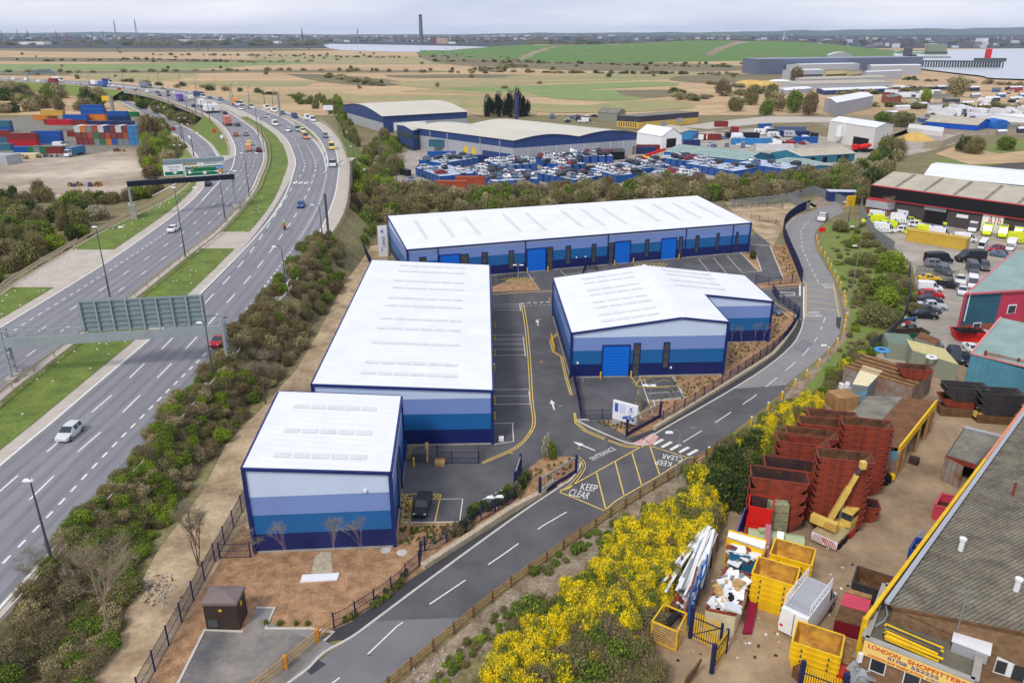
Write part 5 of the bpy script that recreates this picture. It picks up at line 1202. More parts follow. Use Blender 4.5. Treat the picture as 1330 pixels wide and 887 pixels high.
        loft([(-2.9,1.,.45,1.4,2.6,.95),(-2.8,1.02,.32,1.4,2.7,.98),(1.,1.02,.32,1.4,2.65,.95),(1.5,1.,.32,1.35,2.3,.85),(2.15,.96,.32,1.15,1.22,.86),(2.75,.9,.36,.98,1.02,.8),(2.9,.8,.42,.8,.84,.72)],'body',t,BASE,'glass',[(0,0),(0,0),(0,1),(1,1),(0,0),(0,0)])
        MB().box((.6,0,2.66),(.4,1.5,.18),paint((40,90,200))).build('light_bar',t)
        mb=MB(); ck=paint((60,150,70),.5)
        for s in (-1,1):
            for i in range(6): mb.box((-2.4+i*.75,s*1.015,.75+.28*(i%2)),(.37,.03,.28),ck)
        mb.build('checker_stripe',t); wheels(t,(-1.7,1.9),1.,.36); lights(t,2.8,-2.9,.74,.72); k='ambulance'
    elif kind=='caravan':
        loft([(-2.4,1.,.5,1.2,2.3,.9),(-2.2,1.08,.4,1.3,2.55,1.),(1.9,1.08,.4,1.3,2.5,1.),(2.4,1.,.5,1.1,1.7,.9)],'body',t,BASE,'glass',[(0,0),(0,0),(1,0)]); wheels(t,(-.2,),1.05,.33); MB().beam((2.3,0,.5),(3.4,0,.5),.1,.1,'steel_dark').build('tow_bar',t); k='caravan'
    t['category']=k; PROTO[kind]=t; return t,True
mat('lorry_box',(225,225,225),.5,var=.05,vs=.3)
def vehicle(kind,P,hd,col,label,group=None,sc=1.,box=None,cat=None):
    t,first=proto(kind)
    if not first: t=copy_tree(t)
    t.location=P; t.rotation_euler=(0,0,hd); t.scale=(sc,sc,sc); tag(t,label,cat,group)
    for ch in t.children:
        if ch.type=='MESH':
            for i,sl in enumerate(ch.material_slots):
                nm=ch.data.materials[i].name
                if nm==BASE: sl.link='OBJECT'; sl.material=pm(col)
                elif nm=='lorry_box': sl.link='OBJECT'; sl.material=pm(box or (225,225,225))
    return t
def hdg(a,b): return math.atan2(b[1]-a[1],b[0]-a[0])
def road_hd(r,Y,way):   # heading along a rail; way -1: towards the viewer
    a=math.atan2(4,r(Y+2)-r(Y-2)); return a if way>0 else a+PI
Wt=(232,232,230); Gy=(128,132,138); Dk=(48,52,60); Sv=(186,190,194); Rd=(176,40,36); Bl=(48,84,140); Cr=(214,200,170); Nv=(34,48,92); Ye=(238,214,40); Or=(226,140,40)
mw=[ # px,py,kind,colour,label,rail,way,box
(92,566,'hatchback',(206,208,206),'silver hatchback alone on the near lanes of the motorway',D1,-1),
(391,269,'hatchback',(60,92,150),'blue hatchback behind the motorcyclist on the right carriageway',D2,-1),
(285,447,'hatchback',(190,44,50),'red car half hidden behind the right leg of the near gantry',D3,-1),
(226,300,'saloon_car',Wt,'white car with open bed look, alone before the median lamp',LX,1),
(270.6,241,'hatchback',Dk,'black car just emerging below the green sign',L0,1),
(233,131,'box_lorry',(222,216,226),'lorry with a purple and white box',L0m,1,(110,80,170)),(248,129.5,'van',Wt,'white van left of the two white lorries',L0m,1),(251.5,139,'saloon_car',Dk,'black car left of the pair of white lorries',L0m,1),
(261.5,138.5,'box_lorry',Wt,'first of two white lorries nose to tail on the far curve',L0m,1,Wt),(269,146,'box_lorry',Wt,'second white lorry, close behind the first on the far curve',L0m,1,Wt),(279.5,145.5,'box_lorry',(170,50,50),'lorry with a red side and white roof',L1,1,(226,222,218)),
(292.4,148.5,'saloon_car',Dk,'dark car ahead of the red and cream lorry',L1,1),(295,162,'box_lorry',(170,60,56),'tall red and cream lorry beside the grass island',L0m,1,(196,120,104)),(309,164,'saloon_car',(70,80,100),'dark blue-grey car right of the red and cream lorry',L1,1),(306.3,177,'small_van',(170,120,80),'small van with a brown body and blue roof beside the grass island',L0m,1),
(319.4,176.5,'hatchback',(150,150,152),'grey car below the dark blue-grey one',L1,1),(323,196,'van',(214,156,120),'van with red and yellow chevrons on its rear',L1,1),(324,189,'small_van',(200,190,110),'yellowish van just ahead of the chevron van',L1,1),(336.5,197,'hatchback',(96,40,44),'dark red car next to the median barrier',L1,1),
(175,118.5,'hatchback',Gy,'grey car on the viaduct beneath a white one',L0m,1),(176.5,115.8,'hatchback',Wt,'white car on the viaduct above a grey one',L1,1),(191.3,121,'small_van',Wt,'small white van on the viaduct',L0m,1),(204.5,121,'saloon_car',(90,90,94),'white-roofed dark car on the viaduct',L0m,1),(207.3,125,'hatchback',(80,88,100),'dark car near the outer parapet of the viaduct',L0m,1),(218.3,120.5,'hatchback',(90,96,104),'grey car ahead of its twin on the viaduct, the farther of the two',L1,1),(218.7,125,'hatchback',(80,84,92),'grey car behind its twin on the viaduct, the nearer of the two',L0m,1),
(121.5,111.5,'box_lorry',(180,40,50),'white box lorry with a red cab at the far end of the viaduct',L0m,1,Wt),(132,113,'box_lorry',(50,100,170),'bright blue box lorry at the far end of the viaduct',L0m,1,(60,110,180)),(141,109.5,'box_lorry',Wt,'lorry with a navy box beside the bright blue one',L2,-1,(40,50,100)),(147,113.5,'small_van',Wt,'small white van behind the bright blue lorry',L0m,1),(154.5,116.8,'hatchback',(190,40,50),'red car between two white cars on the viaduct',L0m,1),(159,114.5,'hatchback',Wt,'white car beyond the red one on the viaduct',L1,1),
(68,108.6,'box_lorry',(150,50,50),'far dark red lorry beneath the distant gantry',L0m,1,(140,50,46)),(77,106.5,'box_lorry',Wt,'far white lorry beside the dark red one',L2,-1,Wt),(34,105.2,'van',Wt,'distant white van left of the far gantry',L0m,1),(18,104.3,'van',Wt,'very distant white van at the left edge of the motorway',L1,1),(50,107.2,'small_van',Wt,'distant small white van under the far gantry',L0m,1),(97,109,'hatchback',Wt,'distant white car past the far red lorry',L1,1),(104,110.4,'hatchback',Sv,'distant silver car right of the white one',L0m,1),(9,103.8,'hatchback',Wt,'most distant white car on the motorway',L1,1),
(193,115,'articulated_lorry',(140,144,150),'long grey articulated lorry in the far lanes',L2,-1,(120,126,138)),(211.5,116,'hatchback',Gy,'grey car behind the long grey lorry',L2,-1),(228.6,123,'small_van',Wt,'small white van in the far lanes right of the viaduct lamps',L2,-1),(262,128.5,'articulated_lorry',Wt,'white-cabbed lorry with a navy trailer',L3m,-1,(40,54,104)),(273.7,128.5,'hatchback',(110,116,124),'grey car close behind the navy trailer lorry',L3m,-1),(287,130.5,'estate_car',(130,140,150),'blue-grey car left of the orange lorry',L3m,-1),(284.7,134.5,'saloon_car',Sv,'silver car nearest the concrete median left of the orange lorry',L2,-1),
(307.5,137.8,'box_lorry',Wt,'lorry with an orange body',L3m,-1,(224,140,50)),(313,136.6,'van',Wt,'white truck right behind the orange lorry',L3m,-1),(313,143,'hatchback',Wt,'white car below the orange lorry',L2,-1),(326,141,'tipper_truck',Wt,'white tipper truck right of the orange lorry',L3m,-1),(347,153,'estate_car',(190,180,180),'pale pinkish car where the median grass starts',L2,-1),(357.5,163.5,'van',(238,236,224),'cream white van alone in the middle lane',L2,-1),(375.5,171,'hatchback',(228,228,232),'white car left of the grey van with a rack',D1,-1),(386.5,170.5,'van',(170,174,172),'grey-white van with a roof rack',L3m,-1),(397,180.5,'van',(206,150,110),'recovery truck with yellow and dark red cab',L3m,-1),(393.5,172.5,'small_van',(226,220,190),'cream car just behind the recovery truck',L3m,-1),
(406,158,'van',Wt,'white van towing a trailer on the right slip road',SL,-1),(399.5,156.5,'caravan',Wt,'white trailer beside the slip road van',SL,-1),(423,179,'estate_car',(120,136,150),'grey-blue car on the right slip road',SR,-1),(431,194,'van',(230,206,96),'yellow van on the right slip road',SR,-1),(432.5,216,'tipper_truck',(224,226,222),'white tipper nearest the viewer on the right slip road',SR,-1),(346.5,142,'van',Wt,'white van half hidden behind the barrier of the slip road',SR,-1),(356,146,'van',(234,234,236),'second white van behind the barrier, further along',SR,-1),(367,149,'estate_car',(60,96,150),'blue car behind the barrier of the slip road',SR,-1),(383,153.5,'van',(56,76,124),'dark blue van at the head of the slip road',SR,-1),
(209.5,157,'hatchback',(196,44,40),'topmost red car on the left slip road',QL,1),(217,164,'hatchback',(206,50,44),'red car in the middle of the left slip road queue',QL,1),(225,169.3,'estate_car',(190,36,36),'lowest red car on the left slip road',QL,1),(231,166.5,'hatchback',Wt,'white car beside the red cars on the left slip road',QR,1)]
lab2=set()
for q in mw:
    x,y,k,c,l,r,wy=q[:7]; bx=q[7] if len(q)>7 else None
    p=(WS if r in (QL,QR) else WM)(x,y,.03); vehicle(k,p,road_hd(r,p.y,wy),c,l,None,.92 if p.y<230 else 1.05,bx)
# motorcycle and rider
p=WM(370,298,.03); hd=road_hd(D1,p.y,-1); t=thing('motorcycle','motorcycle ridden towards the viewer in the middle lanes','motorcycle')
for x in (-.75,.75): MB().tube((x,-.07,.32),(x,.07,.32),.32,'rubber',12).build('wheel',t)
mb=MB(); mb.box((0,0,.35),(1.2,.35,.5),'black',top=.8); mb.box((.6,0,.75),(.5,.5,.4),(200,60,50),top=.7); mb.box((-.5,0,.8),(.8,.3,.12),'black'); mb.build('body',t); MB().beam((.55,-.4,1.1),(.55,.4,1.1),.06,.06,'black').build('handlebar',t)
t.location=p; t.rotation_euler.z=hd
t2=thing('person','motorcyclist in a green hi-vis jacket and white helmet leaning over the handlebars','person')
hv=mat('hi_vis',(150,190,60),.7,var=.05)
me=bpy.data.meshes.new('body'); vv=[(-.35,0,.95),(-.3,0,1.2),(-.1,0,1.5),(.0,0,1.68),(.02,0,1.8),(-.05,.22,1.5),(.25,.32,1.3),(.5,.34,1.15),(-.05,-.22,1.5),(.25,-.32,1.3),(.5,-.34,1.15),(0,.2,.9),(-.05,.26,.5),(0,-.2,.9),(-.05,-.26,.5)]
me.from_pydata(vv,[(0,1),(1,2),(2,3),(3,4),(2,5),(5,6),(6,7),(2,8),(8,9),(9,10),(0,11),(11,12),(0,13),(13,14)],[]); o=bpy.data.objects.new('body',me); COL.objects.link(o); o.parent=t2; me.materials.append(hv)
md=o.modifiers.new('s','SKIN'); rr=[.17,.18,.2,.1,.12,.1,.07,.05,.1,.07,.05,.12,.08,.12,.08]
for i,r_ in enumerate(rr): me.skin_vertices[0].data[i].radius=(r_,r_)
me.skin_vertices[0].data[0].use_root=True; o.modifiers.new('u','SUBSURF').levels=1
mb=MB(); mb.tube((.02,0,1.7),(.04,0,1.98),.15,'white',10,.1); mb.build('helmet',t2)
t2.location=p; t2.rotation_euler.z=hd
# ---------- other buildings: N = near corner, Lc / Rc = the corners to its left and right, all at ground level
def bld(name,label,N,Lc,Rc,ytop,wall,roof,ridge=None,rise=0.,band=None,cat='warehouse',z=0.,ov=.25,ops=(),wallR=None,trim=None,arch=0,base=None):
    n=W(*N,z); l=W(*Lc,z); r=W(*Rc,z); l2=l-n; r2=r-n
    far=n+l2+r2; h=ZT(n.y,ytop)-z; t=thing(name,label,cat,n)
    P=[n,r,far,l]; up=Vector((0,0,1)); 
    def hh(a,b):   # a along r2, b along l2 in 0..1
        if ridge=='r': return h+rise*(1-abs(2*b-1))
        if ridge=='l': return h+rise*(1-abs(2*a-1))
        if ridge=='arch': return h+rise*abs(math.sin(PI*a*arch)) if arch else h+rise*math.sin(PI*b)
        if ridge=='shed': return h+rise*b
        return h
    k=24 if ridge=='arch' else 2
    mb=MB(); Pt=lambda a,b,zz:n+r2*a+l2*b+up*zz
    for (a0,b0,a1,b1,mm) in ((0,0,1,0,wall),(1,0,1,1,wall),(1,1,0,1,wall),(0,1,0,0,wallR or wall)):
        for i in range(k):
            s,e=i/k,(i+1)/k; A=(a0+(a1-a0)*s,b0+(b1-b0)*s); B=(a0+(a1-a0)*e,b0+(b1-b0)*e)
            if band:
                hb=h*band[1]; mb.poly([Pt(*A,0),Pt(*B,0),Pt(*B,hb),Pt(*A,hb)],mm); mb.poly([Pt(*A,hb),Pt(*B,hb),Pt(*B,hh(*B)),Pt(*A,hh(*A))],band[0])
            elif base:
                hb=h*base[1]; mb.poly([Pt(*A,0),Pt(*B,0),Pt(*B,hb),Pt(*A,hb)],base[0]); mb.poly([Pt(*A,hb),Pt(*B,hb),Pt(*B,hh(*B)),Pt(*A,hh(*A))],mm)
            else: mb.poly([Pt(*A,0),Pt(*B,0),Pt(*B,hh(*B)),Pt(*A,hh(*A))],mm)
    mb.build('wall',t)
    mb=MB(); ea=ov/max(r2.length,1); eb=ov/max(l2.length,1); ea2,eb2=ea,eb
    for i in range(k):
        a0=-ea+(1+2*ea)*i/k; a1=-ea+(1+2*ea)*(i+1)/k
        for j in range(k if ridge!='arch' or not arch else 1):
            kk=k if ridge!='arch' or not arch else 1
            b0=-eb+(1+2*eb)*j/kk; b1=-eb+(1+2*eb)*(j+1)/kk
            q=[Pt(x,y,hh(min(1,max(0,x)),min(1,max(0,y)))+.12) for x,y in ((a0,b0),(a1,b0),(a1,b1),(a0,b1))]; mb.poly(q,roof)
    rf=mb.build('roof',t)
    if trim:
        tr=MB()
        for (A,B) in (((0,0),(1,0)),((0,0),(0,1)),((1,0),(1,1)),((0,1),(1,1))):
            for i in range(k):
                s,e=i/k,(i+1)/k; a=(A[0]+(B[0]-A[0])*s,A[1]+(B[1]-A[1])*s); b=(A[0]+(B[0]-A[0])*e,A[1]+(B[1]-A[1])*e)
                tr.beam(Pt(*a,hh(*a)+.05),Pt(*b,hh(*b)+.05),.3,.3,trim)
        tr.build('trim',t)
    dr=r2.normalized(); dl=l2.normalized(); nr=Vector((dr.y,-dr.x,0)); nl=Vector((-dl.y,dl.x,0))
    for o in ops:   # (face 'r'|'l', s0, s1, z0, z1, material, name)
        f,s0,s1,z0,z1,m,nm=o; d,nn,LL=(dr,nr,r2.length) if f=='r' else (dl,nl,l2.length)
        if nn.dot(n)>0 and False: nn=-nn
        q=n+d*(LL*(s0+s1)/2)+nn*.05; MB().box((q.x,q.y,max(z0*h,.05)+z),(LL*(s1-s0),.14,(z1-z0)*h),m,rz=math.atan2(d.y,d.x)).build(nm,t)
    t['h']=h; del t['h']
    return t,Pt,h,rf
G_='cladding_grey'; Bb_='cladding_blue'
o1=[('l',.40,.47,.02,.42,'skip_yellow','door'),('l',.27,.33,.02,.42,'skip_yellow','door')]
big=bld('wavy_roofed_warehouse','largest grey and dark blue warehouse with a wavy pale roof behind the car yard',(667,213.5),(536,193),(825.5,201),183,G_,'roof_cream','arch',1.5,(Bb_,.68),arch=2,ov=.6,ops=[('l',.34,.375,.04,.46,'skip_yellow','door'),('l',.42,.455,.04,.46,'skip_yellow','door'),('l',.02,.28,.04,.42,Bb_,'loading_bay'),('r',.97,.99,.02,.4,'brick','door')])
t=big[0]
for a in [i/9 for i in range(1,9)]: q=big[1](a,0,0); MB().box((q.x,q.y-.05,.1),(.12,.12,big[2]*.66),'white').build('downpipe',t)
for b in (.12,.3,.62,.8): q=big[1](0,b,0); MB().box((q.x-.1,q.y,.1),(.3,.3,big[2]*.95),G_).build('downpipe',t)
q=big[1](.0,1.,0)
bld('office_block','dark blue glazed office block at the left end of the largest warehouse',(537,196.5),(516.5,188),(561,190.5),170,Bb_,'roof_cream','r',.8,ops=[('r',.05,.9,.6,.74,'window_glass','window'),('l',.05,.95,.58,.74,'window_glass','window'),('r',.1,.9,.04,.18,'glass','window'),('l',.1,.9,.04,.18,'glass','window')],cat='office')
bld('curved_roof_warehouse','grey and blue warehouse with a curved pale roof beyond the largest one',(498.5,173),(446.5,156.5),(607,166),151.5,G_,'roof_cream','arch',3.,(Bb_,.6),ops=[('r',.12,.5,.1,.58,'white','loading_bay'),('r',0,.11,0,1.,Bb_,'corner_panel')],ov=.6)
p=W(671,165,0); MB().tube(p,Vector((p.x,p.y,ZT(p.y,122.5))),.9,Bb_,10).tube(Vector((p.x,p.y,ZT(p.y,122.5))),Vector((p.x,p.y,ZT(p.y,121))),1.,'black',10).build('flue_stack',label='blue flue stack with a black tip behind the largest warehouse',cat='chimney')
bld('yellow_brick_office','yellow walled office building with a dark grey upper storey',(829,167),(801,165),(906.5,160),152,'yellow_wall','roof_grey',None,0,('cladding_dark',.52),ops=[('l',.1+i*.11,.14+i*.11,.08,.9 if 0 else .46,'glass','window') for i in range(8)]+[('r',.36,.46,.02,.44,'cladding_grey','door'),('r',.62,.72,.25,.6,'cladding_grey','door')],cat='office')
bld('green_hut','grey-green gabled hut left of the yellow office',(801,159),(776,157),(812,156),148,mat('hut_green',(138,144,124),.8,var=.08),'roof_grey','l',2.,cat='shed')
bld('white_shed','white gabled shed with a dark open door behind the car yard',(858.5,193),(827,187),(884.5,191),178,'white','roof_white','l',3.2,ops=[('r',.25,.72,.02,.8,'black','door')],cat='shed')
bld('light_blue_shed','low light blue shed behind the white shed',(880,184),(856,176),(907,181),174,mat('shed_blue',(70,150,204),.6,var=.08),'roof_beige','l',1.,cat='shed')
bld('blue_fronted_unit','long low unit with bright blue panels and a teal ribbed roof',(966,217.5),(862,205.5),(1003,209),209,'teal_wall','roof_teal','l',1.8,wallR='blue_wall',trim=None,ov=.3)
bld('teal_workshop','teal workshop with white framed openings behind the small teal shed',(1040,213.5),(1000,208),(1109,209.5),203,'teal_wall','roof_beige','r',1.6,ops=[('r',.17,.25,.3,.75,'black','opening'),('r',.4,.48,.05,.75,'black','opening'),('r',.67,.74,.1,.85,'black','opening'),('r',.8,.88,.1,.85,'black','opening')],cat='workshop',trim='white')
bld('teal_shed','small teal shed with a grey-green roof and white verge above the bushes',(1038,226.5),(1000,217),(1083.5,222.5),219.5,'teal_wall','roof_teal','l',.8,trim='white',cat='shed')
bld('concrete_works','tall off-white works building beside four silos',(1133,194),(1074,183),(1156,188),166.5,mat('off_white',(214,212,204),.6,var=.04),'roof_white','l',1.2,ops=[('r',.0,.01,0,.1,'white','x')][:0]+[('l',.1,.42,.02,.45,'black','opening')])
for i,(x) in enumerate((1088,1096.5,1105,1113)):
    p=W(x,186.5); z=ZT(p.y,164); MB().tube(p+up*3,Vector((p.x,p.y,z)),1.35,'white',12).tube(p+up*1.,p+up*3,.3,'white',12,1.35).tube(p,p+up*1.2,.4,'steel',6).build('silo',label=('leftmost','second','third','rightmost')[i]+' of the four white silos beside the works building',cat='silo',group='white silos')
bld('pale_warehouse','pale grey warehouse with a white roof among trees',(1084,152),(1069,145),(1132,141),134,G_,'roof_white','r',1.)
dk=mat('shed_slate',(104,112,132),.6,var=.06); pg=mat('pale_grey',(176,180,184),.6,var=.05); bld('slate_grey_warehouse','very long slate grey warehouse in the distance below the green hill',(985,97.5),(963,95),(1196,93),77.5,dk,mat('roof_slate',(140,146,160),.6,var=.04),None)
bld('round_roof_store','pale domed roof rising behind the slate grey warehouse',(1075,80),(1073,79),(1106,79),72,pg,'roof_white','arch',4.,arch=1,cat='store')
far=[((1040,98),(1020,97),(1115,96),84.5,pg,'roof_white','grey block with a white roof in front of the slate grey warehouse'),((1030,106),(1015,104.5),(1069,105),92,pg,'roof_white','pale block with ribbon windows, left of the cream one'),((1070,105),(1068,104),(1100,104),92,mat('cream_wall',(214,198,150),.7,var=.05),'roof_grey','cream striped block between two pale ones'),((1101,105),(1100,104),(1118,104),93,mat('cream_wall',(214,198,150),.7,var=.05),'roof_grey','narrow cream block right of the striped one'),((1124,105),(1118,104),(1171,103),94,pg,'roof_white','low white roofed block right of the cream blocks'),((1130,98),(1125,96),(1195,97),86,pg,'roof_white','white roofed hall beside the river jetty'),
((1035,116),(1001,112),(1160,113),110,pg,'roof_beige','long low building with many small roof lights'),((1070,124),(1060,121),(1155,121),118,Bb_,'roof_white','low blue walled building with a bright white roof'),((1020,124),(1008,121),(1055,121),118,pg,'roof_white','white store left of the blue walled building'),((1155,118),(1148,116.5),(1220,117),114,'brick_dark','roof_beige','long brown canopy building near the willow trees'),((1152,136),(1144,133),(1170,134),127,'brick_red','roof_grey','red brick building right of the pale warehouse'),((1040,111),(1032,108),(1152,107),104,pg,'roof_beige','saw-tooth roofed hall behind the long low building'),
((1206,149),(1203,147),(1222,148),136.5,'white','roof_grey','white cube building with small windows'),((1330,160),(1262,154),(1400,160),154,'white','roof_white','long white building with round windows at the right edge'),((1005,113),(992,112),(1012,112),110,pg,'roof_grey','small grey outbuilding by the road')]
for a,b,c,y,wm,rm,l in far: bld('industrial_building',l,a,b,c,y,wm,rm,'r',.6,cat='building',ops=[('r',.05,.95,.45,.6,'glass','window')] if 'ribbon' in l or 'striped' in l else ())
bld('blue_shed','bright blue gabled shed with a cream roof and roof lights',(1268,170.5),(1201,165),(1287,165.5),163.5,mat('shed_royal',(20,84,186),.6,var=.06),'roof_beige','l',2.4,cat='shed')
p=W(1287,168); mb=MB()
for i in range(8):
    a0,a1=PI*i/8,PI*(i+1)/8; mb.poly([p+Vector((5-5*math.cos(a0),0,4.6*math.sin(a0))),p+Vector((5-5*math.cos(a1),0,4.6*math.sin(a1))),p+Vector((5-5*math.cos(a1),9,4.6*math.sin(a1))),p+Vector((5-5*math.cos(a0),9,4.6*math.sin(a0)))],'blue_wall')
mb.poly([p+Vector((5-5*math.cos(PI*i/8),0,4.6*math.sin(PI*i/8))) for i in range(9)],'blue_wall'); mb.build('tunnel_shed',label='small round-topped blue shed beside the gabled one',cat='shed')
mb=MB(); mb.prism([V2(W(*a)) for a in ((1178,172),(1224,178),(1225,172),(1180,166.5))],.0,2.2,mat('off_white',(214,212,204)),side=mat('off_white',(214,212,204))); mb.build('boundary_wall',label='long pale concrete wall in front of the bright blue shed',cat='wall')
wallthing([(1198,194),(1222,192),(1249,181)],3.,.5,'stone_wall','pale block wall curving around the sand yard')
P=W(1187,182); 
mb=MB()
for k in range(14):
    a=2*PI*k/14; b=2*PI*(k+1)/14; r0=7
    mb.poly([P+Vector((math.cos(a)*r0*1.3,math.sin(a)*r0,0)),P+Vector((math.cos(b)*r0*1.3,math.sin(b)*r0,0)),P+Vector((math.cos(b)*2,math.sin(b)*1,3.4)),P+Vector((math.cos(a)*2,math.sin(a)*1,3.4))],'sand')
mb.poly([P+Vector((math.cos(2*PI*k/14)*2,math.sin(2*PI*k/14),3.4)) for k in range(14)],'sand'); mb.build('sand_heap',label='golden sand heap beside the works building',cat='sand heap')
# sand domes
for x,y,r,c,l in ((974,112,16,'sand','tan covered heap, the left one of two'),(993,112.5,15,'sand','tan covered heap, the right one of two'),(1012,110,14,'white','white covered heap behind the tan ones')):
    p=W(x,y); mb=MB(); n=12
    for i in range(n):
        for j in range(4):
            f=lambda i,j:p+Vector((math.cos(2*PI*i/n)*r*math.cos(j/4*1.5),math.sin(2*PI*i/n)*r*.8*math.cos(j/4*1.5),r*.33*math.sin(j/4*1.5)))
            mb.poly([f(i,j),f(i+1,j),f(i+1,j+1),f(i,j+1)],c)
    mb.build('covered_heap',label=l,cat='heap',smooth=True)
# power station, turbine, masts, jetty
Yp=3400.; p=AT(552,62,Yp); p.z=0
t=thing('power_station','distant brick power station block with a very tall chimney by the river','power station',p)
q=AT(547.5,60,Yp); tp=AT(548,21.5,Yp); mb=MB(); q.z=0; a=Vector((q.x,Yp,0)); b=Vector((q.x,Yp,tp.z)); mb.tube(a,b,8.5,mat('chimney',(104,104,112),.9,var=.05),12,6.5); o=mb.build('chimney',t); MB().tube(b,b+up*6,7,'navy_steel',12).build('chimney_tip',o)
def fbox(x0,x1,yt,Y,dep,m,nm,par,zb=0.):
    A_=AT(x0,60,Y);B_=AT(x1,60,Y); zt=ZT(Y,yt); return MB().box(((A_.x+B_.x)/2,Y+dep/2,zb),(B_.x-A_.x,dep,zt-zb),m).build(nm,par)
fbox(559,567,49,Yp,60,mat('brown_brick',(112,88,92),.9,var=.1),'boiler_house',t); fbox(567,580,50.3,Yp-20,60,mat('tan_brick',(196,160,140),.9,var=.06),'turbine_hall',t); fbox(580,591,55,Yp-10,50,'white','annex',t); fbox(540,559,59.5,Yp,40,'cladding_dark','low_block',t)
def mast(px,yt,yb,Y,label,w=1.,name='pylon',m='steel_dark',lat=True,grp=None,cat='pylon'):
    a=AT(px,yb,Y); zt=ZT(Y,yt); a.z=0; t=MB()
    r=zt*.05
    for s in ((-1,-1),(1,-1),(1,1),(-1,1)): t.beam(a+Vector((s[0]*r,s[1]*r,0)),a+Vector((s[0]*r*.12,s[1]*r*.12,zt)),w,w,m)
    k=7
    for i in range(k):
        z0=zt*i/k; z1=zt*(i+1)/k; r0=r*(1-.88*i/k); r1=r*(1-.88*(i+1)/k)
        t.beam(a+Vector((-r0,-r0,z0)),a+Vector((r1,-r1,z1)),w*.7,w*.7,m); t.beam(a+Vector((r0,-r0,z0)),a+Vector((-r1,-r1,z1)),w*.7,w*.7,m)
    for z in (.62,.78,.92): t.beam(a+Vector((-r*1.4*(1.3-z),0,zt*z)),a+Vector((r*1.4*(1.3-z),0,zt*z)),w,w,m)
    return t.build(name,label=label,cat=cat,group=grp)
mast(151.5,26.5,50,3600,'left one of two tall lattice pylons on the far left skyline',.8,m='steel'); mast(178.5,25,50,3400,'right one of two tall lattice pylons on the far left skyline, slightly taller',.8,m='steel')
mast(393.5,37,55,4200,'faint lattice pylon on the skyline left of the river',2.); mast(465.5,38,58,3800,'pale lattice pylon standing at the river bank left of the chimney',2.4,m='steel'); 
for x,y in ((24,38.5),(37,39),(74,40),(88,42),(120,41),(135,40.5),(3,40),(155,44)): mast(x,y,50,5200,'thin distant mast in the refinery on the left horizon',1.2,grp='refinery masts',name='mast',cat='mast')
# wind turbine
Yw=4800.; p=AT(1016.5,60,Yw); p.z=0; hz_=ZT(Yw,48); t=thing('wind_turbine','white three bladed wind turbine on the right skyline','wind turbine',p)
MB().tube(p,Vector((p.x,Yw,hz_)),3.2,'white',10,1.8).build('tower',t); c=Vector((p.x,Yw-5,hz_)); MB().box(c-up*2+Vector((0,3,0)),(4,9,4),'white').build('nacelle',t)
for a in (95,215,335): MB().beam(c,c+Vector((math.cos(rad(a)),0,math.sin(rad(a))))*28,1.2,2.6,'white').build('blade',t)
# jetty and ships
t=thing('river_jetty','long dark jetty on many piles reaching into the river','jetty',W(1196,90)); a=W(1196,88.8);b=W(1299,89.5); a.z=b.z=0; mb=MB(); mb.beam(a+up*9,b+up*9,10,1.5,'steel_dark'); mb.build('deck',t); mb=MB()
for i in range(30): q=a.lerp(b,i/29); mb.box(q-Vector((0,4,0)),(1.3,1.3,8.3),'steel_dark'); mb.box(q+Vector((0,4,0)),(1.3,1.3,8.3),'steel_dark')
mb.build('pile',t); MB().beam(a+up*13+Vector((0,30,0)),a.lerp(b,.5)+up*13+Vector((0,30,0)),4,2,'steel').build('conveyor',t)
for (x0,x1,y,h,m,l) in ((1201,1230,71.3,15,'cladding_grey','grey-green ship moored in the river'),(1265,1306,81,6,'steel_dark','dark barge moored beyond the jetty')):
    a=W(x0,y);b=W(x1,y); t=thing('ship',l,'ship',a); L=(b-a).length; mb=MB(); mb.prism([(a.x,a.y),(a.x+L*.08,a.y-10),(a.x+L*.9,a.y-10),(b.x,b.y),(a.x+L*.9,a.y+10),(a.x+L*.08,a.y+10)],-.5,6,'steel_dark'); mb.build('hull',t)
    if h>8: MB().box((a.x+L*.45,a.y,6),(L*.8,16,h),'hut_green').build('superstructure',t)
    else: MB().box((a.x+L*.4,a.y,6),(L*.12,8,14),'red_bin').build('deck_crane',t)
for (x0,x1,yt,yb,m,l) in ((1182,1186.5,63,80,'steel_dark','dark loading tower at the jetty head'),(1186.5,1193,71,82,'cladding_dark','dark hopper building beside the loading tower')):
    Y=W(x0,yb).y; t=thing('loading_tower',l,'tower',AT((x0+x1)/2,yb,Y)); fbox(x0,x1,yt,Y,20,m,'tower_body',t)
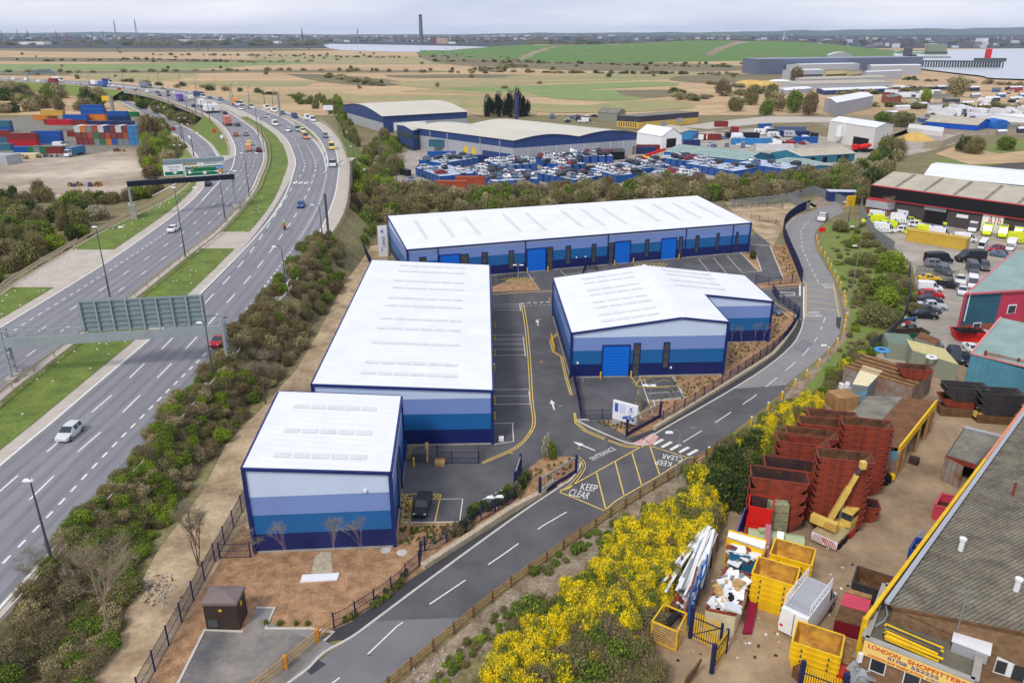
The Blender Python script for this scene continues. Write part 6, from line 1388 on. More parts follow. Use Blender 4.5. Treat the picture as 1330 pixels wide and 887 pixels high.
# containers
def container(P,hd,col,label,group=None,L=6.06,roof=None,z=0,name='shipping_container'):
    key=('c',L,col,roof); P=Vector(P)
    if key not in PROTO:
        t=thing(name,'x','container'); m=mat('box_%d_%d_%d'%col,col,.6,var=.1,vs=.7,ribs=((1,.9,0),.28,.6)); mb=MB(); w=2.44; hh=2.6
        mb.poly([(-L/2,-w/2,0),(L/2,-w/2,0),(L/2,-w/2,hh),(-L/2,-w/2,hh)],m); mb.poly([(L/2,-w/2,0),(L/2,w/2,0),(L/2,w/2,hh),(L/2,-w/2,hh)],m); mb.poly([(L/2,w/2,0),(-L/2,w/2,0),(-L/2,w/2,hh),(L/2,w/2,hh)],m); mb.poly([(-L/2,w/2,0),(-L/2,-w/2,0),(-L/2,-w/2,hh),(-L/2,w/2,hh)],m)
        mb.poly([(-L/2,-w/2,hh),(L/2,-w/2,hh),(L/2,w/2,hh),(-L/2,w/2,hh)],roof or m); mb.build('shell',t)
        m2=paint(tuple(int(c*.85) for c in col)); mb=MB()
        for x in (-L/2,L/2):
            for y in (-w/2,w/2): mb.box((x,y,0),(.14,.14,hh+.02),m2)
            mb.box((x,0,hh-.12),(.12,w,.14),m2); mb.box((x,0,.0),(.12,w,.16),m2)
        for y in (-w/2,w/2): mb.box((0,y,hh-.12),(L,.1,.14),m2)
        mb.build('corner_frame',t)
        mb=MB()
        for y in (-.75,-.3,.3,.75): mb.box((L/2+.03,y,.15),(.05,.05,hh-.3),'steel')
        for y in (-.75,-.3,.3,.75): mb.box((-L/2-.03,y,.15),(.05,.05,hh-.3),'steel')
        mb.build('lock_rods',t); PROTO[key]=t
    else: t=copy_tree(PROTO[key])
    t.location=P+Vector((0,0,z)); t.rotation_euler=(0,0,hd); tag(t,label,'container',group); return t
cR=(136,52,46); cB=(30,90,170); cG=(40,124,80); cO=(224,130,46); cW=(222,222,220); cN=(38,56,104); cGy=(140,146,150); cLB=(60,140,200); cT=(60,110,130); cRR=(190,36,50); cOr=(176,80,50)
cn={cR:'dark red',cB:'blue',cG:'green',cO:'orange',cW:'white',cN:'navy',cGy:'grey',cLB:'light blue',cT:'teal',cRR:'bright red',cOr:'rust orange'}
# front wall of stacked containers, seen end on
xs=[103,111,119,127,135,143.5,152.5,161,168.5,177]; grid=[[cW,cO,cGy,cOr,cW,cN,cR,cW,cR,cLB],[cR,cR,cOr,cG,cR,cOr,cR,cR,cOr,cLB],[cR,cR,cR,cGy,cG,cO,cB,cGy,cGy,cLB]]
e0=W(100,189);e1=W(181,189); n=11; 
for row in range(3):
    for i in range(n):
        p=W(104+i*7.6,188.6,0)+Vector((0,3.1,0)); c=grid[row][min(i,9)]; lv=2-row
        nm=('ground','middle','top')[lv]; container(p,PI/2,c,'%s container, %s from the left in the %s tier of the end-on wall'%(cn[c],('one','two','three','four','five','six','seven','eight','nine','ten','eleven')[i],nm),'stacked containers in the left yard',z=lv*2.62)
# second row and long blue ones behind
LN={}
ON=['first','second','third','fourth','fifth','sixth','seventh','eighth','ninth','tenth','eleventh','twelfth','thirteenth','fourteenth','fifteenth','sixteenth','seventeenth','eighteenth']
def longc(x0,x1,y,c,lv,label,L=12.2):
    a=W(x0,y);b=W(x1,y); m=a.lerp(b,.5); container(m+Vector((0,1.3,0)),hdg(a,b),c,label,'stacked containers in the left yard',L=L,z=lv*2.62)
for q in sorted(((118,152,181,cO,0),(118,152,181,cOr,1),(118,150,181,cN,2),(92,118,178,cR,0),(66,92,170,cRR,1),(85,110,163,cR,0),(86,112,163,cB,1),(104,139,156,cB,0),(104,139,156,cN,1),(104,139,156,cB,2),(106,140,162,cO,0),(106,140,162,cO,1),(106,140,162,cB,2),(60,85,162,cR,0),(46,70,156,cO,0),(56,82,157,(214,170,70),1),(140,166,158,cN,0),(140,162,158,cB,1),(145,170,165,cN,0),(152,176,170,cW,0),(158,180,176,cW,0),(158,172,152,cG,0),(10,50,190,cRR,0),(10,50,190,cR,1),(-20,10,186,cR,1),(-20,10,186,cT,0),(-20,16,172,cB,0),(-20,16,172,cT,1),(53,70,187,cB,0),(54,70,187,cB,1),(58,66,199,cGy,0),(-22,12,196,cT,0)),key=lambda q:-q[0]):
    c=q[3]; cn.setdefault(c,'ochre'); k_=(c,q[4]); LN[k_]=LN.get(k_,0)+1; longc(q[0],q[1],q[2],c,q[4],'%s %s broadside container %s in the left yard, counting from the right'%(ON[LN[k_]-1],cn[c],('on the ground','one level up','two levels up')[q[4]]))
for i,(x,c) in enumerate(((45,cG),(54,cGy),(62,cG),(70,cR),(28,cB))): container(W(x,200)+Vector((0,1.5,0)),rad(3),c,'%s container in the low front row left of the white cab'%(('first ','','second ','','')[i]+cn[c]),'low front row of containers',L=6.06 if i else 5.)
for px,c in (((20,205),'cream_wall'),): 
    p=W(*px); MB().box(p+Vector((4,0,0)),(10,4,1.6),c).build('site_hut',label='cream low cabin in front of the left yard containers',cat='cabin')
p=W(6,213); MB().prism([(p.x-12,p.y-1),(p.x+3,p.y-3),(p.x+5,p.y+3),(p.x-10,p.y+5)],0,3.4,G_).build('grey_tank',label='grey polygonal tank at the left edge of the dirt yard',cat='tank')
vehicle('box_lorry',W(95,203),rad(-100),Wt,'white lorry cab parked at the front of the left yard containers',None,.9,(60,120,160)); vehicle('van',W(78,191),rad(8),Wt,'white van parked in front of the broadside containers',None,.95); vehicle('van',W(74,180),rad(8),Wt,'white van parked higher among the containers',None,.95)
sheet('dirt_yard',[(-80,260),(-80,203),(60,205),(90,205),(185,190),(196,196),(215,230),(170,246),(150,262),(120,256),(90,263),(40,252)],.05,'dirt_yard'); sheet('dirt_yard',[(-80,203),(-80,160),(60,150),(110,148),(170,148),(185,170),(187,190),(100,206)],.04,'roof_grey')
for x,y,l in ((50,205,'left heap of brown scrap in the dirt yard'),(66,204,'middle heap of brown and cream scrap in the dirt yard'),(30,207,'low spread heap of scrap at the left of the dirt yard'),(98,242,'dark rusty heap at the near edge of the dirt yard'),(122,242,'white and brown rubble heap at the near edge of the dirt yard'),(155,197,'pale rubble blocks in front of the end-on stacks')):
    p=W(x,y); mb=MB()
    for k in range(14): mb.box(p+Vector((R.uniform(-2.2,2.2),R.uniform(-1,1),0)),(R.uniform(.5,1.4),R.uniform(.5,1.2),R.uniform(.4,1.6)),R.choice(['rust_in','brick','timber','stone_wall']) if k%5 else 'cladding_blue',rz=R.uniform(0,3),top=.7)
    mb.build('scrap_heap',label=l,cat='scrap heap')
p=W(140,136); t=thing('load','yellow and red load box on a grey hoist behind the stacks','hoist',W(150,150)); q=W(148,150); MB().box(q+Vector((0,0,0)),(1.4,1.4,ZT(q.y,124)),'steel').build('hoist_column',t); q=W(143,148); MB().box((q.x,q.y,ZT(q.y,131)),(5.5,2.4,2.6),'skip_yellow').build('load_box',t)
# the middle yard: blue container platforms with parked cars on top
sheet('middle_yard',[(505,205),(545,190),(640,180),(760,182),(900,172),(1010,165),(1130,190),(1200,195),(1230,180),(1200,160),(1160,175),(1130,200),(1080,226),(1040,232),(960,233),(850,243),(760,246),(640,252),(520,252),(512,230)],.05,'car_yard')
sheet('works_ground',[(960,104),(1100,112),(1200,108),(1330,106),(1500,106),(1500,168),(1330,176),(1250,176),(1190,186),(1130,182),(1050,158),(990,150)],.05,'gravel_bank'); sheet('access_road',[(880,165),(930,158),(1000,151),(1100,153),(1130,158),(1000,160),(920,168)],.1,'concrete_verge'); sheet('works_yard',[(1100,196),(1160,186),(1200,172),(1250,176),(1245,186),(1200,198),(1130,210),(1075,226)],.06,'car_yard'); sheet('depot_yard',[(1150,128),(1330,122),(1500,130),(1500,160),(1330,160),(1200,155),(1150,140)],.07,'car_yard')
sheet('stream',[(1200,226),(1250,220),(1330,210),(1400,205),(1400,214),(1330,219),(1270,228),(1215,232)],.08,mat('mud',(70,58,50),.6,var=.2,vs=.2)); sheet('field',[(1200,215),(1250,196),(1330,180),(1420,175),(1420,205),(1330,209),(1230,222)],.05,'grass_bank'); sheet('field',[(1215,200),(1240,190),(1300,200),(1330,196),(1400,195),(1400,208),(1260,214)],.09,'reed')
blue=(30,88,166); K=0; cc=[(150,40,44),(232,232,232),(180,184,188),(60,64,72),(40,44,50),(232,232,232),(96,120,150),(200,202,204)]
cw={(150,40,44):'red',(232,232,232):'white',(180,184,188):'silver',(60,64,72):'dark grey',(40,44,50):'black',(96,120,150):'blue-grey',(200,202,204):'pale silver'}
rows=[((650,226),(698,222),8,5),((708,219),(750,217),7,3),((746,213),(797,212),8,4),((640,247),(700,243),11,6),((698,235),(746,245),11,7),((765,229),(800,239),9,6),((803,222),(838,229),8,5),((842,236),(897,240),9,2),((889,222),(952,233),12,2),((957,221),(1018,230),12,1),((600,232),(640,238),8,3),((575,222),(622,214),8,3),((540,228),(572,240),7,2),((862,215),(905,221),8,3),((735,226),(762,222),6,4)]
RN=['row under the warehouse corner','short row below the warehouse wall','row before the black shelter','nearest left row by the scrub','slanting row left of centre','slanting row behind the blossoming tree','row left of the blossoming tree','row right of the blossoming tree','long row below the blue fronted unit','row below the teal shed','row by the rust orange containers','row below the blue lorry body','leftmost row near the yard entrance','row before the blue fronted unit','small row in mid yard']
for ri,(a,b,n,nc) in enumerate(rows):
    A_=W(*a);B_=W(*b); d=(B_-A_); L=d.length; hd=hdg(A_,B_); k=max(2,int(L/2.5)); nn=Vector((-math.sin(hd),math.cos(hd),0))
    for i in range(k):
        container(A_+d*((i+.5)/k)+nn*6.15,hd+PI/2,blue,'%s blue container from the left in the %s'%(ON[min(i,17)],RN[ri]),'blue container platforms in the middle yard',roof='container_roof',L=12.2)
    for j in range(nc*2+3):
        c=R.choice(cc); q=A_+d*((j+.5+R.uniform(-.2,.2))/(nc*2+3))+nn*(R.uniform(1.8,4.5) if j%2 else R.uniform(7,10.5)); 
        if j>17: continue
        vehicle(R.choice(['hatchback','saloon_car','estate_car']),q+up*2.65,hd+PI/2+R.uniform(-.3,.3)+(1.2 if R.random()<.4 else 0),c,'%s car, %s from the left on the %s'%(cw[c],ON[j],RN[ri]),'cars on the container platforms',.95)
for i,(x,y) in enumerate([(x+R.uniform(-3,3),y) for x,y in ((715,229),(722,232),(735,233),(748,236),(757,230),(770,224),(781,221),(790,223),(652,216),(664,218),(672,214),(685,234),(693,231),(812,214),(822,216),(832,214),(845,219),(856,212),(868,210),(555,231),(560,224),(533,235),(528,228),(545,219),(575,212),(566,244),(590,247),(610,246),(680,229),(700,228),(725,215),(735,212),(838,206),(846,208),(918,214),(926,215),(905,208),(1028,185),(1045,187),(1052,186))]):
    c=R.choice(cc); vehicle(R.choice(['hatchback','saloon_car','van','estate_car']),W(x,y),R.uniform(0,6.28),c,'%s vehicle parked on the ground between the blue container platforms'%cw[c],'vehicles on the ground of the middle yard: '+cw[c],.95)
for i in range(34):
    x=R.uniform(905,1060); y=R.uniform(172,192); c=R.choice([(232,232,232)]*4+cc)
    vehicle(R.choice(['van','motor_home','caravan','saloon_car','hatchback']),W(x,y),R.uniform(-.5,.5)+R.choice((0,PI,1.4)),c,'%s vehicle among the crowded caravan and scrap compounds behind the blue fronted unit'%cw[c],'vehicles in the scrap compounds: '+cw[c],1.)
for i in range(26):
    vehicle(R.choice(['van','motor_home','box_lorry']),W(1210+i*5+R.uniform(-1,1),R.uniform(145,151)),rad(R.uniform(80,100)),(232,232,232),'white van or lorry in the long row of the depot by the white cube building','white vehicles of the depot row',1.1)
for i in range(16): c=R.choice(cc); vehicle(R.choice(['van','hatchback','box_lorry']),W(R.uniform(1150,1200),R.uniform(124,134)),R.uniform(0,6),c,'%s vehicle in the far yard below the willow trees'%cw[c],'vehicles below the willows: '+cw[c],1.1)
for i in range(14): c=R.choice(cc); vehicle(R.choice(['van','hatchback','saloon_car']),W(R.uniform(715,800),R.uniform(152,160)),R.uniform(0,6),c,'%s vehicle parked behind the largest warehouse near the yellow office'%cw[c],'vehicles behind the largest warehouse: '+cw[c],1.1)
for (x0,x1,y,c,lv,l) in ((558,585,199,cT,1,'teal curtain-sided trailer by the large warehouse'),(556,592,206,cB,0,'blue skip lorry body below the teal trailer'),(592,634,211,cN,0,'dark navy container beside the loading bay'),(826,856,197,cR,0,'dark red container left of the white shed'),(826,850,200,cN,0,'navy container below the dark red one'),(592,640,240,cOr,0,'rust orange container at the yard edge, the upper of two'),(566,606,246,cOr,0,'rust orange container at the yard edge, the lower of two'),(887,908,190,cN,0,'dark blue container right of the white shed'),(905,935,182,cR,0,'red container stack before the yellow office'),(931,940,172,cR,1,'upright dark red container behind the compounds'),(942,985,180,(36,38,44),0,'black fenced container row behind the compounds'),(950,1000,188,cLB,0,'pale blue cabin row in the scrap compounds'),(1002,1050,178,cN,0,'navy cabin row right of the compounds'),(1030,1060,186,cB,0,'blue cabin before the silos'),(985,1000,168,cB,0,'small blue container by the roadside'),(980,1030,196,cW,0,'white trailer with a purple stripe behind the teal workshop'),(1005,1045,172,(90,110,140),0,'grey-blue cabin row beside the silos')):
    cn.setdefault(c,'x'); a=W(x0,y);b=W(x1,y); container(a.lerp(b,.5),hdg(a,b),c,l,None,L=max(6.,(b-a).length),z=lv*2.6)
bld('black_shelter','long black open-fronted shelter against the large warehouse',(812,209),(768,207),(811.5,205),199,'black','steel_dark',None,0,cat='shelter') if False else bld('black_shelter','long black open-fronted shelter against the large warehouse',(769,209.5),(768,205),(811,208),199,'black','steel_dark',None,0,cat='shelter')
# yellow excavator and red boom
t=thing('excavator','yellow excavator with a raised red boom in the middle car yard','excavator',W(838,213)); q=W(838,213); MB().box(q,(3.6,2.6,1.),'black').build('track',t); MB().box(q+up*1.,(2.8,2.4,1.8),'skip_yellow',top=.85).build('cab',t); MB().beam(q+up*3,q+Vector((7.5,2,5.)),.7,.8,'red_bin').build('boom',t)
t=thing('mixer_truck','red concrete mixer truck at the door of the works building','mixer truck',W(1121,198)); q=W(1121,198); MB().box(q+up*.6,(8,2.4,.7),'black').build('chassis',t); MB().tube(q+Vector((-2,0,1.9)),q+Vector((1,0,2.5)),1.,'red_bin',12,1.1).tube(q+Vector((1,0,2.5)),q+Vector((2.8,0,2.9)),1.1,'red_bin',12,.5).build('drum',t); MB().box(q+Vector((-3.6,0,1.2)),(1.8,2.4,1.9),'red_bin').build('cab',t)
for x in (-3,0,2): 
    for s in (-1,1): MB().tube(q+Vector((x,s*1.,.5)),q+Vector((x,s*1.3,.5)),.5,'rubber',12).build('wheel',t)
# far town, scattered scrub of the marsh
tm=[mat('town_%d'%i,c,.8,var=0) for i,c in enumerate(((150,146,150),(116,100,98),(90,88,94),(206,206,206),(74,78,90),(120,120,132)))]
mb=MB()
for i in range(1000):
    px=R.uniform(-40,1400); y=R.choice([R.uniform(48.3,53),R.uniform(50,58),R.uniform(50,61)])
    if 430<=px<640: y=R.uniform(48.2,55.5)
    elif px<1040: y=R.uniform(47.8,53)
    else: y=R.uniform(46.8,63)
    p=W(px,y); s=p.y/1000.; w_=R.uniform(3,14)*(1+s*.35); mb.box(p-up*.5,(w_,R.uniform(6,20),R.uniform(3,8)*(1+.25*s)),R.choice(tm),rz=R.uniform(-.3,.3))
mb.build('far_town',label='hazy far-off town and works scattered along the horizon',kind='stuff',loc=(0,0,0))
for x0,x1,yt,yb,m,l in ((25,57,55,58.5,'white','bright white long shed in the far left industrial plain'),(230,290,52,54,'white','far white sheds below the skyline, left of centre'),(355,362,54,57,'white','small white far building left of the river'),(1275,1282,50,55.5,'white','white tower blocks across the river'),(1303,1320,48,55,'pale_grey','group of tall flats on the far river bank')):
    Y=W(x0,yb).y; t=thing('far_building',l,'building',AT((x0+x1)/2,yb,Y)); 
    if 'flats' in l:
        for k in range(4): fbox(x0+k*4.3,x0+k*4.3+2.4,yt+R.uniform(-.4,.6),Y,25,tm[k%2],'tower_block',t)
    else: fbox(x0,x1,yt,Y,60,m,'hall',t)
for x0,x1,yb,m,l in ((82,95,49,'red_bin','reddish works on the far left horizon'),):
    Y=W(x0,yb).y; t=thing('far_works',l,'works',AT(88,yb,Y)); fbox(82,95,47,Y,60,mat('far_red',(170,60,70),.8,var=0),'hall',t)
pl=[(226,226,226),(60,70,84),(150,60,50),(70,110,160),(150,150,140),(210,200,170)]; pn=['white','slate','dark red','blue','grey','cream']
k=0
for (x,y) in [(1164,142),(1176,131),(1188,138),(1215,128),(1228,133),(1262,127),(1280,131),(1296,126),(1312,132),(1325,126),(1250,137),(1272,141),(1300,140),(1322,143),(1236,143),(1148,150),(1160,156),(1290,119),(1312,117),(1255,118),(1218,116),(1170,117),(1184,124),(1205,122),(1308,167),(1322,172),(1296,174),(1248,160),(1232,163),(1196,158)]:
    i=R.randrange(6); k+=1; w_=R.uniform(8,22)
    bld('low_shed','%s low shed or store among the crowded yards of the far right industrial area'%pn[i],(x,y+1.6),(x-w_*.25,y),(x+w_,y+1),y-R.uniform(2.2,4.2),pl[i],'roof_white' if R.random()<.6 else 'roof_grey','r',.6,cat='shed')[0]['group']='low sheds of the far right area: '+pn[i]
for i in range(40):
    c=R.choice(cc); vehicle(R.choice(['van','hatchback','saloon_car','box_lorry']),W(R.uniform(1140,1330),R.uniform(116,160)),R.uniform(0,6),c,'%s vehicle among the crowded yards of the far right industrial area'%cw[c],'vehicles of the far right yards: '+cw[c],1.)
# ---------- right hand yards
GBX=[(1128,277),(1199,290),(1274,301),(1330,309)]
n0=W(1128,278); n1=W(1330,310); dd=(n1-n0); n1e=n0+dd*1.5
h=ZT(n0.y,241); dv=dd.normalized(); nv=Vector((dv.y,-dv.x,0)); bk=-nv
t=thing('black_fascia_warehouse','brick warehouse with a deep red-edged black fascia and pale roof, behind the ambulances','warehouse',n0)
L=(n1e-n0).length; Dp=24.; zb=h*.60
mb=MB(); q=[n0,n1e,n1e+bk*Dp,n0+bk*Dp]; mb.prism([V2(p) for p in q],0,h-.1,'brick_dark'); mb.build('wall',t)
mb=MB(); a=n0+nv*.25-dv*.3;b=n1e+nv*.25; mb.beam(pt(a,(zb+h)/2),pt(b,(zb+h)/2),.4,h-zb,'black'); mb.beam(pt(a,(zb+h)/2),pt(a+bk*Dp,(zb+h)/2),.4,h-zb,'black'); mb.build('fascia',t)
rr_=paint((190,60,64)); mb=MB(); 
for z in (zb-.1,h+.1): mb.beam(pt(a+nv*.1,z),pt(b+nv*.1,z),.5,.22,rr_)
mb.build('red_trim',t)
mb=MB(); hr=h+2.; e=.4
mb.poly([pt(a,h+.15),pt(b,h+.15),pt(b+bk*Dp*.55,hr+.15),pt(a+bk*Dp*.55,hr+.15)],'roof_beige'); mb.poly([pt(a+bk*Dp*.55,hr+.15),pt(b+bk*Dp*.55,hr+.15),pt(b+bk*Dp*1.05,h+.15),pt(a+bk*Dp*1.05,h+.15)],'roof_beige'); mb.poly([pt(a,h),pt(a+bk*Dp*.55,hr),pt(a+bk*Dp*1.05,h)],'roof_beige'); mb.build('roof',t)
for i in range(6):
    s=5.5+i*7.; p=a+dv*s; mb=MB(); mb.poly([pt(p+bk*.5,h+.26),pt(p+dv*.8+bk*.5,h+.26),pt(p+dv*.8+bk*Dp*.5,hr+.1),pt(p+bk*Dp*.5,hr+.1)],'roof_grey'); mb.build('roof_light',t)
def onw(px0,px1,m,nm,dep=.12,off=.06,z0=None):
    A_=RP(*px0,n0,nv);B_=RP(*px1,n0,nv); s0=(A_-n0).dot(dv);s1=(B_-n0).dot(dv); zl=max(.05,min(A_.z,B_.z)) if z0 is None else z0; q=n0+dv*((s0+s1)/2)+nv*off
    return MB().box((q.x,q.y,zl),(abs(s1-s0),dep,max(A_.z,B_.z)-zl),m,rz=math.atan2(dv.y,dv.x)).build(nm,t)
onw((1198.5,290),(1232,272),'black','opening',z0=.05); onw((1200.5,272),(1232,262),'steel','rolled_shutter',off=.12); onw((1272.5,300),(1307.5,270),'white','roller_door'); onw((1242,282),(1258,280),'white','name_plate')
A_=RP(1282,290,n0,nv); text('A1b',A_+nv*.16,dv,up,1.9,rr_,t,width=2.9)
c0=RP(1127,271,n0,nv); MB().box(n0+dv*3.2+nv*1.6+up*2.4,(6.5,2.4,1.9),'cladding_grey',rz=math.atan2(dv.y,dv.x)).box(n0+dv*3.2+nv*1.6+up*4.3,(6.6,2.5,.2),rr_,rz=math.atan2(dv.y,dv.x)).build('bay_cabin',t); MB().box(n0+dv*3.2+nv*1.4,(6.,2.,2.4),'brick_red',rz=math.atan2(dv.y,dv.x)).build('annex',t)
bld('white_roof_building','white roofed building behind the black fascia warehouse',(1196,250),(1214,231),(1400,272),229,G_,'roof_white','r',1.5)
# ambulances and cars around it
am=(222,232,40); wh=(236,236,236)
for x,y,k,c,hd,l,s in ((1263,300,'van',wh,-125,'white van left of the yellow ambulances by the warehouse wall',1.),(1281,304,'ambulance',am,-122,'yellow ambulance, first right of the white van',1.),(1301,307,'ambulance',am,-122,'yellow ambulance, second right of the white van',1.),(1321,308,'ambulance',am,-122,'yellow ambulance, third right of the white van',1.),(1325,316,'ambulance',am,8,'yellow ambulance seen side on at the right edge',1.),(1224,291,'ambulance',am,-95,'yellow ambulance driving out of the dark doorway',.9),(1276,321,'coach',wh,-128,'white minibus behind the black vans',.55),(1312,324,'motor_home',wh,-128,'white van with a raised roof near the teal roof corner',.8),(1294,326,'saloon_car',(150,40,54),-150,'dark red car between the white minibus and the raised roof van',1.),(1253,314,'van',wh,-20,'white van half behind the yellow container',.9),
 (1218,342,'van',(40,40,48),5,'black van with a pink mark on its side, the left of two',1.05),(1259,340,'van',(40,40,48),183,'black van with a pink swoosh, the right of two',1.1),(1300,334,'saloon_car',(96,110,130),-40,'blue-grey car nose to the black van',1.),(1216,347,'estate_car',(120,124,130),-10,'grey car in front of the left black van',1.),(1262,353,'van',(92,94,98),-110,'dark grey van parked near the teal roof',.95),(1278,350,'estate_car',(86,88,92),-115,'dark grey estate beside the dark grey van',1.),(1226,356,'estate_car',(96,104,112),-80,'grey car behind the grey mesh screens',.95),
 (1206.5,365,'saloon_car',(226,186,40),-8,'yellow sports car at the head of the parked row',.95),(1227,374,'pickup_truck',(46,48,54),-18,'black pickup beside the yellow sports car',1.),(1207,378,'small_van',wh,-16,'small white van in the row beside the fence',1.05),(1209,386.5,'hatchback',(196,30,50),-14,'red car in the row beside the fence',1.05),(1206,393,'saloon_car',(54,56,66),-12,'dark car below the red one in the row',1.),(1210,401,'saloon_car',(196,198,200),-12,'long silver car in the row beside the fence',1.05),(1203,406,'saloon_car',(70,74,82),-12,'dark grey car below the silver one in the row',1.),(1199,413,'saloon_car',(34,36,44),-10,'black car with a yellow strip at the near end of the row',1.),
 (1245,368,'pickup_truck',(228,226,218),-112,'white pickup with a hard top beside the black pickup',1.),(1262,372,'van',wh,-118,'white van beside the white pickup',.9),(1249,381,'saloon_car',(224,224,228),-118,'white car nearest the teal wall corner',.95),(1197,453,'pickup_truck',(112,116,124),-12,'grey double cab pickup by the green skip',1.1),(1239,467,'estate_car',(56,60,68),-110,'black car near the corrugated wall',1.),(1261,456,'saloon_car',wh,-95,'white car end showing beside the lower teal roof',.8),(1254,472,'estate_car',(40,40,46),-95,'black car end below the white one',.8),(1278,441,'hatchback',(190,200,214),-100,'white and blue car behind the lower teal roof',.9)):
    vehicle(k,W(x,y),rad(hd),c,l,None,s)
ap=[(1133,291),(1142,286),(1151,291),(1164,284),(1170,290),(1178,285),(1184,290),(1190,295),(1158,299),(1148,302),(1166,298),(1175,302),(1205,306),(1220,308),(1186,305)]
for i,(x,y) in enumerate(ap):
    yl=i%3!=1; vehicle('ambulance' if i%4 in (0,1) else 'estate_car',W(x,y),rad(R.choice((-15,-20,165))),am if yl and i%2==0 else wh,('yellow' if yl and i%2==0 else 'white')+' emergency vehicle packed in the crowd left of the dark doorway','emergency vehicles left of the doorway: '+('yellow' if yl and i%2==0 else 'white'),.9)
pk=paint((220,40,130))
for x,y in ((1218,338),(1262,330)): 
    p=W(x,y,1.6); MB().box((p.x,p.y-1.2,1.1),(1.,.05,.9),pk).build('emblem') if False else None
cn.setdefault((214,176,70),'ochre')
container(W(1216,318),hdg(W(1174,312),W(1259,326)),(214,176,70),'long ochre yellow container wall between the ambulances and the black vans',L=12.5)
for (x,y,w_,l) in ((1205,358,5,'grey mesh screen cage left of the parked grey car'),(1226,364,5,'grey mesh screen cage right of the other one')):
    p=W(x,y); mb=MB()
    for k in range(20): mb.box(p+Vector((-w_/2+k*w_/19,0,0)),(.08,.05,2.),'steel_dark')
    for z in (.1,1.,1.95): mb.beam(p+Vector((-w_/2,0,z)),p+Vector((w_/2,0,z)),.06,.08,'steel_dark')
    mb.build('mesh_screen',label=l,cat='screen')
# teal and pink building at the right edge
t=thing('teal_and_pink_building','teal and pink clad building with a pale teal roof at the right edge','building',W(1241,438)); a=W(1241,438); z=ZT(a.y,381)-.0; a2=a+Vector((0,0,0)); b=RP(1330,414,a,Vector((.18,-1,0)).normalized()); b.z=0
dv2=Vector((1,.18,0)).normalized(); nv2=Vector((dv2.y,-dv2.x,0)); hz2=z; Lf=26; bk2=W(1311,329,z+1.)-W(1249.6,381,z); bk2.z=0; bk2*=1/26
P4=[a,a+dv2*Lf,a+dv2*Lf+bk2*26,a+bk2*26]; s1=RP(1302,380,a,nv2); s1=(s1-a).dot(dv2)
tw=mat('teal_sheet',(50,96,114),.6,var=.06,vs=.5,ribs=((1,0,0),.3,.4)); pw=mat('pink_sheet',(190,60,84),.6,var=.06,vs=.5,ribs=((1,0,0),.3,.4))
mb=MB(); mb.poly([a,a+dv2*Lf,a+dv2*Lf+up*2,a+up*2],'brick_red'); mb.poly([a+up*2,a+dv2*s1+up*2,a+dv2*s1+up*hz2,a+up*hz2],tw); mb.poly([a+dv2*s1+up*2,a+dv2*Lf+up*2,a+dv2*Lf+up*hz2,a+dv2*s1+up*hz2],pw); mb.poly([a+bk2*26,a,a+up*hz2,a+bk2*26+up*hz2],tw); mb.build('wall',t)
mb=MB(); o=nv2*.3; mb.poly([a+o+up*(hz2+.1),a+dv2*Lf+o+up*(hz2+.1),a+dv2*(Lf)+bk2*26+up*(hz2+1.1),a+bk2*26+up*(hz2+1.1)],'roof_teal'); mb.build('roof',t)
mb=MB(); mb.beam(a+o+up*hz2,a+dv2*Lf+o+up*hz2,.25,.3,paint((200,110,120))); mb.beam(a+o+up*hz2,a+bk2*26+up*(hz2+1.),.3,.3,paint((200,110,120))); mb.beam(a+nv2*.1,a+nv2*.1+up*hz2,.3,.3,paint((190,70,84))); mb.build('trim',t)
def onb(px,w_,h_,m,nm,off=.08,par=None):
    q=RP(*px,a,nv2)+nv2*off; return MB().box((q.x,q.y,q.z),(w_,.1,h_),m,rz=math.atan2(dv2.y,dv2.x)).build(nm,par or t)
f=onb((1312,407),1.5,1.5,'white','window'); onb((1312,406),1.2,1.2,'glass','pane',.16,f); f=onb((1267,428),1.4,1.2,'white','window'); onb((1267,427),1.15,.95,'glass','pane',.16,f); onb((1251.5,417),.16,5.,'white','downpipe')
q=W(1283,432); t=thing('antenna_mast','white antenna mast in front of the red brick base','antenna',q); MB().tube(q,q+up*5.6,.06,'white').build('pole',t); MB().tube(q+up*3.4+Vector((0,-.3,0)),q+up*3.4,.4,'white',10,.1).build('dish',t)
# lower teal roof building
t=thing('low_teal_roof_building','low building with a pale teal ribbed roof and red edged gable beside the black skips','building',W(1263,478)); hh_=4.6
c=[W(1261.5,459,hh_),W(1300,470,hh_),W(1400,440,hh_),W(1297,424,hh_)]; c[2]=c[1]+(c[3]-c[0])*1.; c=[c[0],c[0]+(c[1]-c[0])*2.4,c[3]+(c[1]-c[0])*2.4,c[3]]
mb=MB(); mb.prism([V2(p) for p in c],0,hh_-.1,mat('teal_light',(84,142,160),.6,var=.1,vs=.5,ribs=((1,.3,0),.3,.6),coord='World')); mb.build('wall',t); mb=MB(); mb.poly([pt(c[0],hh_),pt(c[1],hh_+.4),pt(c[2],hh_+1.6),pt(c[3],hh_+1.4)],'roof_teal'); mb.build('roof',t)
mb=MB(); mb.beam(pt(c[0],hh_),pt(c[3],hh_+1.4),.25,.25,paint((206,140,140))); mb.beam(pt(c[0],hh_),pt(c[1],hh_+.4),.25,.2,paint((206,140,140))); mb.build('trim',t)
mb=MB(); a_=W(1268,502); b_=W(1345,522); mb.beam(a_+up*2.6,b_+up*2.6,.2,5.2,'corrugated_rust'); w1=mb.build('corrugated_wall',label='tall pale corrugated wall with rusty posts behind the black skips',cat='wall')
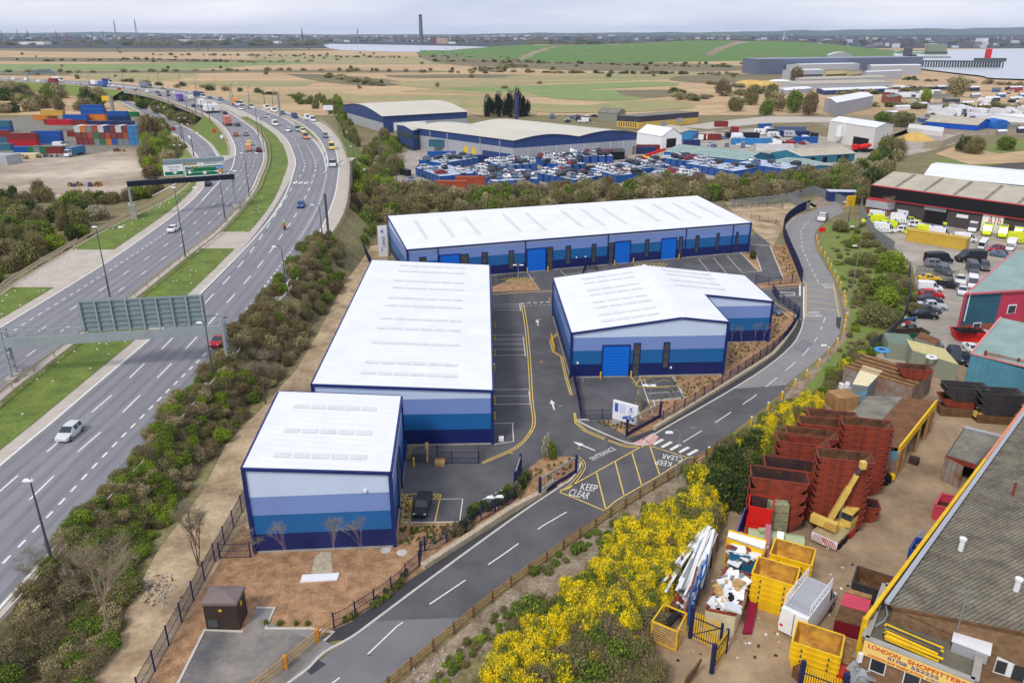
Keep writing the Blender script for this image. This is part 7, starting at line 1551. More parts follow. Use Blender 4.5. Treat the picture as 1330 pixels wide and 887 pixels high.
for s in (0,.55,.98):
    q=a_.lerp(b_,s); MB().box((q.x,q.y-.2,0),(.25,.25,5.4),'rust_red').build('wall_post',w1)
# red skip with tyres near the teal wall, green skip, pile of mopeds
SK={}
def skip(P,hd,label,L=4.,Wd=1.8,Hh=1.35,col='rust_red',inn='rust_in',group=None,lug=True,name='skip',z=0,taper=.62):
    key=(L,Wd,Hh,col,inn,taper)
    if key not in SK:
        t=thing(name,'x','skip'); mb=MB(); x,y=L/2,Wd/2; bx=x*taper; th=.07; by=y*.93
        o=[(-x,-y,Hh),(x,-y,Hh),(x,y,Hh),(-x,y,Hh)]; o2=[(-x*.96,-y,Hh*.72),(x*.96,-y,Hh*.72),(x*.96,y,Hh*.72),(-x*.96,y,Hh*.72)]; b=[(-bx,-by,0),(bx,-by,0),(bx,by,0),(-bx,by,0)]
        for A_,B_ in ((b,o2),(o2,o)):
            for i in range(4): j=(i+1)%4; mb.poly([A_[i],A_[j],B_[j],B_[i]],col)
        mb.poly(b[::-1],col); mb.build('body',t)
        mb=MB(); oi=[(a*(1-th/x),c*(1-th/y),Hh) for a,c,_ in o]; bi=[(a*.97,c*.94,.08) for a,c,_ in b]
        for i in range(4): j=(i+1)%4; mb.poly([oi[j],oi[i],bi[i],bi[j]],inn); mb.poly([o[i],o[j],oi[j],oi[i]],col)
        mb.poly(bi,inn); mb.build('lining',t)
        mb=MB()
        for i in range(4): j=(i+1)%4; mb.beam(Vector(o[i])-up*.05,Vector(o[j])-up*.05,.12,.12,col)
        for s in (-1,1):
            for xx in (-bx*.8,bx*.8): mb.beam((xx,s*(by+.02),.1),(xx*1.15,s*(y+.03),Hh-.1),.08,.05,col)
        mb.build('rim',t)
        if lug:
            mb=MB()
            for s in (-1,1):
                for xx in (-bx*.7,bx*.7): mb.tube((xx,s*(y-.05),Hh*.6),(xx,s*(y+.18),Hh*.6),.07,'steel_dark')
            mb.build('lifting_lug',t)
        SK[key]=t
    else: t=copy_tree(SK[key])
    t.location=Vector(P)+up*z; t.rotation_euler=(0,0,hd); return tag(t,label,'skip',group)
ordn=['bottom','second','third','fourth','fifth','sixth','seventh','eighth','ninth','tenth','eleventh','twelfth']
def stack(top,base_n,step,hd,what,**k):
    """stack whose top rim centre is seen at pixel top"""
    Hh=k.get('Hh',1.35); zt=(base_n-1)*step+Hh; p=W(*top,zt); p.z=0
    for i in range(base_n):
        nm='topmost' if i==base_n-1 else ordn[i]+(' lowest' if i else '')
        skip(p,hd,'%s skip in %s'%(nm,what),z=i*step+.02,**k)
rk=rad(-14); kw=dict(L=4.9,Wd=2.,Hh=1.3,col='rust_red',inn='rust_in')
stack((1126,549),10,.74,rk,'the tall red-brown stack nearest the brown shed roof',**kw)
stack((1097,591),10,.74,rk,'the tall red-brown stack behind the crane jib',**kw)
stack((1042,570),8,.82,rk,'the tall red-brown stack beside the left gorse',**kw)
stack((1054,562),7,.95,rk,'the red-brown stack tucked behind the left tall one',**kw)
stack((1070,548),8,.85,rk,'the red-brown stack in the middle of the back row',**kw)
stack((1081,538),8,.85,rk,'the red-brown stack nearest the cream roofed hut',**kw)
kw2=dict(L=5.2,Wd=2.3,Hh=2.,col='rust_red',inn='rust_dark',taper=.55)
stack((1012,616),4,1.25,rk,'the wide dark-lined stack right behind the red bins',**kw2); stack((1029,603),4,1.25,rk,'the second wide dark-lined stack, behind the front one',**kw2)
stack((1118,652),2,.8,rk,'the low pile of small skips right of the crane jib',L=3.4,Wd=1.6,Hh=1.,col='rust_red',inn='rust_dark'); 
yk=rad(-28); ky=dict(L=3.4,Wd=2.5,Hh=1.25,col='skip_yellow',inn='skip_in',taper=.8)
stack((1030,716),5,.5,yk,'the yellow stack beside the pale green tank',**ky); stack((1008,741),5,.55,yk,'the yellow stack next to the waste container',**ky); stack((1063,829),4,.5,yk,'the yellow stack in front of the white van',**ky)
stack((1140,754),2,.6,rad(-32),'the grimy yellow-edged pair beside the yellow fence',L=3.6,Wd=2.4,Hh=1.2,col='skip_black',inn='rust_in',taper=.8)
kb=dict(L=5.,Wd=2.2,Hh=1.4,col='skip_black',inn='skip_black',taper=.5)
skip(W(1241,535,0),rad(-10),'lowest red skip under the left black pair',L=4.6,Wd=2.2,Hh=1.3,col='rust_red',inn='rust_in',z=.9); stack((1245,497),1,.6,rad(-10),'the left black group by the corrugated wall',**{**kb,'Hh':3.8}) if False else None
for i,(x,y,z,l) in enumerate(((1245,536,2.,'black skip resting on the red one by the corrugated wall'),(1245,536,2.5,'black skip on top of the left pile by the corrugated wall'),(1289,545,1.,'lower black skip in the right pile by the corrugated wall'),(1289,545,1.9,'middle black skip in the right pile by the corrugated wall'),(1289,545,2.6,'top black skip in the right pile by the corrugated wall'))): skip(W(x,y),rad(-10),l,z=z,**kb)
for x,y in ((1241,537),(1289,546)): MB().box(W(x,y),(4.4,2.2,1.),'timber_dark',rz=rad(-10)).build('timber_cribbing',label='dark timber cribbing under the %s pile of black skips'%('left' if x<1260 else 'right'),cat='cribbing')
skip(W(1255,441),rad(-8),'bright red skip with black tyres beside the teal wall',L=4.6,Wd=2.4,Hh=1.6,col='red_bin',inn='rust_dark',taper=.7); p=W(1257,434,1.6)
for i in range(3): MB().tube(p+Vector((-1.2+i*.9,.2,.3)),p+Vector((-1.+i*.9,.3,.75)),.75,'rubber',14).build('tyre',label='black tyre lying in the bright red skip',cat='tyre',group='tyres in the red skip')
skip(W(1179,441),rad(8),'dark green skip with white lettering by the fence',L=5.6,Wd=2.2,Hh=1.5,col=paint((24,92,60)),inn='rust_dark',taper=.8)
for i,(x,y,c) in enumerate(((1172,417,(200,206,212)),(1182,418,(60,90,150)),(1176,423,(190,50,60)),(1170,426,(210,210,216)),(1183,426,(90,90,96)))):
    p=W(x,y); t=thing('moped',('pale','blue','red','white','grey')[i]+' moped lying in the heap by the grey fence','moped',p); MB().beam(p+Vector((-.6,0,.4)),p+Vector((.6,.1,.6)),.35,.4,c).build('body',t)
    for s in (-.65,.65): MB().tube(p+Vector((s,-.05,.28)),p+Vector((s,.05,.28)),.28,'rubber',10).build('wheel',t)
# sheds of the skip yard
t=thing('corrugated_store','long rusty corrugated store with timber and a skip on its flat top','store',W(1100,515)); c=[W(1092,503),W(1180,531),W(1206,512),W(1122,486)]; hs=3.
mb=MB(); mb.prism([V2(p) for p in c],0,hs,'roof_brown',side='corrugated_rust'); mb.build('wall',t); mb=MB()
for i in range(9):
    s=.08+i*.1; a_=pt(c[0].lerp(c[3],s),hs+.1);b_=pt(c[1].lerp(c[2],s),hs+.1); mb.beam(a_,b_,.25,.12,'timber_dark' if i%2 else 'timber')
mb.build('roof_boards',t)
skip(W(1185,489,hs+.2),rad(-10),'rusty red-brown skip on top of the corrugated store',L=4.,Wd=2.,Hh=1.4,col='rust_red',inn='rust_in')
for q in (((1150,466),(1186,470),(1176,455),(1143,452),2.6,mat('roof_green',(112,130,112),.8,var=.1),'green flat roofed container store under the blue hose'),((1180,478),(1240,498),(1222,476),(1172,463),2.8,mat('roof_cream2',(198,186,130),.8,var=.1),'cream-green topped container row in front of the grey pickup'),((1184,460),(1210,470),(1217,463),(1192,452),2.7,'roof_brown','small brown topped store below the grey pickup')):
    MB().prism([V2(W(*p)) for p in q[:4]],0,q[4],q[5],side='hut_green').build('store_container',label=q[6],cat='container')
def ring(P,r,tube,m,label,name='hose_coil'):
    mb=MB(); n=20
    for i in range(n):
        a_=2*PI*i/n;b_=2*PI*(i+1)/n; mb.tube(P+Vector((math.cos(a_)*r,math.sin(a_)*r,0)),P+Vector((math.cos(b_)*r,math.sin(b_)*r,0)),tube,m,5)
    for s in (.8,.62): 
        for i in range(n):
            a_=2*PI*i/n;b_=2*PI*(i+1)/n; mb.tube(P+Vector((math.cos(a_)*r*s,math.sin(a_)*r*s,.08)),P+Vector((math.cos(b_)*r*s,math.sin(b_)*r*s,.08)),tube,m,5)
    mb.build(name,label=label,cat='hose')
ring(W(1145.5,454.5,2.85),1.,.08,paint((70,160,220)),'bright blue coiled pipe on the green flat roof'); ring(W(1210,464,3.),.7,.08,'white','white coiled pipe on the cream topped container row')
# brown roofed shed with yellow fascia
t=thing('brown_roofed_shed','open shed with a brown and grey roof and a bright yellow front beam','shed',W(1170,625)); hs=4.
f0=W(1168,582,hs);f1=W(1217,519,hs+.2); r0=W(1085,553,hs);  b0=W(1130,511,hs+.4)
fr=[f0,f1]; bk_=(W(1128,512,hs+.3)-f1); B1=f1+bk_; B0=f0+bk_
mb=MB(); mb.poly([pt(f0,hs),pt(f1,hs),pt(f1.lerp(B1,.5),hs+.25),pt(f0.lerp(B0,.5),hs+.25)],'roof_brown'); mb.poly([pt(f0.lerp(B0,.5),hs+.25),pt(f1.lerp(B1,.5),hs+.25),pt(B1,hs+.1),pt(B0,hs+.1)],'roof_grey'); mb.build('roof',t)
mb=MB(); mb.beam(pt(f0,hs-.3),pt(f1,hs-.3),.2,.95,'skip_yellow'); mb.build('front_beam',t)
sbl=mat('sheet_blue',(96,160,190),.7,col2=(130,120,100),var=.1,vs=.6)
mb=MB(); q0,q1=pt(f0,0),pt(B0,0); mb.beam(q0+up*1.3,q1+up*1.3,.15,2.6,'corrugated_rust'); mb.beam(q0+up*3.1,q1+up*3.1,.15,1.,sbl); q0,q1=pt(B0,0),pt(B1,0); mb.beam(q0+up*2,q1+up*2,.15,4,'corrugated_rust'); q0,q1=pt(f1,0),pt(B1,0); mb.beam(q0+up*2,q1+up*2,.15,4,'corrugated_rust'); mb.build('wall',t)
mb=MB()
for s in (0.02,.17,.55,.8,.98): q=f0.lerp(f1,s); MB().box((q.x,q.y,0),(.3,.3,hs-.6),'timber').build('post',t)
q=f0.lerp(f1,.08); MB().box((q.x,q.y+.0,0),(1.1,.15,3.2),'timber',rz=hdg(f0,f1)).build('door',t); q=f0.lerp(f1,.9); MB().box((q.x,q.y,0),(1.6,.15,3.2),'timber',rz=hdg(f0,f1)).build('door',t)
mb=MB(); q=f0.lerp(f1,.45)+bk_*.3; 
for k in range(8): mb.box(Vector((q.x+R.uniform(-2,2),q.y+R.uniform(-2,2),0)),(1.,.8,R.uniform(.6,1.8)),R.choice(['black','rust_dark','steel_dark']),rz=R.uniform(0,3))
mb.build('stored_parts',label='dark machinery parts kept inside the open brown roofed shed',cat='parts')
t=thing('cream_roof_hut','small cream roofed hut with light blue walls behind the brown roofed shed','hut',W(1110,530)); c=[W(1102,527),W(1122,530),W(1142,508),W(1116,500)]; MB().prism([V2(p) for p in c],0,3.1,mat('roof_cream3',(226,214,170),.8,var=.06),side=sbl).build('wall',t)
MB().box(W(1092,528),(3.,2.6,1.9),'timber',rz=.2).build('timber_hut',label='small pale timber box hut beside the blue walled hut',cat='hut')
mb=MB()
for i in range(9): q=W(1089+R.uniform(0,18),507+R.uniform(-2,3)); mb.tube(q,q+up*R.uniform(.5,1.3),.3,'white',8)
mb.build('drums',label='cluster of small white drums on the bank behind the skip stacks',cat='drums')
# brown-grey sunken shed right, by the yellow fence
t=thing('low_brown_shed','low brown-grey roofed shed with an open door, beside the yellow topped fence','shed',W(1230,640)); hs=3.
c=[W(1229,591,hs),W(1268,603,hs),W(1302,567,hs),W(1253,555,hs)]; mb=MB(); mb.poly(c,'roof_grey'); mb.poly([p-up*.2 for p in c][::-1],'roof_grey'); mb.build('roof',t)
mb=MB(); mb.beam(pt(c[0],hs-.3),pt(c[1],hs-.3),.15,.5,'rust_red'); mb.beam(pt(c[3],hs-.1),pt(c[2],hs-.1),.5,.4,'cladding_grey'); mb.build('beam',t)
mb=MB(); mb.beam(pt(c[1],1.5),pt(c[2],1.5),.12,3,'corrugated_rust'); mb.beam(pt(c[3],1.5),pt(c[2],1.5),.12,3,'corrugated_rust'); mb.beam(pt(c[0],1.5),pt(c[3],1.5),.12,3,'corrugated_rust'); mb.build('wall',t); q=pt(c[0],0); MB().beam(q+up*1.4+Vector((0,-.1,0)),q+up*1.4+Vector((.9,-1.9,0)),.1,2.7,'corrugated_rust').build('door',t)
q=W(1272,545); t=thing('forklift','small yellow forklift by the black skips','forklift',q); MB().box(q+up*.4,(1.5,1.,.7),'crane_yellow').build('body',t); 
for s in ((-.6,-.4),(.6,-.4),(-.6,.4),(.6,.4)): MB().box(q+Vector((s[0],s[1],1.)),(.08,.08,1.1),'black').build('roof_post',t)
MB().box(q+up*2.1,(1.4,1.,.1),'black').build('overhead_guard',t)
for s in (-.5,.5): MB().tube(q+Vector((s,-.6,.3)),q+Vector((s,.6,.3)),.3,'rubber',10).build('wheel',t)
q=W(1147,628); t=thing('compressor','small black and yellow machine at the foot of the tall skip stack','machine',q); MB().box(q+up*.3,(1.2,.8,.8),'black').build('engine',t); MB().box(q+Vector((.8,0,.6)),(.4,.5,.6),'skip_yellow').build('cover',t); MB().tube(q+Vector((0,-.5,.3)),q+Vector((0,.5,.3)),.32,'rubber',10).build('wheel',t)
# crane truck
t=thing('mobile_crane','cream yellow mobile crane truck with red and white chevrons and a raised jib','crane',W(1075,700))
r0=W(1053,703);r1=W(1086,718);r2=W(1100,690); uu=(r1-r0).normalized(); vv=Vector((-uu.y,uu.x,0)); Wd=(r1-r0).length; Ln=5.6; cc_=(r0+r1)/2
deck=[r0,r1,r1+vv*Ln,r0+vv*Ln]; mb=MB(); P_=[pt(p,.9) for p in deck]+[pt(p,1.25) for p in deck]; mb.faces(P_,[(3,2,1,0),(4,5,6,7),(0,1,5,4),(1,2,6,5),(2,3,7,6),(3,0,4,7)],mat('deck_tan',(176,160,120),.8,var=.15,vs=2)); mb.build('deck',t)
rdw=mat('chev_red',(180,30,40),.5,var=0); q=cc_-vv*.06; mb=MB(); mb.beam(pt(r0-vv*.08,.75),pt(r1-vv*.08,.75),.08,.85,'white'); o=mb.build('rear_board',t); mb=MB()
for k in range(12):
    s=(k+.5)/12; b_=r0.lerp(r1,s)-vv*.14; sg_=1 if s<.5 else -1; mb.beam(pt(b_-uu*.15*sg_,.36),pt(b_+uu*.3*sg_,1.14),.03,.14,rdw,up=vv)
mb.build('chevron',o)
for k in (.9,2.,4.6):
    for s in (0,1): q=(r0 if s==0 else r1)+vv*k; MB().tube(q+uu*(.35 if s==0 else -.35)+up*.5,q+uu*(-.02 if s==0 else .02)+up*.5,.5,'rubber',14).build('wheel',t)
MB().beam(pt(r0+vv*2.8,.55),pt(r0+vv*3.6,.55),.2,.6,rdw).beam(pt(r1+vv*2.8+uu*.02,.55),pt(r1+vv*3.8+uu*.02,.55),.2,.6,rdw).build('side_panel',t)
cb=cc_+vv*2.9; MB().tube(pt(cb,1.25),pt(cb,1.6),.9,'crane_yellow',14).build('turntable',t)
piv=cb-uu*.4-vv*.9+up*2.4; tipz=ZT(W(1128,650).y,605); tip=AT(1121,603,cb.y-.8); 
mb=MB(); mid=piv.lerp(tip,.55); mb.beam(piv-(tip-piv)*.06,mid,.42,.5,'crane_yellow'); mb.beam(mid,piv.lerp(tip,.8),.32,.4,'crane_yellow'); mb.beam(piv.lerp(tip,.78),tip,.22,.28,'steel_dark'); mb.build('jib',t); MB().box(tip-up*.4,(.5,.5,.7),'crane_yellow').build('jib_head',t)
MB().tube(cb+up*1.7,piv.lerp(tip,.42)-up*.2,.13,'steel',8).build('lift_ram',t)
q=cb-vv*2.1-uu*.6; mb=MB(); mb.box((q.x,q.y,1.7),(2.5,.6,.8),'crane_yellow',rz=math.atan2(uu.y,uu.x)); o=mb.build('counterweight',t); mb=MB()
for k in range(5): b_=q+uu*(.1+k*.24)-vv*.32; mb.beam(pt(b_,1.74),pt(b_+uu*.2,2.46),.03,.12,rdw,up=vv)
mb.build('chevron',o)
q=cb+uu*.75+vv*.3; mb=MB(); mb.box((q.x,q.y,1.5),(1.,1.6,.7),'crane_yellow',rz=math.atan2(uu.y,uu.x)); o=mb.build('cab',t); MB().box((q.x,q.y,2.2),(.94,1.5,.75),'glass',rz=math.atan2(uu.y,uu.x)).build('cab_glass',o); MB().box((q.x,q.y,2.95),(1.04,1.65,.12),'crane_yellow',rz=math.atan2(uu.y,uu.x)).build('cab_roof',o)
# white van with roof rack
p=(W(1023,831)+W(1072,777))/2; hd=hdg(W(1023,826),W(1060,778)); v=vehicle('van',p,hd,(238,238,238),'large white van with a glazier rack on its roof, behind the front yellow skips',None,1.25)
v=thing('roof_rack','white glazier roof rack with tall side frames on top of the large white van','roof rack'); mb=MB()
for y in (-1.05,1.05):
    for z in (3.05,3.5,3.9): mb.beam((-3.2,y,z),(1.6,y,z),.06,.06,'white')
    for k in range(9): mb.beam((-3.2+k*.6,y,3.0),(-3.2+k*.6,y,3.95),.06,.06,'white')
mb.build('side_frame',v); mb=MB()
for k in range(9): mb.beam((-3.3,-.9+k*.22,3.1),(1.5,-.9+k*.22,3.1),.16,.04,'cladding_grey')
for k in range(5): mb.beam((-3.+k*1.1,-1.05,3.05),(-3.+k*1.1,1.05,3.05),.08,.06,'white')
mb.build('slat',v); v.scale=(.95,.95,.95); v.location=p; v.rotation_euler=(0,0,hd)
# waste containers and racks (left of the yard)
def tub(px,h_,m,label,inner='rust_dark',name='waste_container',items=0,rim=None,cat='container',wall=.12):
    c=[W(*a) for a in px]; t=thing(name,label,cat,c[0]); mb=MB()
    for i in range(4): a_,b_=c[i],c[(i+1)%4]; mb.beam(a_+up*h_/2,b_+up*h_/2,wall,h_,m)
    mb.build('wall',t); mb=MB(); mb.flat([pt(p,h_*.45) for p in c],inner); mb.build('floor',t); mb=MB()
    for i in range(4): a_,b_=c[i],c[(i+1)%4]; mb.beam(a_+up*h_,b_+up*h_,.2,.14,rim or m)
    mb.build('rim',t); return c
junk=[paint((236,236,232)),paint((226,226,224)),paint((210,214,216)),'timber_new','black','steel','white']
def heap(c,n,zlo,zhi,label,name='waste_heap',ms=junk,sz=(.3,1.3)):
    mb=MB()
    for k in range(n):
        a_,b_=R.uniform(.08,.92),R.uniform(.06,.94); q=c[0].lerp(c[1],a_).lerp(c[3].lerp(c[2],a_),b_); s=R.uniform(*sz); mm=R.choice(ms)
        if R.random()<.45: mb.box(pt(q,R.uniform(zlo,zhi)),(s,s*R.uniform(.3,.9),R.uniform(.06,.2)),mm,rz=R.uniform(0,3),ry=R.uniform(-.5,.5))
        else:
            z=R.uniform(zlo,zhi)-.2; r_=s*.4; P_=[pt(q,z)+Vector((math.cos(k2*PI/3)*r_*R.uniform(.7,1.1),math.sin(k2*PI/3)*r_*R.uniform(.7,1.1),0)) for k2 in range(6)]; top_=pt(q,z+r_*1.1)
            T=[p.lerp(top_,.55)+up*r_*.35 for p in P_]
            for i in range(6): mb.poly([P_[i],P_[(i+1)%6],T[(i+1)%6],T[i]],mm); mb.poly([T[i],T[(i+1)%6],top_],mm)
    return mb.build(name,label=label,cat='waste',kind='stuff')
c=tub([(914,820),(951,828),(972,775),(939,765)],2.3,mat('waste_cream',(206,196,160),.8,var=.12,vs=1),'large cream waste container heaped with rubbish, its open top edged in rust',rim='rust_red')
heap(c,200,1.7,2.6,'mixed rubbish heaped in the cream waste container')
c=tub([(946,746),(978,752),(987,731),(956,722)],2.2,mat('waste_blue',(30,100,140),.7,var=.1),'blue waste container filled with white offcuts behind the cream one'); heap(c,110,1.6,2.5,'white offcuts heaped in the blue waste container',ms=[junk[0],junk[1],'steel','rust_red',junk[0]],sz=(.5,1.8))
t=thing('canopy_frame','white topped canopy on a yellow frame over the blue waste container','canopy',W(958,712)); c=[W(947,689,3.4),W(995,702,3.4),W(993,712,3.1),W(945,696,3.1)]
MB().poly(c,'white').poly([p-up*.12 for p in c][::-1],'white').build('cover',t); mb=MB()
for p in c: mb.box(pt(p,0),(.12,.12,p.z),'skip_yellow')
mb.beam(c[0],c[1],.12,.2,'skip_yellow'); mb.beam(c[3]-up*.5,c[2]-up*.5,.12,.5,'skip_yellow'); mb.build('frame',t)
mb=MB(); q=W(985,735); mb.beam(q+Vector((0,-1.5,1.6)),q+Vector((1.4,2.6,2.6)),.5,.25,paint((170,110,120))); mb.build('pink_panel_bundle',label='pinkish panel bundle leaning on the blue waste container',cat='panels'); mb=MB(); mb.beam(q+Vector((.9,-2,1.4)),q+Vector((2.3,1.8,2.4)),.6,.2,'white'); mb.build('white_panel_bundle',label='white panel bundle leaning beside the pinkish one',cat='panels')
mb=MB(); 
for k in range(4): mb.beam(W(966+k*3,822,.2),W(976+k*3,768,.6),.2,.25,paint((140,20,60)))
mb.build('steel_bundle',label='bundle of dark crimson steel beams beside the cream waste container',cat='steel beams')
# long rack of white profiles
t=thing('profile_rack','long rusty rack loaded with white profiles below the gorse','rack',W(890,760)); mb=MB(); c=[W(868,775),W(905,786),W(931,716),W(912,702)]
for s in (0,.33,.66,1):
    a_=c[0].lerp(c[3],s);b_=c[1].lerp(c[2],s); mb.beam(a_+up*1.5,b_+up*1.5,.12,.12,'rust_in'); 
    for p in (a_,b_): mb.box(p,(.12,.12,2.3),'rust_in')
mb.build('frame',t); 
for k in range(26):
    s=R.uniform(.05,.9); a_=c[0].lerp(c[1],s)+up*R.uniform(1.6,2.)+Vector((R.uniform(-1,1),R.uniform(-1.5,1),0)); b_=c[3].lerp(c[2],s)+up*R.uniform(1.6,2.1)
    MB().beam(a_,b_,.2,.1,R.choice([junk[0],junk[1],'steel'])).build('white_profile',label='white plastic profile lying on the long rusty rack',cat='profile',group='white profiles on the rack')
# blue / orange racking uprights
t=thing('racking_frame','upright blue and orange racking frames beside the yellow gate','racking',W(905,800))
mb=MB(); base=[W(893,812),W(901,793),W(907,778),W(914,764)]
for i,p in enumerate(base): mb.beam(p,p+up*3.6,.12,.12,'blue_wall' if i!=5 else 'x')
for z in (.8,2.,3.2): mb.beam(base[0]+up*z,base[3]+up*z,.08,.1,'blue_wall')
mb.build('upright',t); mb=MB(); mb.beam(base[0]+up*.6+Vector((-.4,0,0)),base[2]+up*3.4+Vector((-.4,0,0)),.12,.4,'rust_red'); mb.build('beam',t)
heap([W(862,795),W(890,812),W(905,775),W(880,765)],90,.1,.9,'tangle of rusty red fittings on the ground below the rack',ms=['rust_red','rust_in','steel',junk[1]],sz=(.3,.9))
# yellow stillage cage
t=thing('stillage_cage','yellow and orange wire stillage with pale slats at the edge of the scrub','stillage',W(870,835)); c=[W(845,832),W(877,846),W(889,822),W(860,810)]; mb=MB()
for p in c: mb.box(p,(.12,.12,2.),'skip_yellow')
for z in (.15,2.): 
    for i in range(4): mb.beam(c[i]+up*z,c[(i+1)%4]+up*z,.09,.09,'skip_yellow')
mb.build('frame',t); mb=MB()
for k in range(8): mb.beam(c[0]+up*(.3+k*.22),c[1]+up*(.3+k*.22),.05,.1,'timber_new')
mb.flat([pt(p,.2) for p in c],'timber'); mb.build('slats',t); q=c[0].lerp(c[2],.5); MB().beam(q+Vector((-.8,-.6,1.)),q+Vector((.9,1.2,1.3)),.5,.35,'black').build('black_box',label='long black and white box lying in the yellow stillage',cat='box')
for k,(x,y) in enumerate(((843,826),(838,833))): MB().box(W(x,y),(1.1,.7,.35),'white',top=.6).build('white_sack',label=('white sack beside the stillage, the upper one','white sack beside the stillage, the lower one')[k],cat='sack')
# yellow palisade gate
def palis(pa,pb,h_,label,n,m='skip_yellow',fr='fence_navy',name='palisade_gate',w_=.12,leaf=True):
    A_,B_=W(*pa),W(*pb); t=thing(name,label,'gate',A_); mb=MB()
    for k in range(n): q=A_.lerp(B_,(k+.5)/n); mb.box(q+up*.1,(w_,.06,h_-.1),m,rz=hdg(A_,B_),top=.8)
    mb.build('pales',t); mb=MB()
    for z in (.4,h_*.8): mb.beam(A_+up*z,B_+up*z,.08,.1,fr)
    mb.beam(A_+up*.3,B_+up*h_*.85,.06,.08,fr); mb.build('frame',t); MB().box(A_,(.3,.3,h_+.4),fr).build('post',t); MB().box(B_,(.2,.2,h_),fr).build('post',t)
palis((896,828),(934,845),2.7,'yellow palisade gate leaf hung on a blue post in front of the waste container',13,w_=.09); palis((924,874),(942,848),2.4,'swung yellow gate leaf with blue diagonal braces on the open yard',9,w_=.09)
palis((1036,905),(1088,925),3.0,'yellow palisade gate with blue braces in front of the lower yellow skips',17); palis((1092,925),(1120,940),2.6,'short yellow palisade run beside the pale scrap bundle',8)
MB().box(W(1090,925),(.35,.35,3.6),'fence_navy').build('gate_post',label='thick blue gate post between the two yellow palisade runs',cat='post')
# pallet stack, scrap bits, blocks
t=thing('brick_pallet','tall stack of speckled pallet blocks behind the red bins','pallet stack',W(1003,690)); 
for k in range(4): MB().box(W(1004,692)+up*k*.95,(2.1-.1*k,1.6,.85),mat('block_speckle',(170,164,124),.9,col2=(120,126,104),var=.3,vs=3),rz=rad(-12+3*k)).build('block',t)
MB().box(W(1020,704),(2.4,1.8,.25),'block_speckle',rz=rad(-20)).build('speckled_slab',label='flat speckled slab beside the pallet stack',cat='slab')
for k,z in enumerate((0,1.95)):
    p=W(983,696); skip(p,rad(-20),('lower','upper')[k]+' bright red bin of the pair beside the pallet stack',L=2.2,Wd=2.1,Hh=1.9,col='red_bin',inn='rust_dark',taper=.97,lug=False,name='red_bin',z=z)
q=W(1005,712); t=thing('green_tank','pale green cylindrical tank lying between the yellow skips and canopy','tank',q); tg=mat('tank_green',(172,184,142),.5,var=.06); MB().tube(q+Vector((-2.4,.6,.9)),q+Vector((2.4,-.7,.9)),.85,tg,18).build('shell',t); MB().box(q+Vector((-1,.2,1.6)),(1.1,.6,.4),tg).build('valve_box',t); MB().box(q+Vector((-1.3,-.75,.8)),(.8,.06,.5),'white').build('label_plate',t)
mb=MB(); q=W(957,702); mb.beam(q,q+Vector((1.2,1.6,2.4)),.1,2.,paint((40,60,150))); mb.build('leaning_sheet',label='blue panel leaning left of the red bins',cat='panel')
# maroon dumpster and slats near the sign
t=thing('maroon_container','maroon and brown slatted container with a pink top behind the white van','container',W(1100,840)); c=[W(1079,832),W(1117,842),W(1127,800),W(1094,790)]; MB().prism([V2(p) for p in c],0,2.1,'roof_brown',side=paint((120,24,40))).build('body',t)
mb=MB(); a_=[c[0].lerp(c[3],.45),c[1].lerp(c[2],.45),c[1].lerp(c[2],.85),c[0].lerp(c[3],.85)]; mb.poly([pt(p,2.14) for p in a_],paint((206,70,92))); mb.build('lid',t); mb=MB(); mc=MB()
for k in range(11): s=(k+.5)/11; a_=c[0].lerp(c[1],s);b_=c[3].lerp(c[2],s); mb.beam(pt(a_,2.13),pt(a_.lerp(b_,.42),2.13),.18,.08,'timber_dark'); mc.beam(pt(b_,2.13),pt(b_.lerp(a_,.12),2.13),.18,.08,'timber')
mb.build('slats',t); mc.build('slats',t)
t=thing('slatted_trailer','trailer bed with timber slats beside the brick office','trailer',W(1090,860)); c=[W(1076,868),W(1114,880),W(1122,846),W(1090,836)]; mb=MB()
for k in range(9): s=(k+.5)/9; mb.beam(pt(c[0].lerp(c[3],s),.9),pt(c[1].lerp(c[2],s),.9),.3,.1,'timber')
mb.build('slats',t); mb=MB()
for a_,b_ in ((c[0],c[3]),(c[1],c[2])): mb.beam(pt(a_,.7),pt(b_,.7),.15,.3,'skip_yellow')
mb.build('frame',t)
q=W(1080,880); t=thing('orange_machine','orange-red machine with a round guard beneath the trailer','machine',q); MB().box(q,(1.6,1.1,1.1),paint((200,60,34)),rz=-.5).build('body',t); MB().tube(q+Vector((.6,-.6,.7)),q+Vector((.8,-.75,.7)),.55,paint((170,44,30)),14).build('guard',t)
MB().box(W(1046,888),(.9,2.,1.),'timber_dark',rz=.4).build('dark_crate',label='dark crate with a blue lid left of the front gate',cat='crate')
heap([W(1098,905),W(1122,915),W(1132,860),W(1112,855)],60,.2,1.8,'pale splintered scrap bundle beside the brick office',ms=['steel',junk[2],'cladding_grey'],sz=(.5,1.6))
t=thing('pallet_pile','leaning pile of brown slats with a black edge at the scrub corner','pallets',W(893,880)); mb=MB()
for k in range(7): mb.beam(W(885+k*1.,900-k*3,.3+k*.12),W(905+k*1.,868-k*2,.3+k*.22),.12,.25,'timber_dark')
mb.build('slats',t)
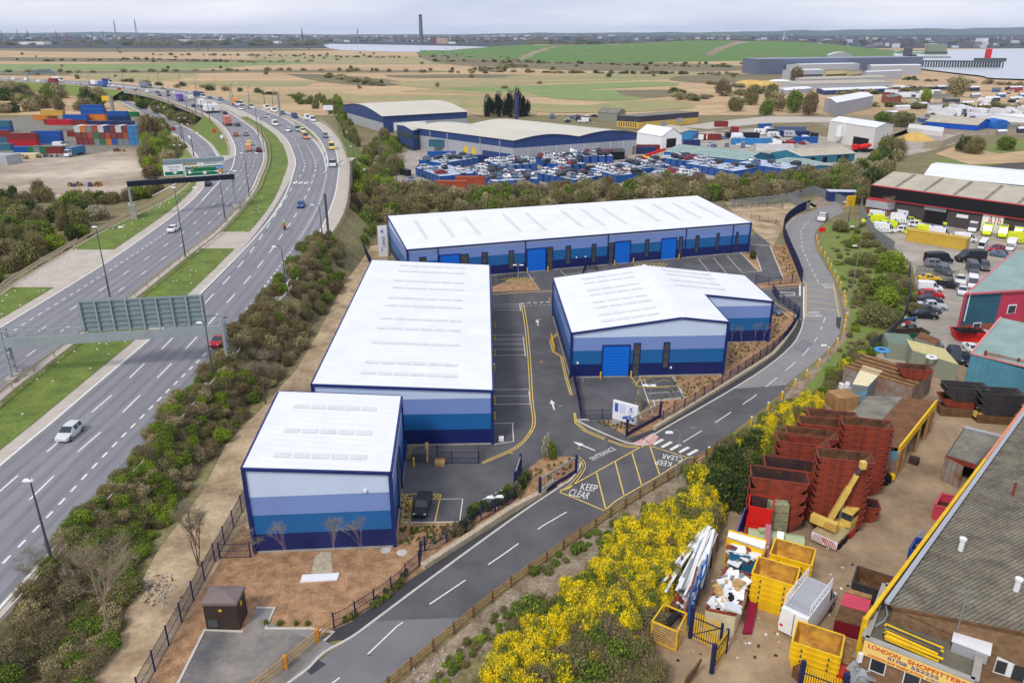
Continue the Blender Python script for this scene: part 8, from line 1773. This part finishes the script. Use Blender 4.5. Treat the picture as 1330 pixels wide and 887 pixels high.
# red / blue bins along the yellow fence
for x,y,l,hh_,m in ((1222,668,'pinkish red cage bin by the yellow fence',1.6,paint((200,70,86))),(1190,722,'blue edged dark trough by the yellow fence',1.2,paint((40,70,150)))): 
    c=tub([(x-12,y+6),(x+6,y+10),(x+14,y-6),(x-3,y-10)],hh_,m,l,cat='bin',name='cage_bin')
mb=MB(); 
for k in range(12): q=W(1186+R.uniform(0,14),706+R.uniform(-6,4),.5); mb.beam(q,q+Vector((R.uniform(.6,2),R.uniform(.6,2),R.uniform(0,.6))),.1,.06,'steel')
mb.build('strip_bundle',label='heap of silvery strips beside the yellow topped fence',cat='strips')
# brick building with the sign
hs=5.8
M0=W(1161,785,hs); M1=W(1248,662,hs); M2=W(1330,836,hs-.1); ed=(M1-M0).normalized(); fd=(M2-M0); fd.z=0; fd.normalize()
t=thing('asbestos_roofed_workshop','large workshop with a weathered grey corrugated roof and brick front, at the lower right','workshop',pt(M0,0)); Lr=64; Wr=26
ed.z=0; ed.normalize(); mb=MB(); c=[pt(M0,0),pt(M0+fd*Wr,0),pt(M0+fd*Wr+ed*Lr,0),pt(M0+ed*Lr,0)]; mb.prism([V2(p) for p in c],0,hs-.15,'brick'); mb.build('wall',t)
mb=MB(); o=-fd*.2-ed*.2; 
cols=26
a_=[]; 
for i in range(2):
    pass
mb.poly([pt(M0+o,hs),pt(M0+fd*Wr+o,hs+3.2),pt(M0+fd*Wr+ed*Lr+o,hs+3.2),pt(M0+ed*Lr+o,hs)],'roof_asbestos'); mb.poly([pt(M0+o,hs-.1),pt(M0+fd*Wr+o,hs+3.1),pt(M0+fd*Wr,0.1)],'brick'); mb.build('roof',t)
mb=MB(); mb.beam(pt(M0-fd*.45,hs),pt(M0-fd*.45+ed*Lr,hs),.35,.25,'cladding_grey'); mb.beam(pt(M0-ed*.3,hs-.05),pt(M0+fd*Wr-ed*.3,hs+3.15),.15,.22,'timber_dark'); mb.build('gutter',t)
for x,y in ((1248,712),(1320,765)):
    q=RP(x,y,pt(M0,hs),(fd*-3.2/Wr+up).normalized()); MB().tube(q-up*.2,q+up*.8,.2,'white',8).tube(q+up*.8,q+up*1.,.28,'white',8).build('roof_vent',t)
q=RP(1316,640,pt(M0,hs),(fd*-3.2/Wr+up).normalized()); MB().tube(q-up*.2,q+up*1.,.12,'rust_red',6).build('roof_vent',t)
q=RP(1245,812,pt(M0,hs),(fd*-3.2/Wr+up).normalized()); q2=AT(1249,783,q.y); MB().tube(q-up*.3,q+up*3,.05,'steel').beam(q+up*2.9+Vector((-.9,0,.1)),q+up*2.9+Vector((.5,0,0)),.04,.04,'steel').build('aerial',t)
nf=Vector((fd.y,-fd.x,0))
def onf(px0,px1,m,nm,off=.06,par=None,dep=.12,A0_=None):
    A_=A0_ or pt(M0,0); a1=RP(*px0,A_,nf);b1=RP(*px1,A_,nf); s0=(a1-A_).dot(fd);s1=(b1-A_).dot(fd); q=A_+fd*((s0+s1)/2)+nf*off; z0,z1=sorted((a1.z,b1.z)); return MB().box((q.x,q.y,z0),(abs(s1-s0),dep,z1-z0),m,rz=math.atan2(fd.y,fd.x)).build(nm,par or t),(A_+fd*s0+nf*off,z0,abs(s1-s0),z1-z0)
f,_=onf((1289,871),(1345,866),'white','window')
for x0,x1,y0,y1 in ((1291,1309,869,859),(1312,1334,878,866)): onf((x0,y0),(x1,y1),'glass','pane',.14,f)
# extension with sign
he=4.6
E0=W(1124,828,he); E1=W(1266,884,he); fe=(E1-E0); fe.z=0; Le=fe.length; fe.normalize(); ne=Vector((fe.y,-fe.x,0)); De=7.
t=thing('sign_fronted_office','flat roofed brick office with a yellow painted sign along its parapet','office',pt(E0,0)); c=[pt(E0,0),pt(E0+fe*Le,0),pt(E0+fe*Le-ne*De,0),pt(E0-ne*De,0)]
MB().prism([V2(p) for p in c],0,he-.5,mat('flat_roof',(116,110,94),.9,var=.15,vs=1,coord='World'),side='brick').build('wall',t); mb=MB()
for i in range(4): a_,b_=c[i],c[(i+1)%4]; mb.beam(a_+up*(he-.25),b_+up*(he-.25),.35,.55,'brick')
mb.build('parapet',t); mb=MB()
for i in range(4): a_,b_=c[i],c[(i+1)%4]; mb.beam(a_+up*(he+.06),b_+up*(he+.06),.5,.08,'concrete')
mb.build('coping',t)
sby=mat('sign_board',(244,208,120),.5,var=.03); sr=mat('sign_red',(206,62,34),.5,var=0); sbl2=mat('sign_bluetext',(56,62,150),.5,var=0); hg=1.3; print('sign',Le)
MB().beam(pt(E0,he-hg/2)+ne*.22,pt(E0+fe*Le,he-hg/2)+ne*.22,.06,hg,sby).build('sign_board',t)
q=pt(E0,he)+ne*.27
for s_,x0,x1,dz,h_,m_ in (('LONDON',.045,.35,.5,.36,sr),('SHOPFITTERS',.42,.94,.5,.36,sr),('01708',.24,.42,.86,.28,sbl2),('552225',.46,.71,.86,.28,sbl2),('LONDON SKIP FABRICATION',.06,.58,1.2,.22,sr),('01708 552225',.61,.78,1.2,.18,sbl2)): text(s_,q+fe*Le*x0-up*dz,fe,up,h_,m_,t,width=Le*(x1-x0),bold=.02)
t_=t
def one(px0,px1,m,nm,off,par=None):
    A_=pt(E0,0); a1=RP(*px0,A_,ne);b1=RP(*px1,A_,ne); s0=(a1-A_).dot(fe);s1=(b1-A_).dot(fe); q_=A_+fe*((s0+s1)/2)+ne*off; z0,z1=sorted((a1.z,b1.z)); return MB().box((q_.x,q_.y,z0),(abs(s1-s0),.12,z1-z0),m,rz=math.atan2(fe.y,fe.x)).build(nm,par or t_)
for x0,y0,x1,y1 in ((1128,868,1154,853),(1171,887,1199,871),(1210,900,1236,888)):
    f=one((x0,y0),(x1,y1),'white','window',.04); one((x0+2.2,y0-1.6),(x1-2,y1+2.2),'glass','pane',.12,f)
q=pt(E0,0)+fe*-.05+ne*.3; MB().box((q.x,q.y,2.6),(.3,.25,.8),'white').build('alarm_box',t)
q=W(1259,845,he-.5); MB().box(q,(2.2,1.6,.9),'cladding_grey',rz=math.atan2(fe.y,fe.x)).box(q+up*.9,(2.4,1.8,.12),'white',rz=math.atan2(fe.y,fe.x)).build('air_unit',label='white air handling box on the flat roof of the sign fronted office',cat='air unit')
for k in range(14):
    a_=W(1148+R.uniform(-2,4),808+k*1.6,he-.2+.12*(k%4)); b_=W(1222+R.uniform(-4,4),838+k*1.6,he-.2+.12*(k%4)); yl_=k%3
    MB().beam(a_,b_,.16,.1,'skip_yellow' if yl_ else 'steel_dark').build('sign_rail',label=('yellow' if yl_ else 'dark grey')+' metal rail in the bundle lying on the flat roof of the office',cat='rail',group='rails on the flat roof: '+('yellow' if yl_ else 'grey'))
q=W(1202,806,hs-1); MB().box((q.x,q.y,he-.4),(3.,.4,1.2),paint((170,196,206)),rz=math.atan2(fd.y,fd.x)).build('skylight_panel',label='pale blue panel against the brick wall above the flat roof',cat='panel')
# yellow topped fence on the party wall
t=thing('yellow_topped_fence','tall sheet fence topped with a long yellow rail beside the weathered roof','fence',W(1130,870)); hf=5.3
a_=W(1124,805,hf); b_=W(1231.7,662,hf); d_=(b_-a_); b2=a_+d_*1.75; b2b=W(1330,530,hf); b2=a_+(b2b-a_)*1.02
mb=MB(); mb.beam(a_,b2.lerp(a_,.35),.28,.34,'skip_yellow'); mb.beam(b2.lerp(a_,.35),b2,.28,.3,paint((226,140,96))); mb.build('top_rail',t); mb=MB(); mb.beam(pt(a_,hf/2),pt(b2,hf/2),.12,hf-.2,'roof_grey'); mb.build('sheet',t); mb=MB(); mb.box(pt(a_,0),(.3,.3,hf+.2),'skip_yellow'); mb.build('end_post',t)
mb=MB(); dn=(b2-a_).normalized(); rn=Vector((dn.y,-dn.x,0))
P_=[a_.lerp(b2,i/60)+rn*(.7+.35*math.sin(i*1.1))+up*(.2*math.sin(i*.9)-.1) for i in range(61)]
for i in range(60): mb.tube(P_[i],P_[i+1],.05,'steel',4)
mb.build('loose_cable',label='loose grey cable and wire strung beside the yellow rail',cat='cable')
mb=MB()
for i in range(40): q=a_.lerp(b2,i/40); mb.box(pt(q,hf-1.2)+rn*.12,(.1,.1,1.2),'steel_dark')
mb.build('stake',t)
# yellow cabin at the road end
t=thing('blue_cabin','dark blue cabin with a white sign beyond the road end','cabin',W(1092,262)); c=W(1092,261); MB().box(c,(8.,2.8,2.8),cN and paint(cN),rz=-.12).build('body',t); MB().box(c+up*2.8,(8.2,3.,.15),'container_roof',rz=-.12).build('roof',t); MB().box(W(1104,268),(2.6,.5,2.9),'skip_yellow',rz=.3).build('yellow_board',label='bright yellow upright board beside the dark blue cabin',cat='board')
vehicle('tipper_truck',W(1068,286),rad(-118),(236,236,236),'white tipper truck driving down the bend of the service road',None,1.05); vehicle('saloon_car',W(549,660),rad(-93),(36,38,44),'black car in the yellow hatched bay east of the nearest unit',None,.88); vehicle('hatchback',W(1004,407),rad(-60),(90,96,110),'dark car tucked behind the low wing of the L-shaped unit',None,.9)
mb=MB(); q=W(1067.5,301); mb.box(q,(1.5,.3,1.),'red_bin'); mb.build('red_sign',label='small red sign board on the grass at the road bend',cat='sign')
for x,y in ((1107,296),(1109,343)): MB().box(W(x,y),(.9,.7,.5),'white',top=.5).build('litter_bag',label='white litter bag on the green bank'+(' near the road end' if y<300 else ' half way down'),cat='bag')
for i,(x,y,h_,l) in enumerate(((1150,300,9,'bare leafless tree among the ambulances'),)): bare_tree(W(x,y),h_,l,lev=4,spread=.45)
# ---------- vegetation
def zr(p):   # height of the embankment surface on the right of the motorway
    x,y=p[0],p[1]; d=x-RO(y); z0=zm(y) if y<250 else 0
    return max(0,z0-d/1.2)-.1 if d>=0 else z0
def zl(p):
    x,y=p[0],p[1]; d=LB(y)-x; z0=zm(y); return max(0,z0-d/2)-.1
it=[]
# right slope between motorway and estate: colours by zone
it+=fill([(-60,960),(30,830),(90,745),(140,700),(165,720),(175,760),(150,830),(110,900),(40,990)],130,(.8,1.5),(.6,1.2),['brown','brown','olive','green','tan'],zr)
it+=fill([(85,740),(150,665),(215,600),(250,610),(230,660),(200,700),(170,740),(130,760)],140,(.7,1.5),(.6,1.2),['green','bright','olive','green','brown','tan'],zr)
it+=fill([(200,600),(240,545),(285,500),(340,500),(330,530),(290,575),(240,620)],110,(.8,1.6),(.7,1.4),['olive','green','bright','brown','brown','tan'],zr)
it+=fill([(280,500),(315,455),(340,432),(390,430),(395,455),(370,485),(330,520),(300,525)],110,(.9,1.7),(.8,1.6),['brown','brown','tan','rust','olive'],zr)
it+=fill([(325,440),(372,385),(400,345),(440,335),(448,350),(440,375),(420,405),(395,440),(360,455)],130,(.9,1.7),(.8,1.7),['brown','brown','olive','green','rust','tan'],zr)
scrub('scrub','%s'%'' or it,'tangled brown and green scrub covering the bank between motorway and estate','scrub') if False else scrub('scrub',it,'tangled brown and green scrub covering the bank between motorway and estate','scrub')
it=[]
for poly,n,ks in (([(455,250),(470,200),(440,130),(425,138),(450,175),(462,215),(460,262)],36,['green','olive','bright']),([(458,262),(470,215),(500,175),(520,200),(520,245),(500,262),(480,310),(455,312)],75,['olive','green','brown','bright']),([(370,128),(420,130),(450,140),(445,155),(400,142)],26,['olive','green'])):
    it+=fill(poly,n,(1.6,3.),(2.,4.5),ks)
it+=fill([(450,300),(485,272),(497,285),(486,316),(447,336),(440,322)],26,(1.,1.9),(1.2,2.4),['olive','green','brown','bright'])
scrub('scrub',it,'green and brown scrub on the slope beyond the right slip road','scrub',.7)
it=fill([(500,250),(640,254),(760,246),(860,243),(960,238),(1040,234),(1085,226),(1120,232),(1125,256),(1080,255),(1060,248),(1030,258),(960,264),(905,262),(760,268),(560,284),(505,290),(485,280)],290,(1.9,3.4),(2.,3.9),['olive','brown','brown','green','tan','olive','rust'],dmin=.5)
it+=fill([(1085,226),(1120,212),(1165,208),(1165,224),(1130,245),(1122,262),(1095,255)],50,(2.,3.6),(2.4,4.6),['olive','tan','green','dark'])
scrub('scrub',it,'long belt of brown and olive scrub between the estate and the blue container yard','scrub',.5)
it=fill([(-60,345),(-60,262),(60,252),(130,262),(165,258),(205,245),(215,255),(170,280),(130,300),(60,335),(0,378),(-60,420)],80,(1.8,3.4),(2.,4.2),['olive','green','brown','olive','dark'],zl)
scrub('scrub',it,'olive scrub between the dirt yard and the left crash barrier','scrub',.8)
it=fill([(-60,150),(-60,112),(60,116),(110,122),(140,135),(150,146),(110,146),(60,148)],60,(4,8),(4,8),['olive','brown','tan','green','dark'])
scrub('scrub',it,'rounded brown and olive thickets left of the far motorway','scrub',.4)
sheet('field',[(65,112),(110,118),(140,126),(150,132),(120,130),(90,122)],.5,'field_green'); sheet('field',[(-60,120),(0,119),(45,125),(60,133),(20,135),(-60,136)],.5,'reed')
it=fill([(185,205),(195,190),(200,168),(212,172),(228,190),(244,208),(252,228),(240,236),(212,240),(190,232)],46,(2.2,4.2),(3,6),['olive','rust','bright','green','tan','brown'])
scrub('scrub',it,'brown and green thicket between the container yard and the left slip road','scrub',.7)
it=fill([(150,128),(178,128),(215,146),(245,160),(270,165),(264,172),(235,163),(210,152),(180,140)],34,(2.4,4.5),(2.4,4.5),['olive','green','brown','dark'],lambda p:1.)
scrub('scrub',it,'dark green bushes under and beside the viaduct','scrub',.5)
# gorse bank
def zg(p): return 0.
it=fill([(620,905),(655,850),(700,815),(760,765),(820,725),(865,700),(920,692),(918,705),(880,745),(860,780),(825,800),(790,820),(740,850),(690,880),(650,910)],75,(.9,1.5),(1.3,2.1),['gorse'],dmin=.35)+fill([(780,740),(870,672),(925,668),(925,700),(870,700),(800,730)],26,(.9,1.4),(1.2,2.),['gorse'],dmin=.35)+fill([(955,594),(1040,526),(1062,530),(1010,578),(975,602)],24,(.8,1.3),(1.,1.7),['gorse'],dmin=.35)
it+=fill([(610,905),(635,868),(662,835),(712,790),(760,752),(805,725),(858,702),(905,695),(925,705),(890,740),(870,780),(845,800),(820,830),(790,860),(760,890),(740,930),(600,930)],90,(.9,1.6),(1.1,2.),['gorse','gorse','gorse2','gorse','brown','gorse','green'])
it+=fill([(785,870),(830,820),(850,800),(880,740),(870,760),(850,850),(850,880),(790,960),(700,960),(730,900)],26,(1.,1.8),(1.,2.),['brown','brown','olive'])
it+=fill([(690,900),(760,850),(830,850),(870,890),(860,960),(700,960)],24,(1.2,1.9),(1.2,2.2),['brown','olive','brown','green'])
it+=fill([(770,738),(815,700),(865,670),(905,655),(935,660),(925,695),(860,695),(805,715)],34,(1.,1.7),(1.2,2.4),['gorse','gorse','gorse2','olive'])
it+=fill([(900,630),(940,598),(985,572),(1000,590),(985,620),(960,640),(940,650)],26,(1.1,1.8),(1.4,2.6),['olive','green','dark','brown','gorse2'])
it+=fill([(950,592),(990,556),(1035,524),(1062,524),(1050,545),(1005,578),(975,602)],44,(.8,1.4),(1.,1.9),['gorse','gorse','gorse2','olive','green'])
scrub('gorse_bank',it,'bank of yellow flowering gorse mixed with brown scrub between road and skip yard','gorse')
it=fill([(925,625),(950,605),(985,600),(985,640),(965,668),(935,660)],16,(1.3,2.),(2.,3.4),['dark','green','dark'])
scrub('scrub',it,'dark green thicket at the foot of the front left skip stack','scrub')
it=fill([(560,905),(600,870),(650,820),(700,785),(690,775),(640,800),(590,850),(545,900)],34,(.3,.7),(.2,.6),['green','olive','bright'],dmin=1.4)+fill([(700,750),(790,700),(860,660),(840,655),(760,700),(690,745)],26,(.3,.7),(.2,.7),['green','olive'],dmin=1.4)
scrub('weeds',it,'low green weeds on the gravel verge behind the timber fence','weeds',.3)
it=fill([(1075,330),(1090,300),(1120,290),(1150,330),(1180,370),(1185,400),(1160,445),(1105,470),(1060,515),(1020,530),(1050,500),(1095,450),(1105,400),(1085,350)],120,(.4,1.),(.25,.8),['green','olive','bright','brown'],dmin=1.)
scrub('ground_cover',it,'rough tufts of green and brown growth on the roadside bank','undergrowth',.4)
it=fill([(1105,300),(1130,300),(1160,335),(1185,372),(1190,400),(1165,440),(1120,470),(1085,495),(1110,455),(1118,400),(1100,350)],46,(.9,1.7),(.7,1.3),['olive','green','bright','olive'])+fill([(1000,580),(1035,545),(1075,500),(1110,470),(1130,462),(1120,480),(1085,500),(1060,525),(1020,570)],32,(.8,1.4),(.8,1.6),['olive','green','brown','gorse2'])
scrub('scrub',it,'low scrub climbing from the gorse to the corrugated store','scrub',.6)
# distinct bushes and trees
for x,y,r,h_,k,l in ((1160,352,3.4,3.4,'bright','bright green rounded bush at the top of the bank, beside the parked car yard'),(1142,386,3.6,3.4,'green','large mid green bush below the brightest one on the bank'),(1150,398,3.,3.,'bright','yellow-green bush in the middle of the group beside the palisade'),(1140,422,3.3,3.,'olive','dull olive bush just below the yellow-green one'),(1125,345,2.4,2.4,'olive','smaller olive bush left of the bright green one'),(1090,300,2.6,2.4,'olive','brown-olive bush beside the white tipper truck'),(1175,378,2.2,2.2,'brown','brown leafless bush against the palisade fence'),(1118,265,3.,4.4,'olive','tall olive bush beside the yellow board'),
 (940,655,2.3,3.2,'dark','dark green bush right beside the red bins'),(688,810,1.9,2.4,'green','grey-green dome of a bush within the gorse, toward the road'),(30,300,4.8,5.4,'olive','large round olive bush near the left edge'),(20,305,3.6,4.,'green','green bush at the left edge behind the round olive one'),(95,275,4.,4.6,'green','wide green bush before the dirt yard'),(75,325,2.6,3.,'bright','vivid green bush amid the left scrub'),(130,285,3.4,3.2,'blossom','white blossoming bush beside the double lamp at the left barrier'),(180,258,3.4,4.,'bright','bright green bush at the left leg of the green sign gantry'),(640,258,3.6,4.,'tan','pale yellow-green willow bush left of centre in the belt behind the terrace'),(590,262,3.4,3.8,'tan','second pale willow bush further left in the belt'),(847,240,3.,3.4,'blossom','pale blossoming tree rising from the belt before the car yard'),(540,262,3.2,3.6,'olive','rounded olive bush above the totem sign'),(1085,240,4.,4.6,'green','rounded green bush in the belt above the road end')):
    z=zl((W(x,y).x,W(x,y).y)) if x<200 else 0; p=W(x,y); bush(p,r,h_,k,l)
for x,y,r,h_,k,l in ((195,190,7,12,'rust','tall rust-brown leafing tree behind the end-on container stacks'),(205,210,5.,8,'bright','bright green tree below the rust-brown one'),(222,225,5.,7.5,'tan','cream-green blossoming tree above the green sign'),(1150,206,6,8,'olive','brown-olive tree in front of the works yard wall'),(1165,204,5,7,'brown','bare brown tree right of the olive one by the works yard'),(1201,135,6,9,'bright','yellow-green willow behind the white cube building'),(1240,126,11,14,'tan','large olive-yellow willow right of the smaller willow'),(975,137,8,11,'olive','olive tree at the left of the roadside row near the tan heaps'),(1010,145,8,11,'tan','yellow-olive tree in the roadside row'),(1030,147,8,12,'green','green tree in the roadside row'),(1050,150,8,12,'rust','russet tree at the right end of the roadside row'),(940,125,9,11,'rust','russet tree standing at the marsh edge'),(1033,107,9,13,'rust','orange-brown tree before the pale block with ribbon windows'),(955,145,8,8,'olive','dark olive tree left of the roadside row'),(995,150,7,8,'green','lower green tree before the roadside row'),(1000,130,8,10,'olive','olive tree behind the roadside row'),(1305,195,6,5,'green','green tree on the field at the right edge'),(1265,200,6,6,'olive','olive tree on the field below the pale block wall'),(1250,197,5,5.5,'dark','dark green tree beside the olive one on the right field'),(1170,165,8,7,'olive','dark olive tree left of the bright blue shed'),(1150,162,7,6,'green','green tree beside the silos')):
    tree(W(x,y),r*.8,h_,k,l,trunk=.12)
for i,(x,y,h_) in enumerate(((633,152,12),(640,150,9),(648,152,13),(656,151,10),(663,153,14),(671,150,15),(677,152,12),(683,151,9))):
    p=W(x,y); t=thing('conifer_tree','dark conifer in the dense clump beside the blue flue stack','tree',p,'conifer clump behind the largest warehouse'); MB().tube(p,p+up*h_*.8,.4,'bark',6,.1).build('trunk',t); o=bpy.data.objects.new('crown',bush_mesh('conifer',R.randrange(3))); COL.objects.link(o); o.parent=t; o.scale=(3.3,3.3,h_/1.15); o.location=(0,0,.5)
bare_tree(W(258,735),6.4,'bare slender tree with two stems standing on the dirt path',lev=4,spread=.35,stems=3)
bare_tree(W(139,816),9.5,'tall bare lichen-pale tree in the scrub below the motorway',bark='bark_pale',lev=5,spread=.42,stems=2,tw=5); bare_tree(W(95,790),4.4,'bare brown tree on the slope left of the pale lichen tree',lev=4,spread=.55,stems=3,tw=7)
bare_tree(W(345,525),6.5,'bare brown tree at the top of the slope behind the nearest unit',lev=5,spread=.5,stems=3,tw=7); bare_tree(W(515,235),9.,'bare tree on the bank beside the container yard entrance',lev=5,spread=.5,stems=3,tw=7); bare_tree(W(498,222),9.,'bare tree just up the bank from the entrance tree',lev=5,spread=.5,stems=3,tw=7)
bare_tree(W(70,765),5.,'low bare russet bush overhanging the near kerb by the street lamp',lev=4,spread=.8,stems=4,tw=9)
# marsh hedges and far trees
it=[]
def line(px,n,rr,hh,ks,jit=3.):
    global it
    P=[W(*a) for a in px]; 
    L=sum((b-a).length for a,b in zip(P,P[1:]))
    for q,_ in along(P,L/n*1.5): it.append((q+Vector((R.uniform(-jit,jit),R.uniform(-jit,jit),0)),R.uniform(*rr),R.uniform(*hh),R.choice(ks)))
for px,n in (([(620,93),(700,95),(800,96),(960,98)],80),([(560,80),(700,82),(850,86),(960,88)],70),([(60,80),(200,78),(330,82),(420,80)],60),([(200,72),(350,73),(540,76)],60),([(550,75),(620,72),(700,83),(900,84),(990,84)],70),([(0,94),(100,95),(330,92),(480,93),(640,96)],50),([(425,100),(450,104),(480,110),(492,112)],36),([(650,84),(690,88)],24),([(620,92),(668,88)],30),([(150,107),(300,118),(400,128)],26),([(930,110),(1000,118),(960,125),(900,130)],30),([(880,122),(900,132)],12),([(1090,125),(1150,122),(1190,118)],26),([(1180,104),(1240,108),(1330,112)],24),([(1150,140),(1220,142),(1330,144)],40)): line(px,n,(3,7),(1.6,4.2),['olive','dark','tan','brown'],8)
for k in range(120):
    x=R.uniform(-50,980); y=R.choice([R.uniform(64,80),R.uniform(72,118)]); 
    if 120<x<460 and y>104: continue
    it.append((W(x,y),R.uniform(2,5),R.uniform(2,4.5),R.choice(['olive','dark','brown'])))
scrub('marsh_bushes',it,'scattered dark bushes and hedges across the tan marsh','marsh bushes',.09)
it=[]
for k in range(700):
    x=R.uniform(-60,1400); y=R.uniform(48.5,60) 
    if 430<x<690 and y>55: continue
    if x>1040 and y>56: continue
    p=W(x,y); s=p.y/1000; it.append((p,R.uniform(16,34)*(.5+s*.22),R.uniform(6,11),R.choice(['dark','olive','brown'])))
scrub('far_woods',it,'far-off dark woodland along the horizon plain','woods',.05)
# reeds / tufts on mulch and litter on verges
mb=MB()
for k in range(90):
    r_=R.choice([LB]); Y=R.uniform(75,200); x=R.uniform(0,1); xx=LB(Y)+.6+x*(L0(Y)-LB(Y)-3); mb.box((xx,Y,zm(Y)+.06),(.22,.2,.1),'white',rz=R.uniform(0,3))
for k in range(60):
    Y=R.uniform(78,200); x=R.uniform(.15,.75); xx=L1(Y)*(1-x)+L2(Y)*x; mb.box((xx,Y,zm(Y)+.06),(.2,.18,.08),'white',rz=R.uniform(0,3))
mb.build('litter',label='scattered white litter on the grass verges of the motorway',cat='litter',kind='stuff')
mb=MB()
P_=[W(*a) for a in ((175,765),(190,745),(215,745),(225,775),(205,790),(185,785))]
for k in range(260):
    x=R.gauss(202,15); y=R.gauss(768,11); q=W(x,y); s=R.uniform(.06,.25); mb.box(q+up*.02,(s,s*.8,s*.6),R.choice(['stone_wall','kerb','concrete','brick']),rz=R.uniform(0,3),top=.6)
for k in range(300):
    s=R.random(); q=W(520+s*420+R.uniform(-4,34),880-s*270+R.uniform(-6,24)); ss=R.uniform(.06,.22); mb.box(q+up*.03,(ss,ss*.8,ss*.6),R.choice(['stone_wall','kerb','brick']),rz=R.uniform(0,3),top=.6)
mb.build('rubble',label='scattered pale stones and rubble on the dirt path and roadside verge',cat='rubble',kind='stuff')
mb=MB()
for k in range(120):
    q=W(R.uniform(860,1110),R.uniform(690,860)); s=R.uniform(.08,.3); mb.box(q+up*.05,(s,s*.7,.05),R.choice(['white','kerb','timber','rust_dark']),rz=R.uniform(0,3))
mb.build('yard_litter',label='small scraps of litter strewn over the skip yard ground',cat='litter',kind='stuff')
